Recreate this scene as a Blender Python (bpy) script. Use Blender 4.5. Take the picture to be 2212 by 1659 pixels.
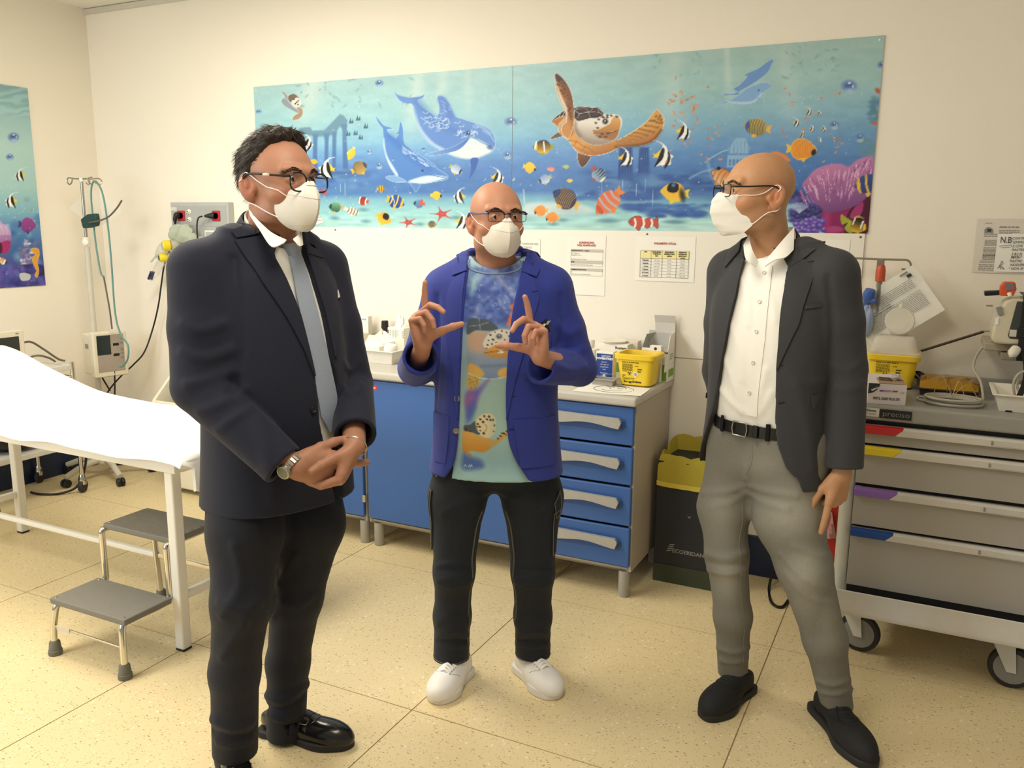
# Hospital treatment room with three men in front of a sea mural. Sections: camera and light, helpers, room, murals, cabinets, equipment, couch, figures.
import bpy,bmesh,math,random
import numpy as np
from mathutils import Vector,Matrix
from mathutils.geometry import tessellate_polygon
for _o in list(bpy.data.objects):
 bpy.data.objects.remove(_o)
SC=bpy.context.scene
COL=SC.collection
rnd=random.Random(7)
YAW,PITCH,ROLL,FPX=-0.4584338,0.1863562,0.0093176,1825.13
CAM=np.array([0.0,0.0,1.6])
_fw=np.array([math.sin(YAW)*math.cos(PITCH),math.cos(YAW)*math.cos(PITCH),-math.sin(PITCH)])
_rt=np.array([math.cos(YAW),-math.sin(YAW),0.0])
_up=np.cross(_rt,_fw)
_r=_rt*math.cos(ROLL)+_up*math.sin(ROLL)
_u=-_rt*math.sin(ROLL)+_up*math.cos(ROLL)
CM=np.array([_r,_u,_fw])
cd=bpy.data.cameras.new('camera')
cam=bpy.data.objects.new('camera',cd)
COL.objects.link(cam)
cam.matrix_world=Matrix(((_r[0],_u[0],-_fw[0],CAM[0]),(_r[1],_u[1],-_fw[1],CAM[1]),(_r[2],_u[2],-_fw[2],CAM[2]),(0,0,0,1)))
cd.sensor_fit='HORIZONTAL'
cd.sensor_width=36.0
cd.lens=FPX/2212*36.0
cd.clip_start=0.05
SC.camera=cam
W=bpy.data.worlds.new('world')
SC.world=W
W.use_nodes=True
W.node_tree.nodes['Background'].inputs[0].default_value=(1.0,0.96,0.90,1)
W.node_tree.nodes['Background'].inputs[1].default_value=0.42
SC.view_settings.view_transform='Standard'
SC.view_settings.look='None'
SC.view_settings.gamma=1
SC.view_settings.use_curve_mapping=False
SC.view_settings.exposure=-0.22
def area(name,loc,size,power,col,target,sy=None):
 ld=bpy.data.lights.new(name,'AREA')
 ld.shape='RECTANGLE'
 ld.size=size
 ld.size_y=sy or size
 ld.energy=power
 ld.color=col
 o=bpy.data.objects.new(name,ld)
 COL.objects.link(o)
 o.location=loc
 o.rotation_euler=(Vector(target)-Vector(loc)).to_track_quat('-Z','Y').to_euler()
 return o
area('ceiling_lamp',(-2.9,2.2,2.85),0.6,62,(1.0,.93,.80),(-2.9,2.2,0),1.2)
area('ceiling_lamp',(-0.9,1.2,2.85),0.6,34,(1.0,.92,.78),(-0.9,1.2,0),1.2)
area('ceiling_lamp',(-3.6,0.4,2.85),0.6,40,(1.0,.93,.80),(-3.6,0.4,0),1.2)
area('window_daylight',(-4.2,-1.6,1.9),1.6,75,(.80,.90,1.0),(-2.4,2.2,1.0),1.4)
def ray(u,v):
 return np.array([(u-1106.0)/FPX,-(v-829.5)/FPX,1.0])@CM
def on(u,v,axis,val):
 d=ray(u,v)
 return CAM+d*((val-CAM[axis])/d[axis])
def project(P):
 d=(np.asarray(P,float)-CAM)@CM.T
 return np.stack([1106.0+FPX*d[...,0]/d[...,2],829.5-FPX*d[...,1]/d[...,2]],-1)
def lin(c):
 if isinstance(c,str):
  c=c.lstrip('#')
  c=[int(c[i:i+2],16)for i in(0,2,4)]
 return tuple(((x/255)/12.92 if x/255<=.04045 else((x/255+.055)/1.055)**2.4)for x in c)
MATS={}
def mat(name,col=None,rough=.5,metal=0.0,var=.06,scale=30.0,bump=0.0,bscale=200.0,stretch=None,spec=.5,trans=0.0,ior=1.45,alpha=1.0,attr=None,sheen=0.0,coat=0.0,sss=0.0,emit=0.0):
 if name in MATS:
  return MATS[name]
 m=bpy.data.materials.new(name)
 m.use_nodes=True
 nt=m.node_tree
 b=nt.nodes['Principled BSDF']
 tc=nt.nodes.new('ShaderNodeTexCoord')
 mp=nt.nodes.new('ShaderNodeMapping')
 if stretch:
  mp.inputs['Scale'].default_value=stretch
 nt.links.new(tc.outputs['Object'],mp.inputs[0])
 nz=nt.nodes.new('ShaderNodeTexNoise')
 nz.inputs['Scale'].default_value=scale
 nz.inputs['Detail'].default_value=3
 nt.links.new(mp.outputs[0],nz.inputs['Vector'])
 mr=nt.nodes.new('ShaderNodeMapRange')
 mr.inputs['To Min'].default_value=1-var
 mr.inputs['To Max'].default_value=1+var
 nt.links.new(nz.outputs['Fac'],mr.inputs['Value'])
 mx=nt.nodes.new('ShaderNodeVectorMath')
 mx.operation='SCALE'
 if attr:
  a=nt.nodes.new('ShaderNodeAttribute')
  a.attribute_name=attr
  nt.links.new(a.outputs['Color'],mx.inputs[0])
 else:
  mx.inputs[0].default_value=lin(col)
 nt.links.new(mr.outputs[0],mx.inputs['Scale'])
 nt.links.new(mx.outputs[0],b.inputs['Base Color'])
 b.inputs['Roughness'].default_value=rough
 b.inputs['Metallic'].default_value=metal
 b.inputs['Specular IOR Level'].default_value=spec
 b.inputs['IOR'].default_value=ior
 b.inputs['Transmission Weight'].default_value=trans
 b.inputs['Alpha'].default_value=alpha
 b.inputs['Sheen Weight'].default_value=sheen
 b.inputs['Coat Weight'].default_value=coat
 if sss:
  b.inputs['Subsurface Weight'].default_value=sss
  b.inputs['Subsurface Radius'].default_value=(.012,.005,.003)
  b.inputs['Subsurface Scale'].default_value=.6
 if bump:
  n2=nt.nodes.new('ShaderNodeTexNoise')
  n2.inputs['Scale'].default_value=bscale
  n2.inputs['Detail'].default_value=2
  nt.links.new(mp.outputs[0],n2.inputs['Vector'])
  bp=nt.nodes.new('ShaderNodeBump')
  bp.inputs['Strength'].default_value=bump
  bp.inputs['Distance'].default_value=.002
  nt.links.new(n2.outputs['Fac'],bp.inputs['Height'])
  nt.links.new(bp.outputs[0],b.inputs['Normal'])
 if alpha<1:
  m.blend_method='BLEND' if hasattr(m,'blend_method')else m.blend_method
 MATS[name]=m
 return m
def npmesh(name,V,F,smooth=True,col=None):
 """V (n,3); F (m,k) array or a list of index lists"""
 me=bpy.data.meshes.new(name)
 V=np.asarray(V,np.float32)
 if isinstance(F,np.ndarray):
  k=F.shape[1]
  me.vertices.add(len(V))
  me.vertices.foreach_set('co',V.ravel())
  me.loops.add(F.size)
  me.loops.foreach_set('vertex_index',F.ravel().astype(np.int32))
  me.polygons.add(len(F))
  me.polygons.foreach_set('loop_start',np.arange(0,F.size,k,dtype=np.int32))
  me.update(calc_edges=True)
 else:
  me.from_pydata(V.tolist(),[],F)
  me.update()
 me.polygons.foreach_set('use_smooth',np.full(len(me.polygons),smooth))
 if col is not None:
  a=me.color_attributes.new('Col','FLOAT_COLOR','POINT')
  c=np.ones((len(V),4),np.float32)
  c[:,:3]=col
  a.data.foreach_set('color',c.ravel())
 return me
def place(name,me,m,parent=None):
 o=bpy.data.objects.new(name,me)
 COL.objects.link(o)
 if m is not None:
  me.materials.append(m)
 if parent is not None:
  o.parent=parent
 return o
def tag(o,label=None,cat=None,group=None,kind=None):
 if label:o['label']=label
 if cat:o['category']=cat
 if group:o['group']=group
 if kind:o['kind']=kind
 return o
def thing(name,loc,label,cat,group=None,rz=0.0):
 o=bpy.data.objects.new(name,None)
 o.empty_display_size=.1
 COL.objects.link(o)
 o.location=loc
 o.rotation_euler=(0,0,rz)
 return tag(o,label,cat,group)
def copy_tree(o,parent=None):
 c=o.copy()
 COL.objects.link(c)
 if parent is not None:
  c.parent=parent
 for ch in list(o.children):
  copy_tree(ch,c)
 return c
def root_loc(o):
 p=np.zeros(3)
 while o is not None:
  p+=np.array(o.location)
  o=o.parent
 return p
def unit(v):
 v=np.asarray(v,float)
 n=np.linalg.norm(v)
 return v/n if n>1e-12 else v
def catmull(pts,n=8,closed=False):
 P=np.asarray(pts,float)
 N=len(P)
 out=[]
 for i in range(N if closed else N-1):
  if closed:
   p0,p1,p2,p3=P[(i-1)%N],P[i],P[(i+1)%N],P[(i+2)%N]
  else:
   p0,p1,p2,p3=P[max(i-1,0)],P[i],P[i+1],P[min(i+2,N-1)]
  for t in np.linspace(0,1,n,endpoint=False):
   out.append(.5*((2*p1)+(p2-p0)*t+(2*p0-5*p1+4*p2-p3)*t*t+(3*p1-p0-3*p2+p3)*t**3))
 if not closed:
  out.append(P[-1])
 return np.array(out)
class MB:
 def __init__(s):
  s.v=[];s.f=[]
 def add(s,V,F):
  o=len(s.v)
  s.v.extend([tuple(map(float,p))for p in V])
  s.f.extend([[i+o for i in f]for f in F])
  return s
 def box(s,x0,x1,y0,y1,z0,z1):
  return s.add([(x0,y0,z0),(x1,y0,z0),(x1,y1,z0),(x0,y1,z0),(x0,y0,z1),(x1,y0,z1),(x1,y1,z1),(x0,y1,z1)],[(0,3,2,1),(4,5,6,7),(0,1,5,4),(1,2,6,5),(2,3,7,6),(3,0,4,7)])
 def obox(s,c,ax,ay,az,hx,hy,hz):
  c=np.asarray(c,float);ax,ay,az=unit(ax),unit(ay),unit(az)
  V=[c+ax*hx*i+ay*hy*j+az*hz*k for k in(-1,1)for j in(-1,1)for i in(-1,1)]
  return s.add(V,[(0,2,3,1),(4,5,7,6),(0,1,5,4),(1,3,7,5),(3,2,6,7),(2,0,4,6)])
 def tube(s,pts,r,n=10,cap=True,closed=False):
  P=np.asarray(pts,float);N=len(P)
  r=np.broadcast_to(np.asarray(r,float),(N,))
  T=np.array([unit(P[(i+1)%N if closed else min(i+1,N-1)]-P[(i-1)%N if closed else max(i-1,0)])for i in range(N)])
  a=np.array([0,0,1.0])if abs(T[0][2])<.9 else np.array([1.0,0,0])
  X=unit(np.cross(T[0],a));V=[]
  for i in range(N):
   X=unit(X-T[i]*np.dot(X,T[i]));Y=np.cross(T[i],X)
   for k in range(n):
    an=2*math.pi*k/n
    V.append(P[i]+(X*math.cos(an)+Y*math.sin(an))*r[i])
  F=[(i*n+k,i*n+(k+1)%n,((i+1)%N)*n+(k+1)%n,((i+1)%N)*n+k)for i in range(N if closed else N-1)for k in range(n)]
  if cap and not closed:
   F+=[tuple(range(n))[::-1],tuple((N-1)*n+k for k in range(n))]
  return s.add(V,F)
 def lathe(s,prof,c=(0,0,0),axis=(0,0,1),n=20,cap=True):
  az=unit(axis);ax=unit(np.cross(az,(0,1,0)if abs(az[1])<.9 else(1,0,0)));ay=np.cross(az,ax)
  c=np.asarray(c,float);V=[]
  for r,h in prof:
   for k in range(n):
    an=2*math.pi*k/n
    V.append(c+az*h+(ax*math.cos(an)+ay*math.sin(an))*r)
  m=len(prof)
  F=[(i*n+k,i*n+(k+1)%n,(i+1)*n+(k+1)%n,(i+1)*n+k)for i in range(m-1)for k in range(n)]
  if cap:
   F+=[tuple(range(n))[::-1],tuple((m-1)*n+k for k in range(n))]
  return s.add(V,F)
 def prism(s,poly,o,ax,ay,d):
  """polygon (2D) in the plane o + ax*x + ay*y, extruded by the vector d"""
  o=np.asarray(o,float);ax=np.asarray(ax,float);ay=np.asarray(ay,float);d=np.asarray(d,float)
  n=len(poly)
  A=[o+ax*p[0]+ay*p[1]for p in poly]
  V=A+[p+d for p in A]
  F=[(i,(i+1)%n,n+(i+1)%n,n+i)for i in range(n)]
  tr=tessellate_polygon([[Vector((p[0],p[1],0))for p in poly]])
  F+=[tuple(t)for t in tr]+[tuple(n+i for i in t[::-1])for t in tr]
  return s.add(V,F)
 def grid(s,P):
  P=np.asarray(P,float);a,b=P.shape[:2]
  return s.add(P.reshape(-1,3),[(i*b+j,i*b+j+1,(i+1)*b+j+1,(i+1)*b+j)for i in range(a-1)for j in range(b-1)])
 def ball(s,c,r,n=12,m=8,sc=(1,1,1)):
  prof=[(math.sin(math.pi*i/m),-math.cos(math.pi*i/m))for i in range(m+1)]
  V=[];c=np.asarray(c,float)
  for q,h in prof:
   for k in range(n):
    an=2*math.pi*k/n
    V.append(c+np.array([q*math.cos(an)*sc[0],q*math.sin(an)*sc[1],h*sc[2]])*r)
  return s.add(V,[(i*n+k,i*n+(k+1)%n,(i+1)*n+(k+1)%n,(i+1)*n+k)for i in range(m)for k in range(n)])
 def build(s,name,m,parent=None,smooth=False,bevel=0.0,seg=2,local=False,solid=0.0,sub=0,label=None):
  V=np.asarray(s.v,float)
  if parent is not None and not local:
   V=V-root_loc(parent)
  me=npmesh(name,V,[list(f)for f in s.f],smooth)
  bm=bmesh.new();bm.from_mesh(me)
  bmesh.ops.remove_doubles(bm,verts=bm.verts,dist=1e-6)
  bmesh.ops.recalc_face_normals(bm,faces=bm.faces)
  bm.to_mesh(me);bm.free()
  o=place(name,me,m,parent)
  if solid:
   md=o.modifiers.new('solid','SOLIDIFY');md.thickness=solid;md.offset=0
  if sub:
   md=o.modifiers.new('sub','SUBSURF');md.levels=sub;md.render_levels=sub
  if bevel:
   md=o.modifiers.new('bevel','BEVEL');md.width=bevel;md.segments=seg;md.limit_method='ANGLE';md.angle_limit=math.radians(40)
   md.harden_normals=False
   me.polygons.foreach_set('use_smooth',np.full(len(me.polygons),True))
   wn=o.modifiers.new('wn','WEIGHTED_NORMAL');wn.keep_sharp=True
  elif smooth:
   es=o.modifiers.new('es','EDGE_SPLIT');es.split_angle=math.radians(42)
  if label:o['label']=label
  return o
def fillet(pts,r,n=5):
 """polyline with rounded corners"""
 P=[np.asarray(p,float)for p in pts];out=[P[0]]
 for i in range(1,len(P)-1):
  a,b,c=P[i-1],P[i],P[i+1]
  la,lc=np.linalg.norm(a-b),np.linalg.norm(c-b)
  rr=min(r,la*.45,lc*.45)
  s,e=b+(a-b)/la*rr,b+(c-b)/lc*rr
  for t in np.linspace(0,1,n):
   out.append((1-t)**2*s+2*t*(1-t)*b+t*t*e)
 out.append(P[-1]);return np.array(out)
def text(s,size,o,ax,ay,m,parent,name='lettering',align='LEFT',bold=0.0,sx=1.0,depth=.0006):
 """lettering as a mesh lying in the plane o, ax (reading direction), ay (up)"""
 cu=bpy.data.curves.new('txt','FONT');cu.body=s;cu.size=size;cu.align_x=align;cu.offset=bold;cu.resolution_u=2
 t=bpy.data.objects.new('txt',cu);COL.objects.link(t)
 dg=bpy.context.evaluated_depsgraph_get()
 me=bpy.data.meshes.new_from_object(t.evaluated_get(dg))
 bpy.data.objects.remove(t);bpy.data.curves.remove(cu)
 ax,ay=unit(ax),unit(ay);az=np.cross(ax,ay)
 V=np.empty(len(me.vertices)*3,np.float32);me.vertices.foreach_get('co',V);V=V.reshape(-1,3)
 Wd=np.asarray(o,float)+V[:,:1]*ax*sx+V[:,1:2]*ay+az*depth
 if parent is not None:
  Wd=Wd-root_loc(parent)
 me.vertices.foreach_set('co',Wd.astype(np.float32).ravel());me.update()
 me.materials.clear()
 return place(name,me,m,parent)
WALL_Y,WALL_X,CEIL=3.85,-4.90,2.90
M_wall=mat('wall_paint','#f1e9da',.75,var=.02,scale=3,bump=.15,bscale=90)
M_ceil=mat('ceiling_paint','#e9e6da',.8,var=.02,scale=4)
M_white=mat('white_paint','#eee9e0',.35,var=.02)
M_navy=mat('navy_vinyl','#1d2b47',.4,var=.08)
M_seam=mat('floor_seam','#9a8763',.8)
def floor_material():
 m=bpy.data.materials.new('speckled_vinyl');m.use_nodes=True
 nt=m.node_tree;b=nt.nodes['Principled BSDF'];L=nt.links.new
 g=nt.nodes.new('ShaderNodeNewGeometry')
 base=nt.nodes.new('ShaderNodeRGB');base.outputs[0].default_value=(*lin('#e2cfa2'),1)
 cur=base.outputs[0]
 for k,(sc,st,th,col,amt)in enumerate(((55,(1,2.6,1),.055,'#8d7a55',.85),(75,(2.8,1,1),.05,'#a08d66',.8),(40,(1.6,1,1),.05,'#f6ecd2',.6),(120,(1,1.7,1),.07,'#77684a',.7))):
  mp=nt.nodes.new('ShaderNodeMapping');mp.inputs['Scale'].default_value=st;mp.inputs['Rotation'].default_value=(0,0,.5+k*.9)
  L(g.outputs['Position'],mp.inputs[0])
  vo=nt.nodes.new('ShaderNodeTexVoronoi');vo.inputs['Scale'].default_value=sc;L(mp.outputs[0],vo.inputs['Vector'])
  rn=nt.nodes.new('ShaderNodeSeparateColor');L(vo.outputs['Color'],rn.inputs[0])
  thr=nt.nodes.new('ShaderNodeMath');thr.operation='MULTIPLY';thr.inputs[1].default_value=.30;L(rn.outputs[0],thr.inputs[0])
  lt=nt.nodes.new('ShaderNodeMath');lt.operation='LESS_THAN';L(vo.outputs['Distance'],lt.inputs[0]);L(thr.outputs[0],lt.inputs[1])
  pick=nt.nodes.new('ShaderNodeMath');pick.operation='GREATER_THAN';pick.inputs[1].default_value=.55;L(rn.outputs[1],pick.inputs[0])
  ml=nt.nodes.new('ShaderNodeMath');ml.operation='MULTIPLY';L(lt.outputs[0],ml.inputs[0]);L(pick.outputs[0],ml.inputs[1])
  am=nt.nodes.new('ShaderNodeMath');am.operation='MULTIPLY';am.inputs[1].default_value=amt;L(ml.outputs[0],am.inputs[0])
  mx=nt.nodes.new('ShaderNodeMix');mx.data_type='RGBA';L(am.outputs[0],mx.inputs['Factor']);L(cur,mx.inputs['A']);mx.inputs['B'].default_value=(*lin(col),1)
  cur=mx.outputs['Result']
 nz=nt.nodes.new('ShaderNodeTexNoise');nz.inputs['Scale'].default_value=2.2;L(g.outputs['Position'],nz.inputs['Vector'])
 mr=nt.nodes.new('ShaderNodeMapRange');mr.inputs['To Min'].default_value=.94;mr.inputs['To Max'].default_value=1.05;L(nz.outputs['Fac'],mr.inputs['Value'])
 sc=nt.nodes.new('ShaderNodeVectorMath');sc.operation='SCALE';L(cur,sc.inputs[0]);L(mr.outputs[0],sc.inputs['Scale'])
 L(sc.outputs[0],b.inputs['Base Color'])
 b.inputs['Roughness'].default_value=.34
 b.inputs['Specular IOR Level'].default_value=.35
 return m
M_floor=floor_material()
fl=tag(MB().box(WALL_X-.1,2.6,-2.6,WALL_Y+.1,-.1,-.002).build('floor',M_seam),'speckled beige vinyl floor laid in large square sheets',kind='structure')
gx,gy,gap=-0.432,2.168,.0022
_tiles={}
for i in range(-5,3):
 for j in range(-5,2):
  x0,x1=max(gx+i+gap,WALL_X),min(gx+i+1-gap,2.6)
  y0,y1=max(gy+j+gap,-2.6),min(gy+j+1-gap,WALL_Y)
  if x1-x0<.02 or y1-y0<.02:continue
  key=(round(x1-x0,3),round(y1-y0,3))
  if key not in _tiles:
   o=MB().box(0,x1-x0,0,y1-y0,-.003,0).build('tile',M_floor,fl,local=True)
   _tiles[key]=o
  else:
   o=_tiles[key].copy();COL.objects.link(o)
  o.location=(x0,y0,0)
tag(MB().box(WALL_X-.1,2.6,WALL_Y,WALL_Y+.1,0,CEIL).build('wall_back',M_wall),kind='structure')
tag(MB().box(WALL_X-.1,WALL_X,-2.6,WALL_Y,0,CEIL).build('wall_left',M_wall),kind='structure')
tag(MB().box(WALL_X-.1,2.6,-2.6,WALL_Y+.1,CEIL,CEIL+.1).build('ceiling',M_ceil),kind='structure')
tag(MB().box(WALL_X,2.6,WALL_Y-.012,WALL_Y,CEIL-.036,CEIL-.004).build('trim_1',mat('ceiling_shadow_grey','#cfc9ba',.8)),'thin grey strip painted as the shadow line where the back wall meets the ceiling',kind='structure')  # grey box drawn in place of the shadow line under the ceiling
tag(MB().box(WALL_X,2.6,WALL_Y-.014,WALL_Y,0,.192).build('baseboard_back',M_navy,bevel=.004),'dark navy vinyl skirting along the back wall',kind='structure')
tag(MB().box(WALL_X,WALL_X+.014,-2.6,WALL_Y-.014,0,.192).build('baseboard_left',M_navy,bevel=.004),'dark navy vinyl skirting along the left wall',kind='structure')
M_board=mat('board_white','#f0eadd',.35,var=.015,scale=4)
bd=thing('wall_board',(-1.9,WALL_Y,.19),'white protective wall board behind the counter below the sea mural','board')
MB().box(-3.56,-.268,WALL_Y-.008,WALL_Y,.998,1.577).build('upper_panel',M_board,bd,bevel=.0015)
MB().box(-3.56,-.268,WALL_Y-.008,WALL_Y,.193,.993).build('lower_panel',M_board,bd,bevel=.0015)
for x in(-3.0,-2.1,-1.205,-.285):
 MB().lathe([(.0005,.003),(.0045,.002),(.005,0)],(x,WALL_Y-.008,1.563),(0,-1,0),10).build('screw',mat('screw_grey','#6d6a66',.4,.8),bd)
def hexc(c):
 if isinstance(c,str):
  c=c.lstrip('#');return np.array([int(c[i:i+2],16)for i in(0,2,4)],float)
 return np.array(c,float)
class Paint:
 """paints sRGB colours on scattered points U, V"""
 def __init__(s,U,V):
  s.U,s.V=U,V;s.C=np.zeros((len(U),3));s.k=1.0
 def near(s,x0,x1,y0,y1,p=4):
  return np.nonzero((s.U>x0-p)&(s.U<x1+p)&(s.V>y0-p)&(s.V<y1+p))[0]
 def put(s,ix,a,c):
  a=np.clip(a,0,1)[:,None]
  s.C[ix]=s.C[ix]*(1-a)+c*a
 def fill(s,pts,c,soft=1.3,al=1.0,smooth=6,g=None,out=None,ow=1.4):
  P=catmull(pts,smooth,True)if smooth else np.asarray(pts,float)
  ix=s.near(P[:,0].min(),P[:,0].max(),P[:,1].min(),P[:,1].max(),soft+3)
  if not len(ix):return
  X,Y=s.U[ix],s.V[ix]
  d=np.full(len(ix),1e9);ins=np.zeros(len(ix),bool)
  for i in range(len(P)):
   a,b=P[i-1],P[i]
   e=b-a;L2=e@e+1e-12
   t=np.clip(((X-a[0])*e[0]+(Y-a[1])*e[1])/L2,0,1)
   d=np.minimum(d,(X-a[0]-t*e[0])**2+(Y-a[1]-t*e[1])**2)
   cr=((a[1]>Y)!=(b[1]>Y))
   with np.errstate(divide='ignore',invalid='ignore'):
    cr&=X<(b[0]-a[0])*(Y-a[1])/(b[1]-a[1])+a[0]
   ins^=cr
  d=np.sqrt(d)*np.where(ins,-1,1)
  if g is not None:
   p0,p1=np.array(g[0],float),np.array(g[1],float);e=p1-p0
   t=np.clip(((X-p0[0])*e[0]+(Y-p0[1])*e[1])/(e@e),0,1)[:,None]
   col=hexc(c)*(1-t)+hexc(g[2])*t
  else:
   col=hexc(c)
  if out is not None:
   s.put(ix,.5-(d-ow)/soft,hexc(out))
  s.put(ix,(.5-d/soft)*al,col)
 def stroke(s,pts,w,c,soft=1.2,al=1.0,smooth=6,taper=False):
  P=catmull(pts,smooth)if smooth and len(pts)>2 else np.asarray(pts,float)
  ix=s.near(P[:,0].min(),P[:,0].max(),P[:,1].min(),P[:,1].max(),w+soft+2)
  if not len(ix):return
  X,Y=s.U[ix],s.V[ix];d=np.full(len(ix),1e9);n=len(P)-1
  for i in range(n):
   a,b=P[i],P[i+1];e=b-a
   t=np.clip(((X-a[0])*e[0]+(Y-a[1])*e[1])/(e@e+1e-12),0,1)
   ww=w*(1-(i+t)/n)if taper else w
   d=np.minimum(d,np.hypot(X-a[0]-t*e[0],Y-a[1]-t*e[1])-ww/2)
  s.put(ix,(.5-d/soft)*al,hexc(c))
 def blob(s,x,y,rx,ry,c,ang=0,soft=.25,al=1.0):
  r=max(rx,ry)*(1+soft);ix=s.near(x-r,x+r,y-r,y+r)
  if not len(ix):return
  X,Y=s.U[ix]-x,s.V[ix]-y;ca,sa=math.cos(ang),math.sin(ang)
  q=np.hypot((X*ca+Y*sa)/rx,(-X*sa+Y*ca)/ry)
  s.put(ix,(1+soft-q)/(2*soft)*al,hexc(c))
def vnoise(x,y,seed=0):
 xi,yi=np.floor(x).astype(np.int64),np.floor(y).astype(np.int64);fx,fy=x-xi,y-yi
 def h(a,b):
  n=(a*374761393+b*668265263+seed*974711)&0x7fffffff
  n=((n^(n>>13))*1274126177)&0x7fffffff
  return((n^(n>>16))&0xffff)/65535.0
 fx,fy=fx*fx*(3-2*fx),fy*fy*(3-2*fy)
 return(h(xi,yi)*(1-fx)+h(xi+1,yi)*fx)*(1-fy)+(h(xi,yi+1)*(1-fx)+h(xi+1,yi+1)*fx)*fy
def ramp(t,stops):
 xs=[q[0]for q in stops];cs=np.array([hexc(q[1])for q in stops])
 return np.stack([np.interp(t,xs,cs[:,k])for k in range(3)],-1)
def C4(*p):return[(540+x/3.16,80+y/3.16)for x,y in p]
def C5(*p):return[(1200+x/3.03,60+y/3.03)for x,y in p]
def T6(*p):return[(1150+x/6.637,130+y/6.637)for x,y in p]
def T4(*p):return[(540+x/4.739,150+y/4.739)for x,y in p]
def T7(*p):return[(1680+x/3.607,60+y/3.607)for x,y in p]
def xf(pts,cx,cy,s,ang=0,fl=1):
 ca,sa=math.cos(ang),math.sin(ang)
 return[(cx+s*(fl*x*ca-y*sa),cy+s*(fl*x*sa+y*ca))for x,y in pts]
def bubble(p,x,y,r):
 p.blob(x,y,r,r,'#9fc4dd',soft=.12,al=.75)
 p.blob(x,y-r*.22,r*.93,r*.72,'#4a66a8',soft=.45,al=.85)
 p.blob(x+r*.1,y+r*.45,r*.6,r*.38,'#a9cede',soft=.6,al=.8)
 p.blob(x+.05*r,y-r*.62,r*.2,r*.13,'#ffffff',soft=.4)
 p.blob(x+r*.55,y-r*.15,r*.12,r*.2,'#e8f2ff',soft=.5,al=.8)
def idol(p,x,y,s,ang=0,fl=1):
 """black, white and yellow banner fish with a long trailing fin"""
 q=lambda*a:xf(a,x,y,s,ang,fl)
 p.fill(q((-.55,-.25),(-.2,-.55),(.1,-.5),(.0,.1),(-.3,.5),(-.62,.2),(-.95,.25),(-.85,0),(-1.0,-.2),(-.75,-.12)),'#f4cf3c')
 p.fill(q((.0,-1.0),(.25,-.75),(.6,-.2),(.95,.1),(.75,.35),(.7,.85),(.3,.9),(-.1,.9),(-.75,1.0),(-.35,.3),(-.2,-.3)),'#f3f2ee')
 p.fill(q((-.02,-.72),(.12,-.55),(.05,0),(-.15,.45),(-.85,1.15),(-.6,.55),(-.42,.1),(-.25,-.35)),'#15161c',smooth=5)
 p.fill(q((.42,-.38),(.62,-.15),(.68,.25),(.55,.7),(.15,1.25),(.18,.8),(.38,.4),(.45,0)),'#15161c',smooth=5)
 p.stroke(q((.25,-.7),(-.05,-1.05),(-.5,-1.3),(-1.0,-1.45)),max(1.6,s*.16),'#f6f6f4',taper=True)
 p.stroke(q((.25,-.7),(.3,-.2),(.15,.4),(-.1,.9)),max(1.4,s*.2),'#fbfbf8')
def oval(p,x,y,rx,ry,c,ang=0,tail='#f0c030',c2=None,face=None,stripes=0,sc='#222',fl=1,edge=None,mask=False):
 """rounded reef fish, head towards +x (fl=-1: -x)"""
 q=lambda*a:[(x+fl*(u*rx)*math.cos(ang)-w*ry*math.sin(ang),y+fl*(u*rx)*math.sin(ang)+w*ry*math.cos(ang))for u,w in a]
 p.fill(q((-.8,-.15),(-1.35,-.45),(-1.25,0),(-1.35,.45),(-.8,.15)),tail)
 b=q((1.08,.05),(.8,-.4),(.35,-.85),(-.3,-1.0),(-.8,-.6),(-.95,0),(-.8,.65),(-.3,1.02),(.35,.85),(.8,.4))
 p.fill(b,c,g=(q((0,-1))[0],q((0,1))[0],c2 or c),out=edge,ow=1.2)
 if stripes:
  for k in range(stripes):
   t=-.7+1.35*k/max(1,stripes-1);h=math.sqrt(max(.05,1-t*t))*.9
   p.stroke(q((t,-h),(t+.1,0),(t,h)),max(1.1,rx*.55/stripes),sc,al=.9)
 if mask:p.fill(q((.1,-.95),(.45,-.7),(.5,-.1),(.1,.1),(-.35,-.1),(-.4,-.8)),'#191511')
 if face:p.fill(q((.62,-.55),(.85,-.3),(.86,.35),(.66,.5),(.55,0)),face)
 p.fill(q((-.2,.9),(.1,1.25),(.25,.85)),tail)
def star(p,x,y,r,ang,c):
 pts=[]
 for k in range(10):
  a=ang+k*math.pi/5;rr=r if k%2==0 else r*.3
  pts.append((x+rr*math.cos(a)*1.15,y+rr*math.sin(a)*.75))
 p.fill(pts,c,smooth=3)
 for k in range(0,10,2):
  a=ang+k*math.pi/5
  p.stroke([(x,y),(x+r*.7*math.cos(a)*1.15,y+r*.7*math.sin(a)*.75)],1.4,'#d86a60',al=.6)
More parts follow.
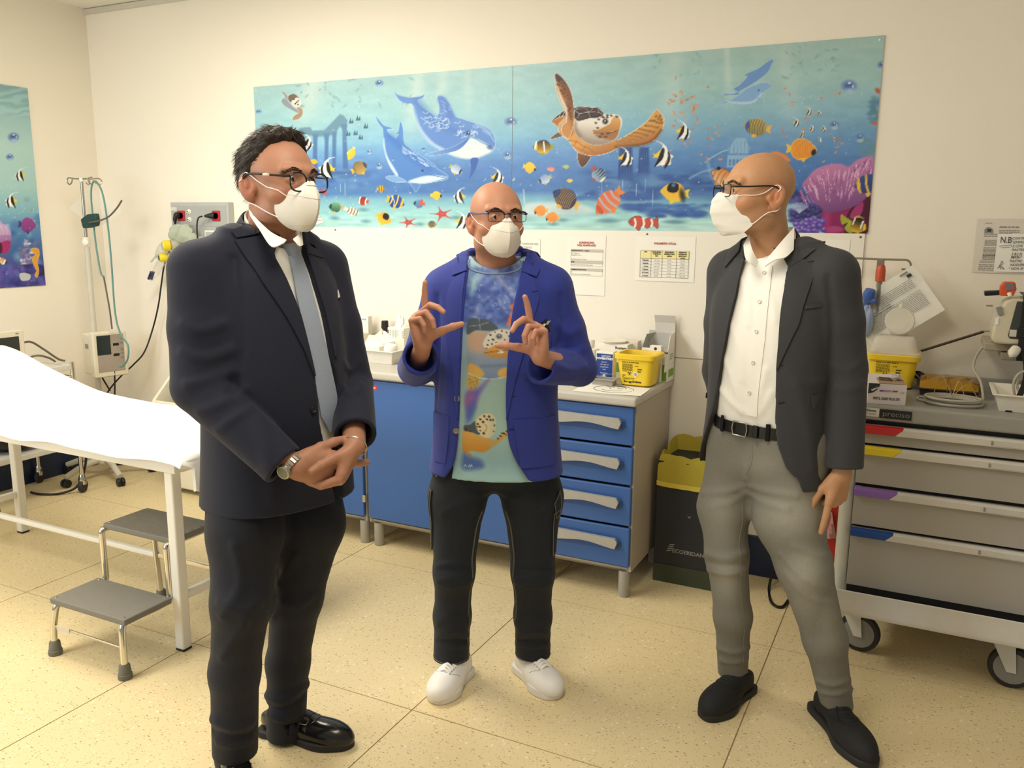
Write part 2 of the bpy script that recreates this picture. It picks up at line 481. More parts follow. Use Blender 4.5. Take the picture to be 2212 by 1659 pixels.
def paint_back(U,V,z):
 p=Paint(U,V);t=(2.354-z)/.777
 L=ramp(t,[(0,'#a9cfd2'),(.25,'#9fcdd6'),(.42,'#8abfdc'),(.5,'#74a6da'),(.62,'#5a86c8'),(.76,'#4f7cbc'),(.81,'#7fb6cd'),(.87,'#95cdd3'),(1,'#b2dedb')])
 R=ramp(t,[(0,'#a3c2bd'),(.2,'#a0c6c6'),(.38,'#86b4cc'),(.52,'#6796c8'),(.68,'#4c77b8'),(.78,'#4469ac'),(.84,'#7fb4cc'),(.9,'#a5d8dc'),(1,'#c2e4e0')])
 w=np.clip((U-1150)/450,0,1)[:,None];w=w*w*(3-2*w)
 p.C=L*(1-w)+R*w
 n=vnoise(U/26,V/10,3)-.5;n2=vnoise(U/7,V/5,9)-.5
 p.C+=(n*10+n2*5)[:,None]
 sand=np.clip((t-.84)/.08,0,1)
 p.C+=(sand*(vnoise(U/30,V/5,5)-.5)*30)[:,None]
 for x0,x1,b0,b1,y1,a in((690,655,26,60,300,.5),(915,880,18,34,320,.45),(962,945,12,26,300,.35),(1010,1010,12,24,280,.25),(1460,1440,30,60,330,.28),(1570,1575,10,20,260,.35),(1690,1720,24,50,320,.2)):
  yy=np.clip((V-90)/(y1-90),0,1);cx=x0+(x1-x0)*yy;ww=b0+(b1-b0)*yy
  m=np.exp(-((U-cx)/(ww*.6))**2)*np.clip((y1-V)/90,0,1)*a
  p.C=p.C*(1-m[:,None])+np.array([222,232,224])*m[:,None]
 r=random.Random(4)
 for k in range(70):
  x,y=(r.uniform(640,900),r.uniform(165,235))if k<34 else(r.uniform(1410,1520),r.uniform(110,170))if k<44 else(r.uniform(1690,1810),r.uniform(95,170))
  p.blob(x,y,r.uniform(2,7),r.uniform(1.4,2.6),'#7fa3ab',r.uniform(-1.2,1.2),.5,.5)
 rc='#6f97ae'
 p.fill(T4((500,600),(560,590),(620,590),(640,625),(760,620),(780,600),(920,455),(960,470),(1000,520),(990,600),(950,610),(915,590),(890,640),(880,670),(720,690),(600,680),(500,660)),rc,al=.8,smooth=0,soft=3)
 for a in(((640,660),(700,660),(690,740),(690,1040),(640,1040),(645,740)),((750,650),(815,650),(805,740),(800,1050),(758,1050),(765,740)),((840,640),(890,640),(885,700),(880,1060),(840,1060),(842,720)),((935,560),(995,560),(990,700),(1010,1060),(950,1060),(945,640))):
  p.fill(T4(*a),'#6389ae',al=.85,smooth=0,soft=3,g=(T4((0,600))[0],T4((0,1050))[0],'#4a70ad'))
 for k in range(60):
  x,y=T4((r.uniform(560,1220),1040+abs(r.gauss(60,60))))[0]
  p.blob(x,y,r.uniform(5,16),r.uniform(3,8),r.choice(['#4f78b4','#456aa6','#6d97c4','#5b84ba']),0,.6,.7)
 for k in range(28):
  x,y=T4((r.uniform(560,1250),1230+r.uniform(-25,30)))[0]
  p.blob(x,y,r.uniform(8,22),r.uniform(2,5),'#5a86bd',0,.6,.55)
 for a in((1338,318,1366,392),(1381,318,1402,382)):
  p.fill([(a[0],a[1]),(a[2],a[1]),(a[2]+2,a[3]),(a[0]-4,a[3])],'#2f4f92',al=.8,smooth=0,soft=3)
  for k in range(5):
   x=a[0]+3+k*(a[2]-a[0]-5)/4;p.stroke([(x,a[1]),(x+1,a[3])],1.6,'#6f94cc',al=.4)
 for k in range(95):
  x,y=r.uniform(1262,1560),r.uniform(372,416)
  p.blob(x,y,r.uniform(8,26),r.uniform(3,8),r.choice(['#3f64a4','#5680ba','#33549a','#6a96c6']),0,.6,.6)
 for x0,x1,y0 in((1340,1530,448),(1250,1420,424),(1400,1520,462)):
  for k in range(40):
   p.blob(r.uniform(x0,x1),y0+r.uniform(-7,6),r.uniform(6,20),r.uniform(2,6),r.choice(['#3d62aa','#4a74b6','#35559f']),0,.6,.6)
 wc='#8fb6da'
 p.fill([(1573,320),(1590,298),(1610,298),(1620,318),(1617,332),(1575,332)],wc,al=.75,smooth=0,soft=2)
 p.fill([(1571,334),(1622,334),(1624,362),(1569,362)],wc,al=.6,smooth=0,soft=2)
 for k in range(6):
  p.stroke([(1577+k*8,306),(1577+k*8,330)],1.6,'#5f8cc0',al=.6);p.fill([(1574+k*8,358),(1574+k*8,346),(1577+k*8,342),(1580+k*8,346),(1580+k*8,358)],'#5a86bd',al=.7,smooth=0)
 p.stroke([(1530,345),(1555,330),(1572,324)],2.2,'#a9cce6',al=.8);p.stroke([(1528,348),(1534,370),(1545,395)],8,'#86b0d6',al=.5,soft=4)
 p.stroke([(1490,385),(1515,372),(1540,366)],5,'#9cc0de',al=.5,soft=3)
 for x,y in((1310,478),(1318,476),(1455,480),(1463,479),(723,471),(790,478),(785,453),(907,484),(1545,452),(1215,475),(1195,484),(985,470)):
  p.blob(x,y,20 if x>1290 else 11,4,'#6a97a8',.05,.5,.7)
 p.fill([(1135,440),(1180,436),(1250,440),(1285,455),(1240,464),(1140,466)],'#c9dde0',al=.7,soft=6);p.blob(1230,455,28,10,'#a9c4cc',0,.6,.6)
 p.stroke([(1131,410),(1133,440)],3,'#dcecf2',al=.6,soft=3)
 for k in range(260):
  p.blob(r.uniform(560,1890),r.uniform(200,460),r.uniform(.8,1.6),r.uniform(.8,1.6),'#dcebf5',0,.5,r.uniform(.25,.8))
 for x in(660,690,700,735,745,1300,1345,1375,1395,1330,1410,1450):
  y=r.uniform(385,410);p.stroke([(x,y),(x+r.uniform(-1,1),y+r.uniform(15,40))],1.5,'#d5e6f2',al=.5)
 p.fill(C4((985,373),(1010,395),(1060,408),(1100,413),(1165,405),(1190,392),(1178,415),(1142,432),(1165,470),(1210,505),(1260,530),(1288,525),(1292,470),(1281,410),(1310,403),(1340,425),(1370,470),(1400,540),(1450,560),(1510,580),(1570,600),(1625,625),(1655,660),(1671,700),(1672,745),(1655,780),(1610,805),(1550,827),(1490,832),(1430,824),(1380,808),(1330,785),(1290,765),(1240,735),(1195,695),(1163,645),(1143,590),(1123,520),(1108,458),(1060,452),(1018,428)),'#6b93d6',g=(C4((1400,520))[0],C4((1440,800))[0],'#5f8bd3'),out='#b6d3ec',ow=.9)
 p.fill(C4((1345,788),(1400,775),(1440,745),(1480,705),(1510,688),(1565,702),(1620,732),(1668,748),(1648,782),(1600,806),(1540,827),(1460,828),(1390,810)),'#d4e9ee',soft=5,g=(C4((1500,700))[0],C4((1500,830))[0],'#eaf6f2'))
 p.fill(C4((1118,470),(1135,530),(1160,600),(1200,665),(1260,725),(1330,765),(1320,782),(1240,738),(1195,695),(1160,645),(1140,590)),'#b9d4ee',soft=5,al=.85)
 for a in(((1150,440),(1210,520),(1300,590),(1390,640),(1470,660)),((1310,430),(1340,480),(1370,540))):
  p.stroke(C4(*a),16,'#4f78c6',al=.5,soft=14)
 for k in range(46):
  x,y=r.uniform(1180,1560),0;y=520+(x-1180)*.28+r.uniform(-20,75)
  a=r.uniform(0,3);p.stroke(C4((x,y),(x+24*math.cos(a),y+16*math.sin(a)),(x+40*math.cos(a+.7),y+26*math.sin(a+.7))),1.5,'#cfe2f7',al=.75)
 for k in range(14):
  x,y=r.uniform(1290,1380),r.uniform(420,530);p.stroke(C4((x,y),(x+15,y+8)),1.4,'#a9c6ee',al=.8)
 p.fill(C4((1500,682),(1440,722),(1380,752),(1300,775),(1240,790),(1195,803),(1240,810),(1310,800),(1370,787),(1425,768),(1470,730)),'#4d74c0',g=(C4((1500,690))[0],C4((1200,800))[0],'#7fa6de'),out='#c5dcf2',ow=.6)
 p.fill(C4((1508,832),(1557,828),(1548,880),(1525,930),(1497,965),(1508,905)),'#4263b4')
 p.stroke(C4((1522,682),(1560,707),(1610,733),(1668,744)),1.5,'#5b7fb4');p.stroke(C4((1590,640),(1640,670),(1665,710)),3,'#a9c8ee',al=.7,soft=3)
 p.stroke(C4((1540,600),(1600,625),(1640,660)),4,'#b4d0f2',al=.7,soft=5)
 p.blob(*C4((1490,655))[0],4.4,4.4,'#2c4576');p.blob(*C4((1492,652))[0],1.3,1.3,'#ffffff');p.blob(*C4((1640,752))[0],7,5,'#4f72b4',.3,.5)
 p.fill(C4((858,542),(885,572),(912,602),(950,615),(970,625),(938,630),(940,645),(965,672),(1000,690),(1014,640),(1027,580),(1044,630),(1052,720),(1090,758),(1140,797),(1200,833),(1250,868),(1285,905),(1340,938),(1351,958),(1332,975),(1260,987),(1180,1000),(1120,1000),(1060,985),(1005,948),(962,890),(932,820),(914,740),(910,660),(905,622),(880,590)),'#5d8ed4',g=(C4((1100,760))[0],C4((1040,980))[0],'#5484ca'),out='#b6d3ec',ow=.9)
 p.fill(C4((915,690),(925,770),(945,830),(985,895),(1010,940),(1000,945),(960,890),(930,820),(913,740)),'#d6ebf4',soft=4)
 p.fill(C4((1080,988),(1140,962),(1200,948),(1270,945),(1345,958),(1262,985),(1170,1000)),'#d2e8f0',soft=4)
 p.stroke(C4((960,680),(1040,760),(1120,830),(1220,900)),16,'#3f6cc0',al=.4,soft=14)
 for k in range(30):
  x=r.uniform(1030,1240);y=735+(x-1030)*.6+r.uniform(0,40);p.stroke(C4((x,y),(x+10,y+14),(x+24,y+18)),1.4,'#cfe2f7',al=.7)
 p.fill(C4((928,955),(990,948),(1065,985),(1000,990),(955,978)),'#7fa9de',out='#d5e6f5',ow=.6);p.fill(C4((1098,1000),(1158,1004),(1146,1040),(1130,1057),(1116,1030)),'#5d8ac8',out='#c5dcf0',ow=.6)
 p.blob(*C4((1178,912))[0],2.6,2.6,'#2b4478');p.stroke(C4((1190,925),(1260,948),(1345,962)),1.3,'#4c74b4')
 for a,c in((((1428,208),(1395,218),(1330,265),(1285,285),(1235,310),(1255,320),(1205,375),(1165,400),(1200,425),(1185,440),(1095,440),(1110,432),(1170,430),(1230,400),(1300,360),(1380,300),(1410,250)),'#6d97d0'),(((1415,380),(1370,358),(1310,375),(1250,400),(1215,430),(1150,470),(1085,488),(1047,515),(1080,500),(1117,495),(1180,490),(1250,498),(1300,485),(1350,440),(1365,490),(1360,430),(1390,400)),'#84aedb')):
  p.fill(C5(*a),c,al=.95,out='#bcd8ea',ow=.6)
 p.stroke(C5((1130,485),(1220,492),(1300,480),(1350,430)),4,'#d0e4ef',al=.7,soft=4);p.stroke(C5((1330,460),(1305,510),(1290,540)),3,'#8fb2d6',taper=True);p.blob(*C5((1330,408))[0],2,2,'#33507f')
 for a,c in((((215,375),(238,378),(265,420),(258,470),(225,450),(238,410)),'#97a3a3'),(((215,435),(240,420),(300,480),(345,505),(330,520),(270,490),(230,465)),'#8f9ca8'),(((265,400),(300,388),(330,410),(345,445),(345,470),(315,475),(280,450),(262,425)),'#77695e'),(((285,440),(320,415),(345,435),(345,465),(320,475),(295,465)),'#e3ded4'),(((320,480),(355,490),(358,530),(330,560),(290,565),(305,535),(335,515)),'#a98f7a')):
  p.fill(C4(*a),c,out='#dfe6e2',ow=.5)
 for a in((300,425),(320,445),(330,435),(310,455),(328,462)):p.blob(*C4(a)[0],2,1.6,'#3b3430')
 O='#f2eee4'
 p.fill(T6((255,1132),(290,1090),(385,1030),(428,1085),(340,1115)),'#6b5a4b',out=O,ow=.8)
 p.fill(T6((650,1330),(700,1338),(830,1370),(800,1450),(742,1520),(692,1522),(652,1430)),'#8a5a3a',out=O,ow=.9,g=(T6((660,1340))[0],T6((740,1500))[0],'#5a3b2a'))
 p.fill(T6((290,885),(330,920),(372,960),(382,1020),(430,1080),(520,1150),(590,1250),(650,1310),(760,1352),(850,1366),(950,1360),(1100,1320),(1250,1250),(1400,1232),(1550,1222),(1700,1172),(1800,1092),(1868,970),(1886,860),(1850,775),(1780,713),(1730,768),(1650,870),(1540,960),(1420,1040),(1300,1110),(1190,1152),(1000,1100),(600,850),(420,800)),'#dda254',out=O,ow=1.1,g=(T6((1500,1000))[0],T6((1560,1230))[0],'#a86a35'))
 for k in range(58):
  tt=(k+.5)/58;x=1200+tt*660;y0=np.interp(x,[1200,1420,1650,1760,1860],[1150,1045,880,760,800]);y1=np.interp(x,[1200,1400,1600,1760,1860],[1230,1200,1150,1060,930])
  y=y0+(y1-y0)*((k*.381966)%1*.86+.06)
  p.blob(*T6((x,y))[0],4.3*(.35+tt*.55),3.0*(.35+tt*.55),r.choice(['#8f6a3f','#a5793f','#9c6c38','#7f6a4c']),-.6,.3,.9)
 p.stroke(T6((1200,1245),(1400,1232),(1600,1205),(1740,1140),(1850,1000)),6,'#5f3a1e',al=.6,soft=5)
 p.stroke(T6((520,1150),(640,1170),(720,1230),(790,1250),(890,1330)),1.5,'#a4622a');p.stroke(T6((560,1215),(680,1275),(800,1340)),1.5,'#a4622a',al=.8);p.stroke(T6((640,1160),(600,1215)),1.3,'#a4622a');p.stroke(T6((770,1240),(700,1300)),1.3,'#a4622a')
 p.fill(T6((900,848),(960,797),(1060,779),(1180,783),(1240,800),(1277,850),(1277,925),(1247,1010),(1226,1080),(1165,1150),(1060,1192),(930,1217),(800,1192),(700,1130),(622,1050),(606,920),(640,870),(800,828)),'#ece6dc',out=O,ow=.9,g=(T6((800,900))[0],T6((760,1210))[0],'#9b8b7d'))
 p.stroke(T6((640,1010),(760,1140),(930,1200),(1060,1180),(1160,1120)),10,'#a08a76',al=.5,soft=9);p.stroke(T6((620,900),(625,1000),(680,1090)),6,'#7d6a5c',al=.6,soft=6)
 p.fill(T6((1018,962),(1062,940),(1112,905),(1150,832),(1200,793),(1246,830),(1266,900),(1240,1002),(1150,1022),(1080,1032),(900,1042),(868,1000),(940,1000)),'#d9a765',soft=2,g=(T6((1150,850))[0],T6((1130,1030))[0],'#b97f3c'))
 p.fill(T6((905,1060),(1080,1045),(1230,1015),(1222,1080),(1160,1140),(1040,1130),(930,1100)),'#a9744c',al=.9,soft=3);p.stroke(T6((880,1050),(1060,1045),(1160,1030),(1240,1005)),1.6,'#5b3a22')
 for a in((970,1100),(1050,1098),(1000,1058),(1080,1050)):p.blob(*T6(a)[0],4,2.4,'#6b452c')
 for a in((1000,800),(1075,790),(1130,795),(950,846),(985,805),(1020,822),(1075,822),(910,900),(935,970),(1210,808)):p.blob(*T6(a)[0],3.2,2.1,'#4b3d35',.2)
 p.blob(*T6((1045,878))[0],6.4,6.4,'#5b5652');p.blob(*T6((1045,876))[0],4.2,4.2,'#1c1a1a');p.blob(*T6((1042,871))[0],1.6,1.6,'#ffffff')
 p.fill(T6((280,882),(320,830),(450,730),(600,684),(700,670),(850,680),(930,684),(1000,740),(1026,776),(940,820),(820,832),(660,872),(590,820),(440,800),(330,842)),'#33231d',out=O,ow=.9)
 for a in(((600,720),(670,770),(640,830)),((670,770),(820,740),(960,750)),((820,740),(870,690)),((800,730),(760,690),(620,700)),((800,745),(830,810)),((940,690),(960,750),(1020,775)),((400,760),(380,830)),((470,725),(430,800))):
  p.stroke(T6(*a),1.6,'#b9b3c0')
 for a in((730,710),(690,820),(900,780),(900,715),(760,800)):p.blob(*T6(a)[0],9,4,'#5b4034',-.2,.6,.7)
 p.fill(T6((280,884),(330,850),(440,812),(480,800),(430,860),(372,950),(330,920)),'#b9722f',al=.9)
 p.fill(T6((370,930),(420,860),(480,830),(560,900),(590,1020),(540,1110),(470,1100),(400,1050)),'#d8b387',soft=2,g=(T6((400,900))[0],T6((560,1100))[0],'#a8672e'))
 p.fill(T6((335,193),(380,213),(440,270),(502,350),(547,450),(577,560),(592,700),(596,850),(570,1000),(520,1115),(455,1085),(420,1010),(440,930),(495,880),(482,770),(455,700),(408,600),(360,480),(334,350),(322,240)),'#c98d50',out=O,ow=1.0,g=(T6((400,620))[0],T6((560,560))[0],'#7d4a27'))
 p.fill(T6((322,260),(338,330),(368,470),(415,600),(470,720),(495,830),(500,700),(430,540),(380,420)),'#ece3d6',al=.85,soft=4)
 p.fill(T6((335,195),(390,220),(450,285),(490,345),(420,330),(350,300)),'#4a3226',al=.95,soft=2)
 for k in range(26):
  tt=k/26;x=np.interp(tt,[0,.5,1],[400,520,560])+r.uniform(-55,30)*(1-.5*tt);y=310+tt*560
  p.blob(*T6((x,y))[0],4.4*(1-.4*tt),2.8*(1-.4*tt),r.choice(['#5c3a24','#6f4528','#7c5230']),.4,.35,.9)
 for k in range(120):
  x,y=T7((r.uniform(90,420),0))[0];y=420+r.uniform(0,85)
  p.blob(x,y,r.uniform(5,11),r.uniform(4,9),r.choice(['#3c3f86','#55509c','#2b2f62','#6a62b4']),0,.5,.8)
 p.fill(T7((300,1330),(420,1430),(640,1370),(715,1290),(700,1600),(360,1600),(345,1480)),'#8e2a63',smooth=3);p.fill(T7((560,1420),(720,1290),(700,1600),(520,1600)),'#4d1b33',al=.9,smooth=3);p.fill(T7((600,1400),(670,1360),(640,1470),(560,1480)),'#a83a78',smooth=3)
 p.blob(*T7((430,1570))[0],22,7,'#b04a84');p.blob(*T7((380,1480))[0],9,24,'#a83a78',0,.5,.8)
 p.fill(T7((190,1230),(230,1170),(300,1100),(400,1065),(490,1060),(550,1080),(620,1030),(700,1000),(745,1000),(735,1200),(715,1290),(640,1370),(540,1410),(420,1440),(340,1420),(280,1350),(240,1280)),'#c684b4',soft=3,g=(T7((400,1080))[0],T7((470,1430))[0],'#7a4a86'))
 for k in range(150):
  u=r.uniform(200,735);top=np.interp(u,[190,300,400,490,560,620,735],[1230,1110,1072,1068,1090,1040,1005]);y=top+r.uniform(5,250)*(.5+.5*math.sin((u-190)/170));ln=r.uniform(25,70)
  p.stroke(T7((u,y),(u+(470-u)*.03,y+ln*.5),(u+(470-u)*.10,y+ln)),r.uniform(1.4,2.2),r.choice(['#e6b4d8','#d79ccc','#9a5a9a','#edc4e0','#8a4f90']),al=.75)
 for k in range(50):
  x,y=r.uniform(140,360),r.uniform(1470,1590);X,Y=T7((x,y))[0]
  p.blob(X,Y,6,5,'#5440a0',0,.3);p.blob(X,Y-1.6,4.6,3.0,'#8f78cc',0,.5,.9);p.blob(X-1,Y-3.2,2.2,.9,'#c9b8ea',0,.6,.8)
 for k in range(32):
  x,y=r.uniform(120,330),r.uniform(1390,1480);X,Y=T7((x,y))[0]
  p.blob(X,Y,6,5,'#2c2a60',0,.3);p.blob(X,Y-1.4,4.4,3,'#5a5498',0,.5,.9)
 for k in range(26):
  a=-2.6+k*.08;x,y=T7((170,1440))[0];p.stroke([(x,y),(x+24*math.cos(a),y+22*math.sin(a))],1.3,'#b3c3e6',al=.7)
 for k in range(40):
  x,y=T7((r.uniform(640,770),r.uniform(860,1000)))[0];p.blob(x,y,r.uniform(4,9),3,'#6c95a0',0,.6,.6)
 for k in range(30):
  x,y=T7((r.uniform(715,800),r.uniform(540,740)))[0];p.blob(x,y,r.uniform(4,8),4,'#5a86a0',0,.6,.6)
 p.stroke(T7((178,1270),(195,1310),(205,1350)),4,'#d06a92',al=.8)
 for a,s_,an,f in((C4((525,895))[0],19,.15,-1),(C4((392,725))[0],14,.2,1),(C4((1690,955))[0],15,.0,1),(C4((1430,1085))[0],14,.1,-1),(C4((1448,1255))[0],15,.0,1),(C5((838,675))[0],17,.0,1),(C5((705,835))[0],23,.0,1),(C5((460,850))[0],17,.0,1)):
  idol(p,a[0],a[1],s_,an,f)
 for a,s_ in((C5((1660,548))[0],7),(C5((1578,620))[0],7.5),(C5((1728,560))[0],4.5),(C5((1680,660))[0],6),(C5((1755,660))[0],5),(C5((1618,697))[0],6),(C5((1732,735))[0],4),(C5((1825,733))[0],4)):
  idol(p,a[0],a[1],s_,0,1)
 for a in((738,550),(790,605),(690,570),(720,650),(755,680),(670,655)):
  x,y=C4(a)[0];p.fill([(x-5,y+6),(x-1,y-6),(x+1,y+6)],'#46657c',smooth=0);p.fill([(x,y+6),(x+4,y-4),(x+5,y+6)],'#46657c',smooth=0)
 for k in range(70):
  q=r.random();x,y=(r.gauss(1475,28),r.gauss(225,22))if q<.45 else(r.uniform(1440,1560),r.uniform(265,350))if q<.72 else(r.uniform(1690,1830),r.uniform(180,350))
  p.blob(x,y,r.uniform(2,5.5),r.uniform(1.2,2.2),r.choice(['#d98a58','#cf7a4a','#e09a68']),r.uniform(-1.4,1.4),.4,.85)
 oval(p,*C4((690,800))[0],13,8,'#f2bf3a',2.0,'#f5e08a','#f6d050',fl=1);oval(p,*C4((440,850))[0],7,5,'#f0b83a',.2)
 oval(p,*C4((752,890))[0],16,14,'#5b4a3c',-.45,'#e9b53a','#b99a4c','#2f4a78',9,'#c9ad62')
 oval(p,*C4((1995,750))[0],19,15,'#2a2317',0,'#9aa23c','#f0c23a','#f2c63e',0,fl=-1);p.stroke(C4((1955,715),(1945,760)),3,'#ffffff');p.stroke(C4((2005,715),(2010,780)),2.6,'#ffffff')
 oval(p,*C4((1913,890))[0],12,11,'#f4d03c',.2,'#f4d03c','#eec034');p.blob(*C4((1945,905))[0],2.4,3,'#2a221c')
 for a in((1900,700),):pass
 oval(p,*C4((2052,900))[0],8,5,'#e0735c',.1,'#d96450','#f0b8a0',fl=-1);oval(p,*C4((2160,885))[0],6,4.4,'#b8c86a',0,'#c8cf6a',fl=1);oval(p,*C4((2185,980))[0],6,4,'#ead04a',0,'#ead04a')
 oval(p,*C4((2008,972))[0],13,10,'#7f9ed2',-.4,'#c6c455','#cfdcea','#22304f',0,fl=-1);oval(p,*C4((1410,905))[0],13,10,'#8fa9d6',.5,'#bfbf4a','#dfe6ee','#1f2c48')
 oval(p,*C4((897,1035))[0],7.5,7.5,'#d9b23e',0,'#d9b23e','#c99a2e',None,3,'#4a3a24');oval(p,*C4((1275,1080))[0],10.5,8.5,'#f2cd3a',0,'#f2d65a','#eabc2e');p.blob(*C4((1303,1085))[0],2.2,3,'#2a221c')
 oval(p,*C4((770,1118))[0],10,9,'#8f3a2c',.2,'#c9562f','#b24630',None,2,'#ffffff',fl=-1)
 oval(p,*C4((580,1160))[0],13,11,'#7fb98a',.1,'#e0a33a','#2c5a50','#1f3c40',0,fl=-1)
 oval(p,*C4((700,1190))[0],14,8,'#f1e7dc',.35,'#efe6da','#e2d6c6',None,4,'#6a4a44',fl=1)
 oval(p,*C4((1000,1125))[0],17,14.5,'#3a57a8',.35,'#f0b646','#27418a','#e9b23e',3,'#f4d24a');p.stroke(C4((965,1085),(985,1120),(980,1155)),1.5,'#e4ecf5')
 oval(p,*C4((1150,1137))[0],11,9,'#6f9ac6',.1,'#cf5c42','#4f7ab6','#21304c',0,fl=-1);p.blob(*C4((1170,1130))[0],4,7,'#cf5c42',.2)
 oval(p,*C4((918,1240))[0],15,13,'#f0a23a',.5,'#f0c238','#f2c53c',None,0,mask=True);oval(p,*C4((1245,1278))[0],9,7.5,'#6b6152',0,'#d8c050','#86765a','#c79a66')
 oval(p,*C4((1980,1185))[0],13,11.5,'#eb9a3a',0,'#ecb04a','#e88f34',fl=-1);oval(p,*C4((2060,1230))[0],13,11,'#eb9a3a',0,'#f0b44c','#e58c32',fl=-1);p.blob(*C4((1948,1200))[0],2,3,'#33201a');p.blob(*C4((2026,1245))[0],2,3,'#33201a')
 star(p,*C4((1080,1265))[0],19,.55,'#b9403f');star(p,*C4((1310,1208))[0],24,.65,'#bf4444')
 oval(p,*C5((60,1115))[0],27,22,'#2b2c4a',.55,'#e2b648','#3a3140','#24386e',10,'#c2953f',fl=-1)
 oval(p,*C5((340,1145))[0],32,22,'#dd6a3c',-.75,'#e78a3e','#e2813f','#c9522f',4,'#b2b6cc',fl=-1)
 oval(p,*C5((285,965))[0],17,14,'#2f2a3a',.9,'#c9452f','#9fc0dc','#e9e6de',5,'#8fb6d6')
 oval(p,*C5((770,1075))[0],26,21,'#f2b83a',.1,'#e8d03c','#f4c43c','#e6c43a',0,mask=True,fl=-1);p.blob(*C5((772,1030))[0],4,4,'#5d78b4');p.blob(*C5((830,1095))[0],6,14,'#3a3a2c',-.2,.5)
 x,y=C5((570,1280))[0]
 p.fill([(x-30,y-4),(x-22,y-12),(x-8,y-16),(x+5,y-8),(x+14,y-12),(x+26,y-8),(x+32,y-14),(x+33,y+10),(x+22,y+4),(x+10,y+10),(x-2,y+4),(x-8,y+16),(x-16,y+8),(x-26,y+3)],'#c9503c',out='#2d2422',ow=.9)
 for a in((-17,7),(1,9),(19,6)):p.stroke([(x+a[0],y-a[1]-2),(x+a[0]+2,y),(x+a[0],y+a[1])],4.4,'#f6efe6')
 p.blob(x-25,y-4,1.4,1.4,'#1a1614')
 oval(p,*C5((1310,650))[0],25,19,'#c9a750',.15,'#e9b848','#8d8a62','#4a5f9c',7,'#6a6650',fl=-1)
 oval(p,*C5((1620,795))[0],27,22,'#eea040',.05,'#f0c23c','#ee9a38',None,8,'#d98a2a',edge='#f2d05a');p.blob(*C5((1690,815))[0],5,7,'#241d1a',.5)
 oval(p,*C5((1460,850))[0],25,12,'#e08a4c',.2,'#d9743c','#dc8248')
 oval(p,*C5((1085,975))[0],22,18,'#d98a42',.5,'#e09040','#d8c7ac',None,4,'#c57a38',fl=-1,edge='#33241c');p.blob(*C5((1068,920))[0],4,4,'#201a18')
 oval(p,*C5((1062,1115))[0],10,9,'#7396c0',.2,'#9fb6d2','#4f6c9c','#1f2a44',3,'#dbe4ee',fl=-1);p.stroke(C5((1105,1280),(1100,1310),(1095,1335)),8,'#7a2f4a',soft=3)
 oval(p,*C5((2040,1025))[0],26,22,'#3b5296',-.15,'#ecb848','#2c3f80','#efc04a',3,'#eac23e',fl=-1)
 p.fill(T7((490,1455),(530,1475),(590,1520),(600,1580),(560,1600),(520,1560),(545,1520),(500,1530)),'#a8ad3c');oval(p,*T7((630,1545))[0],18,15,'#1c1712',.25,'#b8b544','#eec23a','#f0c63e',0);p.stroke(T7((605,1480),(585,1530)),3,'#f6f4ee');p.stroke(T7((665,1510),(645,1560)),3.5,'#f6f4ee');p.fill(T7((590,1480),(630,1465),(680,1490),(640,1480)),'#b9b24a')
 for q,rr in((C4((882,320))[0],8),(C4((60,512))[0],5.5),(C4((1780,587))[0],12),(C4((1757,810))[0],8.5),(C4((1797,968))[0],4.5),(C4((882,880))[0],7),(C4((815,785))[0],5),(C4((1184,767))[0],4),(C5((1921,391))[0],15.5),(C5((2140,250))[0],10),(C5((1825,640))[0],9),(C5((1993,723))[0],9),(C4((1010,660))[0],3),(C4((975,835))[0],3)):
  bubble(p,q[0],q[1],rr)
 p.blob(*T7((780,490))[0],7,5,'#b9603f',.8,.3);p.blob(*T7((755,745))[0],6,4,'#cf6a4a',.3,.3)
 for k in range(12):
  a=r.uniform(-3,.4);x,y=C4((490,1070))[0];p.stroke([(x,y),(x+12*math.cos(a),y+11*math.sin(a))],2,'#b4535c')
 p.fill(C4((445,1150),(470,1210),(500,1250),(490,1268),(430,1272)),'#e6e6e4',out='#7d8690',ow=.6);p.stroke(C4((440,1225),(480,1230)),1.2,'#8a8f96');p.stroke(C4((435,1250),(490,1252)),1.2,'#8a8f96')
 return np.clip(p.C,0,255)
def T8(*p):return[(x/3.609,180+y/3.609)for x,y in p]
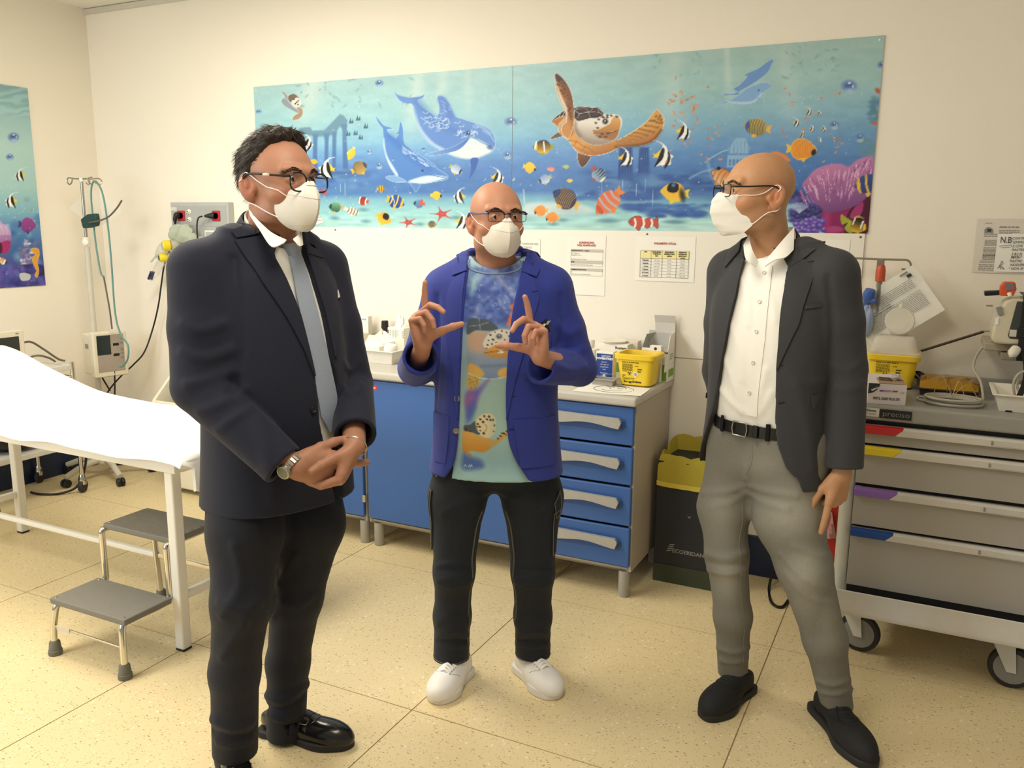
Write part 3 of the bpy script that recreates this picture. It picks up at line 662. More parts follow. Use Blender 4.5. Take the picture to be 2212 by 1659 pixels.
def paint_left(U,V,z):
 p=Paint(U,V);t=(2.37-z)/1.16;r=random.Random(11)
 p.C=ramp(t,[(0,'#8fb6bd'),(.12,'#9bc4c8'),(.3,'#b4d6d3'),(.5,'#a8d0d0'),(.62,'#86b8cc'),(.7,'#5f8fbc'),(.8,'#4a6ea6'),(.9,'#4a4f92'),(1,'#4a4590')])
 top=np.clip((.17-t)/.05,0,1)
 p.C+=(top*12*np.sin(V/3.2+U/30+vnoise(U/18,V/9,2)*5))[:,None]
 for k in range(34):
  x,y=r.uniform(-10,84),r.uniform(472,600);p.blob(x,y,r.uniform(6,13),r.uniform(6,12),r.choice(['#4a7ab0','#3f68a4','#5a8cc0','#6fa0c8']),0,.5,.7)
 for k in range(46):
  x,y=r.uniform(42,82),r.uniform(520,578);p.blob(x,y,r.uniform(3,6),r.uniform(2.5,4.5),r.choice(['#b9a9cc','#8a7fb0','#d6cbe0','#76709e']),0,.4,.9)
 p.fill(T8((150,1420),(235,1410),(330,1420),(335,1500),(160,1480)),'#2b2a4c',al=.85,soft=3)
 for k in range(60):
  x,y=r.uniform(-10,96),r.uniform(575,622);p.blob(x,y,r.uniform(4,9),r.uniform(4,8),r.choice(['#3a3a8a','#4b459c','#5d54ae','#33347c','#6a5fb6']),0,.5,.8)
 p.fill(T8((-10,1080),(30,1100),(70,1140),(90,1210),(60,1250),(-10,1260)),'#c5a3cf',g=(T8((0,1090))[0],T8((40,1250))[0],'#9a6aa6'));p.fill(T8((-10,1250),(80,1230),(60,1320),(-10,1320)),'#a52f6a');p.fill(T8((-10,1240),(16,1260),(14,1320),(-10,1320)),'#4c1c34')
 for k in range(14):p.stroke(T8((k*6-8,1100),(k*7-8,1180)),1.4,'#dcc3e4',al=.6)
 oval(p,*T8((220,1105))[0],16,16,'#a04a9a',.1,'#4a3c78','#7f3f86',fl=1)
 p.fill(T8((240,1300),(265,1283),(300,1295),(305,1340),(290,1400),(300,1440),(298,1490),(285,1512),(272,1490),(285,1460),(262,1410),(252,1360),(275,1340),(262,1320)),'#e0a23c',out='#f2d08a',ow=.6)
 p.fill(T8((155,1490),(190,1480),(235,1495),(225,1530),(170,1535)),'#c2c6c8',out='#e8ecec',ow=.6)
 for x,y,s_ in((158,712,12),(88,912,14)):idol(p,*T8((x,y))[0],s_,.15,-1)
 for q,rr in(((105,427),11),((77,580),7.5)):bubble(p,*T8(q)[0],rr)
 for q,rr in(((208,908),7),((241,980),5)):p.blob(*T8(q)[0],rr,rr*.85,'#8ab0b4',0,.4,.7)
 oval(p,*T8((14,1385))[0],9,7,'#e0853c',.4,'#2a2a30','#d8d8d8',None,2,'#ffffff',fl=-1)
 for k in range(40):p.blob(r.uniform(0,90),r.uniform(380,610),1,1.3,'#e8f2f6',0,.5,.5)
 return np.clip(p.C,0,255)
M_print=mat('mural_print',None,.38,var=.0,attr='Col',spec=.35)
M_edge=mat('mural_backing','#d8d8d2',.5)
def print_panel(name,parent,axis,val,a0,a1,z0,z1,painter,step,off):
 na,nz=int((a1-a0)/step)+2,int((z1-z0)/step)+2
 A,Z=np.meshgrid(np.linspace(a0,a1,na),np.linspace(z0,z1,nz),indexing='ij')
 P=np.empty((na,nz,3));P[...,axis]=val+off;P[...,1-axis]=A;P[...,2]=Z
 uv=project(P.reshape(-1,3));col=painter(uv[:,0],uv[:,1],Z.ravel())/255.0
 col=np.where(col<=.04045,col/12.92,((col+.055)/1.055)**2.4)*.94
 I=np.arange(na*nz).reshape(na,nz)
 F=np.stack([I[:-1,:-1],I[1:,:-1],I[1:,1:],I[:-1,1:]],-1).reshape(-1,4)
 me=npmesh(name,P.reshape(-1,3)-root_loc(parent),F,True,col)
 return place(name,me,M_print,parent)
mur=thing('sea_mural',(-1.9,WALL_Y,1.577),'long sea life mural of dolphins, turtles and reef fish on the back wall','mural')
SEAMX=-1.908
for nm,x0,x1 in(('panel',-3.549,SEAMX-.0012),('panel',SEAMX+.0012,-.258)):
 pb=MB().box(x0,x1,WALL_Y-.006,WALL_Y,1.577,2.354).build(nm,M_edge,mur)
 print_panel('print',pb,1,WALL_Y-.006,x0,x1,1.577,2.354,paint_back,.0042,-.0006)
for x,z in((-3.53,2.335),(-1.925,2.338),(-1.89,1.59),(-.275,2.338),(-3.53,1.59)):
 MB().lathe([(.0005,.003),(.004,.002),(.0045,0)],(x,WALL_Y-.0066,z),(0,-1,0),8).build('screw',mat('screw_white','#e8e8e4',.4),mur)
mur2=thing('reef_poster',(WALL_X,3.0,1.2),'tall coral reef poster with a seahorse on the left wall','poster')
pb=MB().box(WALL_X,WALL_X+.006,2.2,3.411,1.207,2.366).build('panel',M_edge,mur2)
print_panel('print',pb,0,WALL_X+.006,2.9,3.411,1.207,2.366,paint_left,.0042,.0006)
MB().box(WALL_X+.006,WALL_X+.0064,2.2,2.9,1.207,2.366).build('plain_area',mat('poster_teal','#8fbcc6',.4),mur2)
M_blue=mat('blue_laminate','#3f66a6',.32,var=.03,scale=3)
M_carc=mat('carcass_grey','#b9b0a2',.5,var=.03)
M_top=mat('worktop_grey','#c3bfb4',.38,var=.04,scale=60)
M_hand=mat('handle_silver','#b4b1aa',.38,.25)
M_leg=mat('leg_grey','#a9a59b',.45)
M_chrome=mat('chrome','#d6d2c8',.12,1.0,var=.03)
M_steel=mat('brushed_steel','#b3aca0',.3,.9)
M_black=mat('black_plastic','#17171a',.45)
M_blackc=mat('black_cable','#1c1a18',.5)
M_wplast=mat('white_plastic','#ece7da',.4,var=.02)
M_paper=mat('paper_white','#f4f1e8',.7,var=.02,scale=8)
M_ink=mat('ink_dark','#3a3836',.8)
M_inkg=mat('ink_grey','#8d8a86',.8)
M_inkr=mat('ink_red','#b4463f',.8)
M_clear=mat('clear_plastic','#f2f4f0',.12,trans=.92,alpha=.32,ior=1.3)
M_haze=mat('frosted_plastic','#f3efe2',.3,trans=.45,ior=1.2,sss=0)
M_yellow=mat('yellow_plastic','#f2cf31',.35,var=.02)
FY=3.31
def cab_legs(xs,root):
 for x in xs:
  for y in(3.345,3.78):
   MB().lathe([(.022,0),(.0245,.004),(.0245,.12)],(x,y,0),n=16).build('leg',M_leg,root,smooth=True)
def arch_handle(xa,xb,z,root):
 n=24;top=[];bot=[]
 for i in range(n+1):
  t=i/n;x=xa+(xb-xa)*t
  top.append((x,z+.022-.006*t));bot.append((x,z-.020-.008*math.sin(t*math.pi*2.2+.6)-.002*t))
 e=[(xb+.008,z+.006),(xb+.010,z-.005),(xb+.006,z-.014)];a=[(xa-.008,z-.010),(xa-.010,z+.002),(xa-.006,z+.012)]
 poly=top+e+bot[::-1]+a
 return MB().prism(poly,(0,FY-.030,0),(1,0,0),(0,0,1),(0,.016,0)).build('handle',M_hand,root,bevel=.005,seg=3)
def carcass(root,x0,x1):
 b=MB().box(x0,x0+.018,FY+.02,3.83,.12,.858).box(x1-.018,x1,FY+.02,3.83,.12,.858).box(x0+.018,x1-.018,FY+.02,3.83,.12,.138).box(x0+.018,x1-.018,3.815,3.83,.138,.858).box(x0+.018,x1-.018,FY+.02,3.815,.84,.858)
 return b.build('carcass',M_carc,root,bevel=.001)
c=thing('base_cabinet',(-2.75,3.57,0),'blue door base cabinet behind the man in the navy suit','cabinet','blue base cabinets')
carcass(c,-3.06,-2.452);cab_legs((-3.03,-2.478),c)
d=MB().box(-3.05,-2.458,FY,FY+.019,.148,.852).build('door',M_blue,c,bevel=.006,seg=3)
MB().box(-2.463,-2.446,FY-.004,FY+.016,.225,.262).build('hinge',M_chrome,d,bevel=.002)
MB().box(-2.463,-2.446,FY-.004,FY+.016,.74,.777).build('hinge',M_chrome,d,bevel=.002)
c=thing('base_cabinet',(-1.98,3.57,0),'wide blue two door base cabinet behind the man in the royal blue jacket','cabinet','blue base cabinets')
carcass(c,-2.436,-1.528);cab_legs((-2.392,-1.57),c)
for x0,x1 in((-2.43,-1.985),(-1.979,-1.532)):
 d=MB().box(x0,x1,FY,FY+.019,.148,.852).build('door',M_blue,c,bevel=.006,seg=3)
 if x0<-2.2:
  s_=MB().box(-2.404,-2.362,FY-.0008,FY,.806,.828).build('sticker',mat('sticker_red','#c23a4a',.4),d)
  MB().box(-2.396,-2.37,FY-.0012,FY-.0008,.812,.821).build('sticker_print',mat('sticker_pink','#e9a6a8',.5),d)
c=thing('drawer_unit',(-1.29,3.57,0),'blue four drawer base unit with wavy silver handles','cabinet')
carcass(c,-1.524,-1.06);cab_legs((-1.49,-1.094),c)
for z0,z1 in((.689,.854),(.515,.680),(.333,.506),(.146,.324)):
 d=MB().box(-1.519,-1.065,FY,FY+.019,z0,z1).build('drawer',M_blue,c,bevel=.007,seg=3)
 zc=z1-.062
 MB().prism([(-1.475,zc+.008),(-1.105,zc+.004),(-1.1,zc-.02),(-1.115,zc-.04),(-1.15,zc-.046),(-1.43,zc-.046),(-1.465,zc-.038),(-1.478,zc-.02)],(0,FY-.003,0),(1,0,0),(0,0,1),(0,.0035,0)).build('grip_shade_plate',mat('blue_recess_shade','#365a96',.4),d,bevel=.002)  # raised plate; its darker blue stands in for shade inside the grip
 arch_handle(-1.475,-1.122,zc,d)
tp=thing('worktop',(-2.05,3.57,.86),'grey laminate worktop with rounded front running over the blue cabinets','worktop')
MB().box(-3.07,-1.05,3.288,3.842,.86,.90).build('slab',M_top,tp,bevel=.012,seg=3)
tag(MB().box(-3.07,-1.05,3.822,3.8415,.9005,.945).build('trim_2',M_top,bevel=.004),'low grey upstand strip along the back of the worktop',kind='structure')
CT=.90
def spanb(u0,v0,u1,v1,y):
 a,b=on(u0,v0,1,y),on(u1,v1,1,y)
 return a[0],b[0],b[2],a[2]
def boxthing(name,label,cat,x0,x1,y0,y1,z0,z1,m,group=None,bevel=.0015,part='body'):
 t=thing(name,((x0+x1)/2,(y0+y1)/2,z0),label,cat,group)
 MB().box(x0,x1,y0,y1,z0,z1).build(part,m,t,bevel=bevel)
 return t
tr=thing('tray',(-2.58,3.62,CT),'white plastic tray full of small dressing packets on the worktop','tray')
tx0,tx1,ty0,ty1,th=-2.80,-2.405,3.50,3.75,.068
def tray_mesh(x0,x1,y0,y1,z0,h,fl_,w,name,m,root):
 ins=[]
 def ring(dx,z):
  return[(x0-dx,y0-dx,z),(x1+dx,y0-dx,z),(x1+dx,y1+dx,z),(x0-dx,y1+dx,z)]
 rings=[ring(0,z0),ring(fl_,z0+h-.006),ring(fl_+.012,z0+h-.004),ring(fl_+.012,z0+h),ring(fl_-w,z0+h),ring(-w,z0+w)]
 b=MB();V=[p for r_ in rings for p in r_]
 F=[(i*4+k,i*4+(k+1)%4,(i+1)*4+(k+1)%4,(i+1)*4+k)for i in range(5)for k in range(4)]+[(3,2,1,0),(20,21,22,23)]
 b.add(V,F);return b.build(name,m,root,bevel=.007,seg=3)
tray_mesh(tx0,tx1,ty0,ty1,CT,th,.012,.004,'basin',mat('tray_white','#dedad0',.35),tr)
def pack(name,label,x0,x1,y0,y1,z0,z1,m,cat='packet',rz=0):
 t=thing(name,((x0+x1)/2,(y0+y1)/2,z0),label,cat,rz=rz)
 w,d_=(x1-x0)/2,(y1-y0)/2
 MB().box(-w,w,-d_,d_,0,z1-z0).build('body',m,t,bevel=.003,local=True)
 return t
M_cart=mat('carton_white','#f3efe3',.6)
t=pack('dressing_packet','open white dressing carton with a grey oval lying in the tray',-2.76,-2.63,3.52,3.58,CT+.02,CT+.085,M_cart)
MB().lathe([(.001,0),(.014,0),(.014,.001)],(.035,-.0305,.042),(0,-1,0),16).build('oval_print',M_inkg,t,local=True)
t=pack('dressing_carton','white dressing carton with raised flap in the middle of the tray',-2.62,-2.50,3.53,3.60,CT+.02,CT+.082,M_cart)
MB().add([(-.06,.0,.062),(-.02,-.01,.115),(.02,-.01,.115),(.058,0,.062)],[(0,1,2,3)]).build('flap',M_cart,t,local=True,solid=.0015)
g=thing('gauze_roll',(-2.455,3.56,CT+.005),'white gauze roll standing at the near end of the tray','bandage')
MB().lathe([(.004,.09),(.026,.09),(.034,.082),(.036,.05),(.034,.012),(.028,0)],(-2.455,3.56,CT+.005),(.15,-.1,1),20).build('roll',M_paper,g,smooth=True)
g=thing('gauze_pad_stack',(-2.60,3.68,CT+.006),'loose pile of folded gauze pads at the back of the tray','gauze')
for k in range(4):
 MB().obox((-2.60+.006*k,3.68,CT+.018+.02*k),(1,.1*k-.1,.02),(-.1*k+.1,1,0),(0,0,1),.055,.04,.009).build('pad',M_paper,g,bevel=.004)
x0,x1,z0,z1=spanb(778,682,797,722,3.77)
t=boxthing('plaster_box','tall white sticking plaster box printed with a tan plaster','box',x0-.01,x1,3.765,3.80,CT,z1,M_cart)
MB().prism([(x0+.025+.010*math.cos(a),CT+.105+.012*math.sin(a))if a<=math.pi else(x0+.025+.010*math.cos(a),CT+.06)for a in np.linspace(0,math.pi*2,13)[:-1]],(0,3.7645,0),(1,0,0),(0,0,1),(0,-.0005,0)).build('print',mat('tan_print','#d8b685',.6),t)
for k in range(3):MB().box(x0+.004+.014*k,x0+.012+.014*k,3.764,3.765,z1-.022,z1-.014).build('print',M_inkg,t)
t=thing('cotton_pot',(-2.71,3.74,CT),'short white pot standing left of the cotton bag','pot')
MB().lathe([(.03,0),(.036,.002),(.04,.12),(.036,.12),(.033,.01),(0.001,.008)],(-2.735,3.70,CT),n=24).build('body',mat('pot_cream','#e6dfcb',.4),t,smooth=True)
def crumple(c,r,sc,seed,name,m,root,amp=.18,n=26):
 rr=random.Random(seed);ph=[(rr.uniform(2,5),rr.uniform(2,5),rr.uniform(0,6),rr.uniform(0,6))for _ in range(5)]
 b=MB();V=[];mm=n//2
 for i in range(mm+1):
  th_=math.pi*i/mm
  for k in range(n):
   a=2*math.pi*k/n
   q=1+amp*sum(math.sin(p[0]*a+p[2])*math.sin(p[1]*th_+p[3])for p in ph)/2.2
   V.append((c[0]+r*q*math.sin(th_)*math.cos(a)*sc[0],c[1]+r*q*math.sin(th_)*math.sin(a)*sc[1],c[2]-r*q*math.cos(th_)*sc[2]))
 b.add(V,[(i*n+k,i*n+(k+1)%n,(i+1)*n+(k+1)%n,(i+1)*n+k)for i in range(mm)for k in range(n)])
 o=b.build(name,m,root,smooth=True)
 return o
t=thing('cotton_bag',(-2.60,3.735,CT),'crumpled clear bag of cotton wool beside the brown bottle','bag')
crumple((-2.635,3.755,CT+.062),.062,(1.05,.5,1),3,'bag',mat('cotton_white','#efe8d8',.7,bump=.6,bscale=60),t)
t=thing('antiseptic_bottle',(-2.54,3.79,CT),'brown antiseptic bottle with a square black cap','bottle')
bx=on(833,720,1,3.79)[0]
MB().lathe([(.03,0),(.033,.004),(.033,.115),(.030,.128),(.015,.134),(.015,.142)],(bx,3.785,CT),n=24).build('body',mat('brown_bottle','#4a2a1c',.25),t,smooth=True)
MB().lathe([(.0335,.02),(.0336,.03),(.0336,.085),(.0335,.095)],(bx,3.785,CT),n=24,cap=False).build('label_band',mat('bottle_label','#e0cdb4',.5),t,smooth=True)
MB().lathe([(.019,.140),(.02,.144),(.0185,.180),(.016,.183)],(bx,3.785,CT),n=8).build('cap',M_black,t)
t=thing('tissue_box',(-2.44,3.74,CT),'white tissue carton with a tissue sticking out behind the tray','box')
x0,x1,z0,z1=spanb(837,707,873,738,3.72)
MB().box(x0,x1,3.72,3.81,CT,z1).build('carton',M_cart,t,bevel=.002)
crumple(((x0+x1)/2,3.765,z1+.02),.03,(.9,.45,1.35),5,'tissue',M_paper,t,.3)
text('TES4',.022,(x1-.012,3.7195,z1-.008),(0,0,-1),(1,0,0),M_inkg,t)
for k in range(9):MB().box(x0+.008+.007*k,x0+.0095+.007*k,3.7192,3.72,z1-.055+.006*(k%3),z1-.012).build('print',M_inkg,t)
MB().box(x0+.002,x0+.006,3.7192,3.72,z1-.032,z1-.012).build('print',M_ink,t)
t=thing('white_jug',(-2.33,3.72,CT),'white plastic jug with a grey lid behind the raised hand','jug')
x0,x1,z0,z1=spanb(884,680,925,760,3.70);xc=(x0+x1)/2
MB().lathe([(.055,0),(.06,.01),(.058,.11),(.05,z1-CT-.02),(.045,z1-CT-.008)],(xc,3.72,CT),n=28).build('body',mat('jug_white','#f7f4ea',.3),t,smooth=True)
MB().lathe([(.048,z1-CT-.010),(.05,z1-CT-.004),(.046,z1-CT)],(xc,3.72,CT),n=28).build('lid',M_inkg,t,smooth=True)
t=thing('pump_bottle',(-1.47,3.76,CT),'tall white round bottle close behind the blue jacket elbow','bottle')
x0,x1,z0,z1=spanb(1263,733,1284,800,3.74);xc=(x0+x1)/2
MB().lathe([(.026,0),(.029,.004),(.029,z1-CT-.05),(.022,z1-CT-.036),(.022,z1-CT-.03)],(xc,3.74,CT),n=24).build('body',M_wplast,t,smooth=True)
MB().lathe([(.0245,z1-CT-.032),(.0245,z1-CT-.004),(.022,z1-CT)],(xc,3.74,CT),n=24).build('cap',M_wplast,t,smooth=True)
MB().lathe([(.0293,.045),(.0294,.06)],(xc,3.74,CT),n=24,cap=False).build('label_band',mat('navy_band','#2c4a78',.5),t)
t=thing('ointment_jar',(-1.40,3.69,CT),'small white jar beside the tall round bottle','jar')
x0,x1,z0,z1=spanb(1272,752,1290,800,3.685);xc=(x0+x1)/2
MB().lathe([(.024,0),(.026,.004),(.026,z1-CT-.03),(.027,z1-CT-.028),(.027,z1-CT-.003),(.024,z1-CT)],(xc,3.685,CT),n=24).build('body',M_wplast,t,smooth=True)
t=thing('paper_sachet',(-1.38,3.60,CT),'crumpled pale foil sachet standing left of the blue medicine box','packet')
x0,x1,z0,z1=spanb(1266,775,1287,820,3.60)
crumple(((x0+x1)/2,3.60,(CT+z1)/2),(z1-CT)/2,(.38,.3,1),8,'sachet',mat('sachet_foil','#cfc8ba',.35,.2,var=.2,scale=40),t,.2)
x0,x1,z0,z1=spanb(1288,760,1323,822,3.575);zt=z1+.004
t=boxthing('medicine_box','dark blue and white medicine box with white lettering','box',x0,x1,3.575,3.625,CT,zt,M_cart)
MB().box(x0+.003,x1-.002,3.5742,3.575,CT+.004,zt-.010).build('blue_front',mat('med_blue','#1e3f8f',.35),t)
MW=mat('print_white','#eef1f6',.5)
text('MOMENTKID',.0135,((x0+x1)/2,3.574,zt-.036),(1,0,0),(0,0,1),MW,t,align='CENTER',bold=.0006)
for k,(w,s_)in enumerate((('Bambini',.008),('100 mg/5 ml',.008),('sospensione',.008),('orale',.008),('Ibuprofene',.008))):
 text(w,s_,((x0+x1)/2,3.574,zt-.050-.011*k-(.006 if k==4 else 0)),(1,0,0),(0,0,1),MW,t,align='CENTER')
MB().prism([(.014*math.cos(a)*(1 if math.sin(a)<0 else .6),.016*math.sin(a))for a in np.linspace(0,6.283,17)[:-1]],((x0+x1)/2,3.574,CT+.022),(1,0,0),(0,0,1),(0,-.0004,0)).build('print',MW,t)
for k in range(2):MB().box(x0+.025,x1-.012,3.5736,3.5742,zt-.019-.004*k,zt-.0175-.004*k).build('print',MW,t)
t=thing('specimen_box',(-1.27,3.50,CT),'low grey open box with a clear lid in front of the blue medicine box','box')
gx0,gx1=-1.325,-1.228
tray_mesh(gx0,gx1,3.495,3.545,CT,.03,0,.003,'tray',mat('box_grey','#a39f94',.5),t)
MB().add([(gx0+.002,3.497,CT+.032),(gx1+.012,3.505,CT+.056),(gx1+.012,3.54,CT+.058),(gx0+.002,3.54,CT+.034)],[(0,1,2,3)]).build('clear_lid',M_clear,t,solid=.002)
MB().add([(gx0+.004,3.4965,CT+.034),(gx0+.022,3.4985,CT+.039),(gx0+.022,3.515,CT+.040),(gx0+.004,3.515,CT+.035)],[(0,1,2,3)]).build('red_print',mat('red_print','#b8505a',.5),t,solid=.0008)
x0,x1,z0,z1=spanb(1290,742,1351,800,3.68)
t=boxthing('dressing_box','white box with a round white lid lying on it behind the blue medicine box','box',x0,x1,3.70,3.80,CT,z1,M_cart)
text('Romens',.017,(x1-.06,3.6995,z1-.022),(1,0,0),(0,0,1),M_ink,t,bold=.0005)
MB().box(x1-.064,x1-.02,3.6992,3.70,CT+.03,CT+.075).build('green_print',mat('print_green','#7fae4c',.5),t)
t2=thing('round_lid',((x0+x1)/2,3.745,z1),'round white lid lying on the white dressing box','lid')
MB().lathe([(.05,0),(.056,.004),(.06,.011),(.057,.013),(.04,.009),(.001,.008)],((x0+x1)/2-.01,3.745,z1),n=32).build('disc',M_wplast,t2,smooth=True)
x0b,x1b,z0b,z1b=spanb(1346,735,1372,800,3.77)
t=boxthing('carton','plain pale carton at the back beside the open green box','box',x0b,x1b+.01,3.765,3.818,CT,z1b,mat('carton_pale','#e4dccb',.6))
MB().box(x0b+.02,x0b+.028,3.7642,3.765,z1b-.022,z1b-.014).build('print',M_ink,t)
def biohazard(c,ax,ay,r,m,root):
 c=np.asarray(c,float);ax,ay=np.asarray(ax,float),np.asarray(ay,float);b=MB();nrm=np.cross(ax,ay)
 for k in range(3):
  a0=math.pi/2+k*2*math.pi/3;cc=np.array([math.cos(a0),math.sin(a0)])*r*.46
  th_=np.linspace(a0+.55,a0+2*math.pi-.55,19)
  o_=[(cc[0]+r*.50*math.cos(a+math.pi*0),cc[1]+r*.50*math.sin(a))for a in th_]
  i_=[(cc[0]*1.14+r*.36*math.cos(a),cc[1]*1.14+r*.36*math.sin(a))for a in th_]
  b.add([c+ax*p[0]+ay*p[1]for p in o_+i_],[(i,i+1,19+i+1,19+i)for i in range(18)])
 b.add([c+ax*r*.2*math.cos(a)+ay*r*.2*math.sin(a)for a in np.linspace(0,6.283,13)[:-1]],[tuple(range(12))])
 return b.build('hazard_mark',m,root)
def bars(o,ax,ay,w,rows,rh,m,root,seed=1,fill=.8,name='print'):
 """lines of small unreadable print"""
 rr=random.Random(seed);b=MB();o,ax,ay=(np.asarray(q,float)for q in(o,ax,ay))
 for i in range(rows):
  x=0.0;end=w*(1 if i<rows-1 else rr.uniform(.4,.9))
  while x<end-.001:
   l=min(rr.uniform(1.2,4.5)*rh,end-x);p=o+ax*x-ay*(i*rh*1.7)
   b.add([p,p+ax*l,p+ax*l+ay*rh*fill,p+ay*rh*fill],[(0,1,2,3)]);x+=l+rh*.6
 return b.build(name,m,root)
M_ink2=mat('ink_brown','#4a4420',.8)
def tub(root,x0,x1,y0,y1,z0,h,flare,wt,name='tub',m=None):
 def ring(dx,z,r=.03,n=5):
  out=[]
  for cx,cy,a0 in((x1,y0,-90),(x1,y1,0),(x0,y1,90),(x0,y0,180)):
   sx,sy=(1 if cx==x1 else-1),(1 if cy==y1 else-1)
   for i in range(n):
    a=math.radians(a0+90*i/(n-1));out.append((cx+sx*dx-sx*r+r*math.cos(a),cy+sy*dx-sy*r+r*math.sin(a),z))
  return out
 prof=[(-.012,z0,),(0,z0+.008),(flare,z0+h-.022),(flare+.009,z0+h-.022),(flare+.011,z0+h-.003),(flare+.008,z0+h),(flare-wt,z0+h),(flare-wt-.002,z0+h-.01),(-wt-.004,z0+.012)]
 R=[ring(d_,z)for d_,z in prof];n=len(R[0])
 b=MB();b.add([p for r_ in R for p in r_],[(i*n+k,i*n+(k+1)%n,(i+1)*n+(k+1)%n,(i+1)*n+k)for i in range(len(R)-1)for k in range(n)]+[tuple(range(n))[::-1],tuple((len(R)-1)*n+k for k in range(n))])
 return b.build(name,m or M_yellow,root,smooth=True)
def sharps_print(root,x0,x1,y,z0,h,tilt):
 w=x1-x0;ay=unit((0,-tilt,1));P=lambda fx,fz:np.array([x0+w*fx,y-tilt*(h*fz)-.0008,z0+h*fz])
 bars(P(.10,.86),(1,0,0),ay,w*.62,1,h*.035,M_ink2,root,2);bars(P(.10,.80),(1,0,0),ay,w*.34,8,h*.022,M_ink2,root,3);bars(P(.52,.74),(1,0,0),ay,w*.2,1,h*.028,M_ink2,root,4)
 bars(P(.60,.62),(1,0,0),ay,w*.14,2,h*.05,M_ink2,root,5);bars(P(.10,.40),(1,0,0),ay,w*.11,3,h*.02,M_ink2,root,6);bars(P(.10,.30),(1,0,0),ay,w*.4,3,h*.016,M_ink2,root,7)
 biohazard(P(.335,.48),(1,0,0),ay,w*.085,M_ink,root)
 c=P(.53,.45);s_=w*.10
 MB().add([c+np.array([s_,-.0003,0]),c+ay*s_,c-np.array([s_,0,0]),c-ay*s_],[(0,1,2,3)]).build('white_diamond',M_paper,root)
 b=MB();e=np.array([0,-.0006,0])
 for r0,r1 in((.62,.44),):
  q=[np.array([1,0]),np.array([0,1]),np.array([-1,0]),np.array([0,-1])]
  V=[c+e+np.array([1,0,0])*k[0]*s_*r0+ay*k[1]*s_*r0 for k in q]+[c+e+np.array([1,0,0])*k[0]*s_*r1+ay*k[1]*s_*r1 for k in q]
  b.add(V,[(i,(i+1)%4,4+(i+1)%4,4+i)for i in range(4)])
 b.add([c+e+np.array([1,0,0])*s_*.18*math.cos(a)+ay*s_*.22*math.sin(a)for a in np.linspace(0,6.283,9)[:-1]],[tuple(range(8))])
 b.build('diamond_print',M_ink,root)
t=thing('sharps_tub',(-1.135,3.60,CT),'open yellow sharps tub with a biohazard mark on the worktop','tub')
tub(t,-1.212,-1.068,3.535,3.655,CT,.145,.014,.004)
sharps_print(t,-1.210,-1.070,3.535,CT,.125,.12)
text('Eco',.013,(-1.190,3.5335,CT+.018),(1,0,0),unit((0,-.12,1)),M_ink,t,bold=.0006);text('Eridania',.013,(-1.150,3.5335,CT+.018),(1,0,0),unit((0,-.12,1)),M_ink,t,bold=.0006)
MB().lathe([(.001,0),(.008,0),(.008,.0006)],(-1.160,3.5335,CT+.022),(0,-1,.1),12).build('print',M_ink,t)
q_=on(1437,790,0,-1.043)
MB().add([(-1.0385,q_[1]-.03,CT+.055),(-1.0385,q_[1]+.02,CT+.055),(-1.036,q_[1]+.02,CT+.118),(-1.036,q_[1]-.03,CT+.118)],[(0,1,2,3)]).build('side_label',M_paper,t,solid=.0006)
g=thing('used_vials',(-1.14,3.61,CT+.05),'small brown used vials lying inside the open yellow tub','vials')
for k in range(5):
 MB().lathe([(.007,0),(.0085,.002),(.0085,.035),(.005,.04)],(-1.175+.02*k,3.60+.015*(k%2),CT+.085+.008*(k%3)),(1,.3*(k-2),.25),10).build('vial',mat('brown_vial','#5e3f22',.3),g,smooth=True)
t=thing('glove_box',(-1.09,3.77,CT),'open white and green carton with its lid flap standing up','box')
x0,x1,z0,z1=spanb(1385,750,1443,824,3.715);zf=z1;yb=3.818
xr=-1.045;xl=x0+.004
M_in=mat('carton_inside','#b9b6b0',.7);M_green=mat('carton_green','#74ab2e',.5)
b=MB();b.add([(xl,3.715,CT),(xr,3.715,CT),(xr,3.715,zf),(xl,3.715,zf)],[(0,1,2,3)])
b.build('front_panel',M_cart,t,solid=.002)
zb_=on(1455,705,1,yb)[2]
MB().add([(xr,3.715,CT),(xr,yb,CT),(xr,yb,zf+.07),(xr,3.74,zf+.06),(xr,3.715,zf)],[(0,1,2,3,4)]).build('side_panel',M_cart,t,solid=.002)
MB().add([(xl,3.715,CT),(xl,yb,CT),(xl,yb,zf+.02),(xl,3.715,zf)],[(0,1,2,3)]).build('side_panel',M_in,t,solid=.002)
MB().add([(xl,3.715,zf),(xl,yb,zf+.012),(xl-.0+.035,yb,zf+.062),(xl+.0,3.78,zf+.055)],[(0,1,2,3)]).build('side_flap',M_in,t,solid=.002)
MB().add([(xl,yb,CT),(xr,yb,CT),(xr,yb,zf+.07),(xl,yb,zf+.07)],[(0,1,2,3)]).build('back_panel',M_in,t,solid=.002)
ztop=on(1430,680,1,yb)[2]
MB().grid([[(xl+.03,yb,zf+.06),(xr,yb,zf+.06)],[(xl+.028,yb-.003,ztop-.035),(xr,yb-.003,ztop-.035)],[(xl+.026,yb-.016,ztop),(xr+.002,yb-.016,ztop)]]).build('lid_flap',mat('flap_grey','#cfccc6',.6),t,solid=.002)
MB().box(xl+.018,xr-.004,3.7125,3.7138,CT+.004,CT+.078).build('green_print',M_green,t)
MB().box(xr+.0012,xr+.002,3.73,yb-.01,CT+.02,CT+.055).build('green_print',M_green,t)
text('Romens',.016,(xr-.052,3.7135,zf-.022),(1,0,0),(0,0,1),M_ink,t,bold=.0005);text('do',.024,(xr-.078,3.7135,CT+.085),(1,0,0),(0,0,1),M_ink,t,bold=.0004)
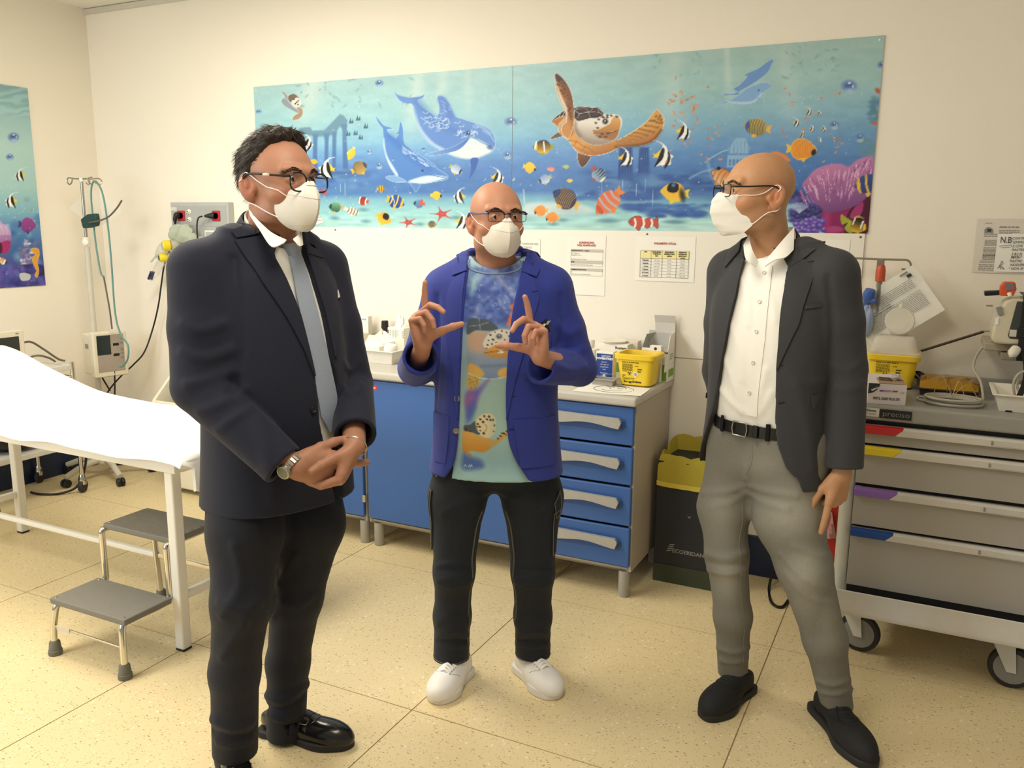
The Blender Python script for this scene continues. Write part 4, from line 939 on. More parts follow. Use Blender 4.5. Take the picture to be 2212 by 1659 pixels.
text('d',.045,(xr-.09,3.7135,CT+.105),(1,0,0),(0,0,1),M_green,t,bold=.001)
bars((xr+.0022,3.74,CT+.12),(0,1,0),(0,0,1),.06,3,.006,mat('print_palegreen','#9ab98a',.6),t,8)
t2=thing('small_carton',(xl+.03,3.69,CT),'small white tuck-top carton leaning between the yellow tub and the green box','box')
a_,b_=on(1404,746,1,3.68),on(1428,760,1,3.68)
MB().box(a_[0],b_[0],3.68,3.71,CT,a_[2]).build('body',M_cart,t2,bevel=.002)
MB().lathe([(.0005,0),(.007,0),(.007,.0006)],((a_[0]+b_[0])/2,3.68,a_[2]-.014),(0,-1,0),12).build('thumb_notch',M_ink,t2)
t=thing('drawing_sheet',(-1.2,3.42,CT),'white sheet with a hand drawn smiling face in an oval on the worktop','drawing')
MB().grid([[(-1.345,3.312,CT+.0008),(-1.19,3.322,CT+.0008),(-1.048,3.335,CT+.003)],[(-1.352,3.43,CT+.0008),(-1.2,3.44,CT+.001),(-1.055,3.455,CT+.002)],[(-1.352,3.535,CT+.0008),(-1.2,3.53,CT+.0008),(-1.063,3.522,CT+.001)]]).build('sheet',M_paper,t,solid=.0006)
zc=CT+.0022;cx,cy=-1.20,3.43
for pts,r_ in(([(cx+.088*math.cos(a),cy+.075*math.sin(a),zc)for a in np.linspace(0,6.1,40)],.0016),([(cx+.045*math.cos(a),cy+.028+.04*math.sin(a),zc)for a in np.linspace(.2,2.95,16)],.0028),([(cx+.05*math.cos(a),cy-.005+.038*math.sin(a),zc)for a in np.linspace(3.5,5.9,14)],.0012),([(cx-.02+.014*math.cos(a),cy+.03+.008*math.sin(a),zc)for a in np.linspace(.2,3,8)],.0012),([(cx+.02+.014*math.cos(a),cy+.03+.008*math.sin(a),zc)for a in np.linspace(.2,3,8)],.0012),([(cx-.012,cy+.078,zc),(cx,cy+.085,zc),(cx+.03,cy+.08,zc),(cx+.036,cy+.072,zc)],.002)):
 MB().tube([(p[0],p[1],p[2]-r_*.8)for p in pts],r_,6).build('line',M_ink,t,smooth=True)
for dx in(-.02,.02):MB().lathe([(.0005,0),(.004,0),(.004,.0006)],(cx+dx,cy+.014,zc-.0004),n=10).build('eye',M_ink,t)
def notice(name,label,x0,x1,z0,z1,y=WALL_Y-.0085,m=M_paper,group=None):
 t=thing(name,((x0+x1)/2,y,z0),label,'notice',group)
 n=5;P=[[(x0+(x1-x0)*i/n,y-.0012-.002*math.sin(math.pi*i/n)*(1-j),z0+(z1-z0)*j)for j in(0,.5,1)]for i in range(n+1)]
 MB().grid(P).build('sheet',m,t,smooth=True,solid=.0005)
 return t
t=notice('paper_notice','white notice half hidden behind the bald man in the blue jacket',-1.96,-1.747,1.30,1.532)
text('CAMPIONE TAMPONE PER',.0135,(-1.758,WALL_Y-.0132,1.503),(1,0,0),(0,0,1),M_inkg,t,align='RIGHT');text('EMATOCRITO',.0135,(-1.79,WALL_Y-.0132,1.485),(1,0,0),(0,0,1),M_inkg,t,align='RIGHT')
bars((-1.94,WALL_Y-.0132,1.458),(1,0,0),(0,0,1),.17,9,.0055,mat('ink_pale','#bfb9ad',.8),t,11,.35)
t=notice('paper_notice','tall notice with a red heading and three grey boxes',-1.603,-1.405,1.268,1.554)
text('ADRENALINA',.0125,(-1.503,WALL_Y-.0132,1.515),(1,0,0),(0,0,1),M_inkr,t,align='CENTER',bold=.0004);text('NELL\'ANAFILASSI',.0125,(-1.503,WALL_Y-.0132,1.502),(1,0,0),(0,0,1),M_inkr,t,align='CENTER',bold=.0004)
Mg=mat('print_greybox','#c9c3bb',.8)
for z,h,head,body in((1.487,.012,'ADRENALINA FL 1 mg/ml',('0,01 ml/kg i.m.','MASSIMO 0,5 ml','','Ripetibile ogni 5-15 minuti')),(1.432,.012,'SEDE',('Superficie antero-laterale della coscia',)),(1.396,.012,'SOMMINISTRAZIONE',('IM','NON diluire e non somministrare'))):
 nb=len(body);zz=z-h
 MB().box(-1.583,-1.418,WALL_Y-.0128,WALL_Y-.0122,zz,z).build('box_print',Mg,t)
 text(head,.0085,(-1.581,WALL_Y-.0134,zz+.003),(1,0,0),(0,0,1),M_ink,t,bold=.0002)
 for k,w in enumerate(body):
  if w:text(w,.0075,(-1.581,WALL_Y-.0134,zz-.0095*(k+1)),(1,0,0),(0,0,1),M_ink,t)
 b=MB();zb2=zz-.0095*nb-.004
 for xa in(-1.583,-1.4185):b.box(xa,xa+.0006,WALL_Y-.0128,WALL_Y-.0122,zb2,zz)
 b.box(-1.583,-1.418,WALL_Y-.0128,WALL_Y-.0122,zb2-.0006,zb2);b.build('box_outline',M_inkg,t)
t=notice('paper_notice','wide vital signs chart with a yellow headed table',-1.258,-.975,1.348,1.552)
text('PARAMETRI VITALI',.0125,(-1.117,WALL_Y-.0132,1.517),(1,0,0),(0,0,1),M_inkr,t,align='CENTER',bold=.0004)
X=[-1.232,-1.180,-1.127,-1.060,-1.003];Z=[1.488,1.452]+[1.452-.0143*(k+1)for k in range(6)];Z[-1]=1.366
MB().box(X[0],X[-1],WALL_Y-.0126,WALL_Y-.0122,Z[1],Z[0]).build('table_head',mat('print_yellow','#f0e6a4',.8),t)
b=MB()
for x in X:b.box(x-.0005,x+.0005,WALL_Y-.013,WALL_Y-.0124,Z[-1],Z[0])
for z in(Z[0],Z[1],Z[-1]):b.box(X[0],X[-1],WALL_Y-.013,WALL_Y-.0124,z-.0005,z+.0005)
for z in Z[2:-1]:b.box(X[0],X[-1],WALL_Y-.013,WALL_Y-.0124,z-.00025,z+.00025)
b.build('table_lines',M_ink,t)
rows=(('ETA','FREQUENZA|CARDIACA|bpm','FREQUENZA|RESPIRATORIA|atti/min','PRESSIONE|ARTERIOSA|SISTOLICA|mmHg'),('Neonato','120-160','30-50','60-90'),('Lattante','110-140','30-40','70-80'),('1-4 anni','100-120','20-30','80-90'),('4-8 anni','90-100','14-20','90-100'),('8-12 anni','80-100','12-20','100-110'),('>12 anni','60-90','12-16','100-120'))
for i,row in enumerate(rows):
 for k,w in enumerate(row):
  xc=(X[k]+X[k+1])/2
  for j,ln in enumerate(w.split('|')):
   z=(Z[0]-.0085-.0085*j)if i==0 else Z[i]-.0105
   text(ln,.0075 if i==0 else .0085,(xc,WALL_Y-.0134,z),(1,0,0),(0,0,1),M_ink if(i==0 or k==0)else M_inkg,t,align='CENTER',bold=.00035 if(i==0 or k==0)else 0)
t=notice('paper_notice','blank paper half hidden behind the shoulder of the man in grey',-.42,-.324,1.30,1.55)
M_card=mat('card_black','#26272a',.65,var=.08)
M_olive=mat('card_olive','#3a3f2c',.65)
t=thing('waste_box',(-.86,3.68,0),'tall black cardboard waste box lined with a yellow bag, beside the drawer unit','bin')
bx0,bx1,by0,by1,bh=-1.030,-.70,3.57,3.825,.60
MB().box(bx0,bx1,by0,by1,.085,bh-.03).build('box',M_card,t,bevel=.003)
MB().box(bx0-.001,bx1+.001,by0-.001,by1,.0,.085).build('base_band',M_olive,t,bevel=.002)
text('ECOERIDANIA',.026,(-.945,by0-.0012,.150),(1,0,.0),(0,0,1),M_inkg,t,bold=.0006)
b=MB()
for k in range(4):b.add([(-.972+.004*k,by0-.0012,.150+.010*k),(-.948+.004*k,by0-.0012,.156+.010*k),(-.948+.004*k,by0-.0012,.161+.010*k),(-.972+.004*k,by0-.0012,.155+.010*k)],[(0,1,2,3)])
b.build('logo_print',M_inkg,t)
MB().add([(-.885,by0-.0012,.335),(-.875,by0-.0012,.320),(-.865,by0-.0012,.335),(-.875,by0-.0012,.328)],[(0,1,2,3)]).build('print',M_inkg,t)
M_bag=mat('yellow_bag','#c9b84a',.3,trans=.25,ior=1.1,bump=.4,bscale=25)
rr=random.Random(2);R=[]
n=48
def rim(o_,z,wob,seed):
 r2=random.Random(seed);ph=[r2.uniform(0,6)for _ in range(4)];out=[]
 cx,cy,hx,hy=(bx0+bx1)/2,(by0+by1)/2,(bx1-bx0)/2+o_,(by1-by0)/2+o_
 for k in range(n):
  a=2*math.pi*k/n;c_,s_=math.cos(a),math.sin(a);q=1/max(abs(c_),abs(s_));q=q*.8+.2*min(q,1.12)
  w_=wob*(math.sin(5*a+ph[0])+.7*math.sin(9*a+ph[1])+.4*math.sin(17*a+ph[2]))
  back=max(0,s_)
  out.append((cx+c_*q*hx*(1+.3*w_),min(cy+s_*q*hy*(1+.3*w_),WALL_Y-.004),z+w_*.3+(.05*back if z>.5 else 0)))
 return out
R=[rim(.004,.455,.006,1),rim(.006,.50,.01,2),rim(.004,.555,.012,3),rim(-.004,.592,.02,4),rim(-.012,.598,.02,4),rim(-.022,.56,.02,5),rim(-.03,.44,.03,6),rim(-.06,.2,.03,7)]
b=MB();b.add([p for q in R for p in q],[(i*n+k,i*n+(k+1)%n,(i+1)*n+(k+1)%n,(i+1)*n+k)for i in range(len(R)-1)for k in range(n)])
b.build('bag',M_bag,t,smooth=True,solid=.0015)
MB().add([p for q in[rim(.0062,.452,.006,1),rim(.0072,.475,.007,1)]for p in q],[(k,(k+1)%n,n+(k+1)%n,n+k)for k in range(n)]).build('bag_hem',mat('bag_hem','#d6c04a',.35),t,smooth=True,solid=.001)
M_cg=mat('cart_grey','#a8a39a',.42,var=.02,scale=3)
M_cl=mat('cart_light','#d2cec6',.38)
M_pill=mat('cart_pillar','#cfcec4',.35)
c=thing('drawer_cart',(.25,3.48,0),'grey hospital drawer cart with colour tabbed drawers at the right','cart')
kx0,kx1,ky=-.226,.72,3.20
MB().box(kx0+.012,kx1-.012,ky+.022,3.79,.225,.925).build('body',M_black,c)
MB().lathe([(.026,.225),(.026,.925)],(kx0+.016,ky+.03,0),n=16).build('pillar',M_pill,c,smooth=True)
MB().box(kx0-.008,kx0+.010,ky+.04,3.79,.225,.925).build('side_panel',M_pill,c,bevel=.004)
MB().box(kx1-.01,kx1+.008,ky+.0,3.79,.225,.925).build('side_panel',M_pill,c,bevel=.004)
CZ=.985
MB().box(kx0+.0,kx1+.01,ky-.004,3.80,.928,CZ).build('top',mat('cart_top','#98968f',.42),c,bevel=.010,seg=3)
MB().box(kx0+.0,kx1+.01,3.785,3.80,CZ-.004,CZ+.035).build('top_rim',M_cg,c,bevel=.003)
tabs=(('#c4282c',.843,.915),('#e6d02e',.692,.838),('#8d66b8',.534,.682),('#1d4a94',.300,.528))
for col,z0,z1 in tabs:
 d=MB().box(kx0+.040,kx1-.02,ky,ky+.02,z0,z1-.004).build('drawer',M_cg,c,bevel=.002)
 hz=.034
 prof=[(ky+.002,z1-.004),(ky-.010,z1-.004),(ky-.018,z1-.010),(ky-.016,z1-hz),(ky+.002,z1-hz-.003)]
 def strip(x0,x1,sk,nm,m):
  A=[(x0+(sk[0]if j in(3,4)else 0),p[0],p[1])for j,p in enumerate(prof)];B=[(x1+(sk[1]if j in(3,4)else 0),p[0],p[1])for j,p in enumerate(prof)]
  return MB().add(A+B,[(i,(i+1)%5,5+(i+1)%5,5+i)for i in range(5)]+[(4,3,2,1,0),(5,6,7,8,9)]).build(nm,m,d,bevel=.0015)
 strip(kx0+.040,kx0+.182,(0,-.026),'colour_tab',mat('tab_'+col[1:],col,.35))
 h=strip(kx0+.1825,kx1-.02,(-.026,0),'handle',M_cl)
 MB().box(.226,.232,ky-.0195,ky-.015,z1-hz+.006,z1-.014).build('label_clip',M_inkg,d)
 MB().box(.236,.46,ky-.0188,ky-.0165,z1-hz+.004,z1-.011).build('label_holder',mat('label_clear','#c6c3bb',.2),d,bevel=.0008)
prof=[(-.060,.262),(-.064,.298),(-.058,.300),(-.052,.268),(-.030,.262),(.0,.262),(.0,.225),(-.030,.212),(-.048,.200),(-.060,.206),(-.066,.225)]
x0,x1=kx0-.012,kx1+.02
n=len(prof)
A=[(x0,ky+p[0],p[1])for p in prof];B=[(x1,ky+p[0],p[1])for p in prof]
tri=tessellate_polygon([[Vector((p[0],p[1],0))for p in prof]])
MB().add(A+B,[(i,(i+1)%n,n+(i+1)%n,n+i)for i in range(n)]+[tuple(q)for q in tri]+[tuple(n+i for i in q[::-1])for q in tri]).build('bumper',M_cl,c,bevel=.003)
MB().box(kx0-.012,kx1+.02,ky,3.80,.200,.262).build('base',M_cl,c,bevel=.008)
def caster(x,y,r,w,ang,root,top,fork=M_pill):
 ca,sa=math.cos(ang),math.sin(ang);ax=(ca,sa,0);fw=(-sa,ca,0)
 cc=np.array([x,y,r])
 wh=MB().lathe([(r*.30,-w/2),(r*.80,-w/2),(r*.95,-w*.42),(r,-w*.2),(r,w*.2),(r*.95,w*.42),(r*.80,w/2),(r*.30,w/2)],cc,ax,28).build('caster',mat('caster_rubber','#2c2b29',.6),root,smooth=True)
 MB().lathe([(r*.05,-w*.53),(r*.70,-w*.53),(r*.76,-w*.50),(r*.76,w*.50),(r*.70,w*.53),(r*.05,w*.53)],cc,ax,24).build('hub',mat('caster_hub','#8b8983',.5),wh,smooth=True)
 b=MB()
 for s_ in(-1,1):
  o_=np.array(ax)*(w*.72)*s_
  q=[cc+o_+np.array(fw)*(r*.2)-np.array([0,0,r*.15]),cc+o_-np.array(fw)*(r*.2)-np.array([0,0,r*.15]),cc+o_-np.array(fw)*(r*.05)+np.array([0,0,r*1.15]),cc+o_+np.array(fw)*(r*.85)+np.array([0,0,r*1.15])]
  d_=np.array(ax)*.003*s_
  b.add(q+[p+d_ for p in q],[(0,1,2,3),(7,6,5,4)]+[(i,(i+1)%4,4+(i+1)%4,4+i)for i in range(4)])
 b.obox(cc+np.array(fw)*(r*.4)+np.array([0,0,r*1.16]),ax,fw,(0,0,1),w*.75,r*.5,r*.05)
 b.lathe([(r*.18,r*1.15),(r*.18,top-r)],cc+np.array(fw)*(r*.45),n=12)
 b.build('fork',fork,wh)
 return wh
for x,y in((.375,3.264),(-.13,3.30),(-.13,3.72),(.62,3.72)):
 caster(x,y,.076,.032,1.50 if x>0 else 1.4,c,.205)
pl=MB().box(-.125,-.022,ky-.006,ky-.0035,.940,.972).build('name_plate',mat('plate_black','#1b1b1c',.3),c)
text('precisо'.replace('о','o'),.026,(-.116,ky-.0062,.949),(1,0,0),(0,0,1),mat('plate_letter','#7e7f80',.4),pl,sx=1.15)
pl=MB().box(-.172,-.127,ky-.006,ky-.0035,.943,.973).build('name_plate',M_cl,c)
text('france',.0125,(-.169,ky-.0062,.960),(1,0,0),(0,0,1),M_ink,pl,bold=.0003);text('hopital',.0115,(-.169,ky-.0062,.949),(1,0,0),(0,0,1),M_inkg,pl)
MB().box(-.20,-.174,ky-.006,ky-.0035,.950,.968).build('name_plate',mat('plate_black','#1b1b1c',.3),c)
M_pole=mat('pole_grey','#8a8274',.4,.4)
py=3.74
T_,B_=on(1903,560,1,py),on(1886,800,1,py)
pp=MB().tube([(B_[0]-.0,py,CZ-.2),(B_[0]-.0,py,CZ),(T_[0],py,T_[2]-.03)],[.011,.011,.011],12).build('drip_pole',M_pole,c,smooth=True)
K_=on(1902,590,1,py)
MB().lathe([(.012,-.035),(.019,-.033),(.019,.012),(.015,.030),(.012,.034)],(K_[0],py,K_[2]),n=16).build('clamp_collar',mat('collar_red','#c4512e',.35),pp,smooth=True)
L_,R_=on(1840,556,1,py),on(1966,560,1,py);H_=on(1969,584,1,py);H2=on(1948,581,1,py)
MB().tube(fillet([(L_[0]-.02,py,T_[2]-.028),(L_[0]-.022,py,T_[2]+.002),(T_[0],py,T_[2]),(R_[0],py,T_[2]),(H_[0],py,H_[2]),(H2[0],py-.01,H2[2])],.02),.0042,8).build('hook_bar',M_pole,pp,smooth=True)
MB().box(T_[0]-.014,T_[0]+.014,py-.008,py+.008,T_[2]-.05,T_[2]+.002).build('top_bracket',M_pole,pp,bevel=.002)
t=thing('hanging_sleeve',(-.1,py,1.2),'printed sheet in a clear sleeve hung askew from the drip hook','document')
C4p=[on(*q,1,py-.012)for q in((1972,572),(2035,660),(1960,765),(1880,690))]
C4p=[np.array(q)for q in C4p]
ex,ey=unit(C4p[1]-C4p[0]),None
o_=C4p[0];e1=C4p[1]-C4p[0];e2=C4p[3]-C4p[0]
ex=unit(e1);ey=unit(e2-ex*(e2@ex));w_,h_=np.linalg.norm(e1),np.linalg.norm(e2)*1.0
nrm=np.cross(ex,ey);nrm=nrm*(-1 if nrm[1]>0 else 1)
w_,h_=.215,.30
MB().grid([[o_+ex*w_*i/4+ey*h_*j/4-nrm*.006*math.sin(i*.8+j*.5)for j in range(5)]for i in range(5)]).build('sheet',M_paper,t,smooth=True,solid=.0006)
MB().grid([[o_-ex*.008-ey*.012+ex*(w_+.016)*i/4+ey*(h_+.02)*j/4+nrm*.004-nrm*.006*math.sin(i*.8+j*.5)for j in range(5)]for i in range(5)]).build('sleeve',M_clear,t,smooth=True)
pr=lambda a,b_:o_+ex*w_*a+ey*h_*b_+nrm*.0075
for a0,b0,wd,rows,rh,sd in((.93,.10,.07,1,.012,1),(.80,.12,.2,6,.004,2),(.55,.10,.24,12,.0035,3),(.90,.62,.09,9,.003,4),(.60,.5,.1,2,.006,5)):
 bars(pr(1-a0,b0),ey,ex*-1,wd,rows,rh,M_inkg,t,sd,.6)
MB().add([pr(.10,.08),pr(.16,.08),pr(.16,.14),pr(.10,.14)],[(0,1,2,3)]).build('print',M_ink,t)
t=thing('mask_bag',(-.25,3.72,1.1),'clear bag holding a blue breathing mask, hung behind the grey jacket','bag')
a_,b_=on(1845,600,1,3.71),on(1896,790,1,3.71)
MB().grid([[(a_[0]+(b_[0]-a_[0])*i/6,3.71-.035*math.sin(math.pi*i/6)*math.sin(math.pi*min(1,(j+.6)/8)),a_[2]+(b_[2]-a_[2])*j/8+.006*math.sin(i*2.1))for j in range(9)]for i in range(7)]).build('bag',M_clear,t,smooth=True)
M_mb=mat('mask_blue','#3a5fae',.35);mx_=on(1876,640,1,3.705)
MB().lathe([(.004,.03),(.02,.028),(.024,.01),(.022,-.01),(.012,-.026),(.010,-.05)],mx_,(.25,-.3,1),16).build('valve',M_mb,t,smooth=True)
MB().lathe([(.012,0),(.012,.03),(.008,.032)],mx_+np.array([.0,0,-.018]),(1,-.2,.1),12).build('port',M_mb,t,smooth=True)
crumple(mx_+np.array([0,.005,-.10]),.05,(.5,.45,1.3),4,'balloon',mat('balloon_blue','#a9bce0',.3,trans=.2),t,.1)
t=thing('sharps_container',(-.10,3.60,CZ),'yellow sharps container with a frosted lid flipped open on the cart','container')
tub(t,-.186,-.034,3.555,3.675,CZ,.135,.012,.004,'tub')
sharps_print(t,-.182,-.038,3.555,CZ,.118,.10)
def lidring(x0,x1,y0,y1,z,r=.025,nn=5):
 out=[]
 for cx,cy,a0 in((x1,y0,-90),(x1,y1,0),(x0,y1,90),(x0,y0,180)):
  sx,sy=(1 if cx==x1 else-1),(1 if cy==y1 else-1)
  for i in range(nn):
   a=math.radians(a0+90*i/(nn-1));out.append((cx-sx*r+r*math.cos(a),cy-sy*r+r*math.sin(a),z))
 return out
X0,X1,Y0,Y1=-.204,-.016,3.538,3.692;zl=CZ+.128
R=[lidring(X0,X1,Y0,Y1,zl-.006),lidring(X0-.002,X1+.002,Y0-.002,Y1+.002,zl),lidring(X0-.002,X1+.002,Y0-.002,Y1+.002,zl+.012),lidring(X0+.008,X1-.008,Y0+.008,Y1-.008,zl+.016),lidring(X0+.022,X1-.022,Y0+.022,Y1-.022,zl+.066),lidring(X0+.032,X1-.032,Y0+.03,Y1-.03,zl+.074)]
m_=len(R[0]);b=MB();b.add([p for q in R for p in q],[(i*m_+k,i*m_+(k+1)%m_,(i+1)*m_+(k+1)%m_,(i+1)*m_+k)for i in range(len(R)-1)for k in range(m_)]+[tuple((len(R)-1)*m_+k for k in range(m_))])
ld=b.build('lid',M_haze,t,smooth=True)
cc=np.array([-.100,3.625,zl+.130])
MB().lathe([(.001,-.004),(.030,-.004),(.034,-.010),(.046,-.010),(.052,-.004),(.054,.004),(.050,.008),(.001,.008)],cc,(.05,-1,.22),32).build('flip_cap',M_haze,ld,smooth=True)
MB().box(-.135,-.065,3.632,3.644,zl+.070,zl+.090).build('cap_hinge',M_haze,ld,bevel=.003)
MB().lathe([(.001,.016),(.008,.012),(.010,0),(.009,-.01)],cc+np.array([0,.012,.055]),(0,0,1),12).build('cap_tab',M_haze,ld,smooth=True)
M_lilac=mat('glove_carton','#ddd3d4',.55)
gb=thing('glove_carton',(-.10,3.30,CZ),'lilac white vinyl glove box at the front left of the cart','box')
P0,P1,P2=np.array([-.170,3.205,CZ]),np.array([-.050,3.222,CZ]),np.array([-.030,3.43,CZ])
ex=unit(P1-P0);ey=np.array([-ex[1],ex[0],0]);gw,gd,gh=.125,.225,.075
MB().obox(P0+ex*gw/2+ey*gd/2+np.array([0,0,gh/2]),ex,ey,(0,0,1),gw/2,gd/2,gh/2).build('carton',M_lilac,gb,bevel=.0015)
F=lambda a,b_,e=.0012:P0+ex*gw*a+np.array([0,0,gh*b_])-ey*e
Tt=lambda a,b_,e=.0012:P0+ex*gw*a+ey*gd*b_+np.array([0,0,gh+e])
text('VINYL CARE PLUS 270',.0125,F(.14,.24),ex,(0,0,1),M_ink,gb,bold=.0004,sx=.72)
MB().add([F(.0,.50),F(.08,.52),F(.17,.60),F(.25,.74),F(.29,.90),F(.30,1.0),F(0,1.0)],[(0,1,2,3,4,5,6)]).build('black_corner',M_ink,gb)
text('SMALL',.009,F(.10,.62,.0018),unit(ex*.8+np.array([0,0,.5])),unit(np.array([0,0,.8])-ex*.5),MW,gb,bold=.0003)
MB().add([F(.30,.62),F(.76,.64),F(.78,.72),F(.74,.70),F(.30,.70)],[(0,1,2,3,4)]).build('purple_band',mat('print_purple','#7d3f92',.5),gb)
text('LATEX FREE',.006,F(.40,.635,.0018),ex,(0,0,1),MW,gb)
text('100',.010,F(.83,.58),ex,(0,0,1),M_inkg,gb)
MB().add([Tt(.28,.0),Tt(.98,.0),Tt(.98,.55),Tt(.28,.55)],[(0,1,2,3)]).build('brown_top',mat('print_tan','#a3826b',.6),gb)
MB().add([Tt(.32,.28,.002),Tt(.66,.24,.002),Tt(.70,.58,.002),Tt(.36,.64,.002)],[(0,1,2,3)]).build('opening',M_black,gb)
crumple(Tt(.78,.38,.010),.018,(1,.8,.6),9,'glove',mat('glove_vinyl','#cfc4bb',.35,trans=.2),gb,.35)
Sd=lambda a,b_,e=.0012:P0+ex*(gw+e)+ey*gd*a+np.array([0,0,gh*b_])
bars(Sd(.1,.72),ey,(0,0,1),gd*.7,7,.0032,M_inkg,gb,5)
t=thing('foil_packet',(.09,3.52,CZ),'gold foil rescue blanket packet in a dark tray on the cart','packet')
tray_mesh(-.005,.185,3.48,3.68,CZ,.028,.002,.003,'tray',mat('tray_dark','#2f2b24',.5),t)
rr=random.Random(6)
gp=[[(-.008+.196*i/9,3.476+.208*j/7,CZ+.036+.026*math.sin(math.pi*(j+.8)/9)*(1 if 0<i<9 else .5)+rr.uniform(-.004,.004)-(.022 if j==0 else 0))for j in range(8)]for i in range(10)]
MB().grid(gp).build('foil',mat('gold_foil','#b98f35',.22,.85,var=.15,scale=25,bump=.5,bscale=60),t,solid=.001)
t=thing('coiled_lead',(.10,3.30,CZ),'coiled pale grey monitor lead lying in front of the gold packet','cable')
M_lead=mat('lead_grey','#b1aa9c',.45)
pts=[]
for k in range(5*24):
 a=2*math.pi*k/24;q=k/120
 pts.append((.105+(.082+.010*math.sin(q*9))*math.cos(a),3.335+(.062+.008*math.cos(q*7))*math.sin(a),CZ+.005+.022*q))
pts+=[(.20,3.40,CZ+.02),(.19,3.47,CZ+.07),(.165,3.54,CZ+.11),(.185,3.60,CZ+.17),(.25,3.62,CZ+.23),(.292,3.625,CZ+.262)]
MB().tube(catmull(pts,3),.0048,8).build('cord',M_lead,t,smooth=True)
MB().tube(catmull([(.03,3.32,CZ+.006),(-.005,3.345,CZ+.006),(-.01,3.375,CZ+.008),(.005,3.39,CZ+.008)],5),[.004]*15+[.006],8).build('plug',M_lead,t,smooth=True)
for k,col in enumerate(('#b8a35a','#c2b08a','#8a4a3a','#a58f4a')):
 a=.5+k*.7
 MB().tube(catmull([(.10,3.33,CZ+.03),(.10+.05*math.cos(a),3.34+.04*math.sin(a),CZ+.07+.01*k),(.11+.08*math.cos(a),3.34+.06*math.sin(a),CZ+.028)],6),.0014,6).build('thin_wire',mat('wire_'+col[1:],col,.5),t,smooth=True)
t=thing('white_basin',(.33,3.37,CZ),'white plastic basin holding a grey lead at the cart\'s outer end','basin')
tray_mesh(.245,.45,3.29,3.50,CZ,.062,.014,.003,'basin',M_wplast,t)
MB().tube(catmull([(.30,3.36,CZ+.02),(.285,3.37,CZ+.09),(.31,3.38,CZ+.13),(.36,3.38,CZ+.12),(.40,3.37,CZ+.06),(.36,3.35,CZ+.03),(.31,3.35,CZ+.05),(.30,3.40,CZ+.09),(.34,3.42,CZ+.10)],6),.0045,8).build('lead',M_lead,t,smooth=True)
MB().lathe([(.006,0),(.010,.004),(.010,.02),(.005,.03)],(.345,3.36,CZ+.062),(.8,.2,.4),10).build('connector',M_wplast,t,smooth=True)
t=thing('wound_cables',(-.035,3.70,CZ),'tangle of black cables behind the yellow sharps container','cable')
pts=[(-.02+.03*math.sin(k*1.9),3.72+.02*math.cos(k*2.3),CZ+.008+.045*abs(math.sin(k*.8)))for k in range(12)]
MB().tube(catmull(pts,5),.003,6).build('cord',M_blackc,t,smooth=True)
t=thing('defibrillator',(.33,3.6,1.18),'beige defibrillator monitor with a dark screen held by a black strap','monitor')
dy0,dy1=3.50,3.70;dx0=.165;dz0,dz1=1.175,1.375
M_def=mat('beige_casing','#d3cbb4',.45);M_dark=mat('screen_dark','#3e4140',.25)
a_=on(2140,735,1,dy0);b2=on(2158,648,1,dy0);dx0=a_[0];dz0=a_[2]-.012;dz1=b2[2]+.006
MB().prism([(dx0,dz0+.02),(dx0+.012,dz0),(dx0+.40,dz0),(dx0+.40,dz1),(dx0+.05,dz1),(dx0+.03,dz1-.012),(dx0+.004,dz0+.06)],(0,dy0,0),(1,0,0),(0,0,1),(0,dy1-dy0,0)).build('casing',M_def,t,bevel=.010,seg=3)
MB().prism([(dx0+.052,dz0+.032),(dx0+.058,dz0+.022),(dx0+.38,dz0+.022),(dx0+.38,dz1-.012),(dx0+.068,dz1-.008)],(0,dy0-.004,0),(1,0,0),(0,0,1),(0,.006,0)).build('screen',M_dark,t,bevel=.003)
MB().box(dx0+.056,dx0+.078,dy0-.006,dy0-.003,dz0+.03,dz0+.055).build('button',M_cl,t,bevel=.001)
MB().obox((dx0+.018,dy0-.001,dz1-.045),(1,0,.35),(0,1,0),(-.35,0,1),.009,.004,.015).build('grille',M_inkg,t)
MB().box(dx0+.006,dx0+.018,dy0-.0025,dy0,dz0+.07,dz0+.095).build('label',MW,t)
st=MB();s0,s1=dx0+.086,dx0+.118
st.grid([[(s0,dy0-.008,dz0-.055),(s1,dy0-.008,dz0-.055)],[(s0,dy0-.009,dz0),(s1,dy0-.009,dz0)],[(s0,dy0-.009,dz1-.01),(s1,dy0-.009,dz1-.01)],[(s0,dy0+.004,dz1+.012),(s1,dy0+.004,dz1+.012)],[(s0+.002,dy1,dz1+.012),(s1+.002,dy1,dz1+.012)]])
st.build('strap',M_black,t,solid=.003)
MB().box(s0-.005,s1+.006,dy0-.014,dy0-.006,dz0+.028,dz0+.065).build('buckle',M_black,t,bevel=.003)
MB().grid([[np.array([s1-.004+.03*math.sin(q*2.2)*(1-q*.4)-.055*q*q-.012*k,dy0-.014-.20*q,dz0-.02-.185*q])for k in(0,1.6)]for q in np.linspace(0,1,14)]).build('strap_tail',M_black,t,smooth=True,solid=.003)
MB().box(dx0-.016,dx0+.42,dy0+.05,dy1+.10,dz0-.032,dz0-.004).build('bracket',mat('bracket_grey','#a9a08a',.4),t,bevel=.004)
MB().box(dx0+.04,dx0+.40,dy0+.02,dy1+.05,dz0-.06,dz0-.034).build('bracket_plate',mat('bracket_grey2','#8f8774',.4),t,bevel=.004)
MB().box(dx0+.25,dx0+.35,dy1+.05,WALL_Y,dz0-.06,dz0+.05).build('wall_arm',mat('bracket_grey','#a9a08a',.4),t,bevel=.004)
for z in(dz0+.035,dz1-.035):
 MB().tube([(dx0-.022,dy0+.09,z),(dx0-.001,dy0+.09,z)],.003,8).build('side_pin',M_steel,t,smooth=True)
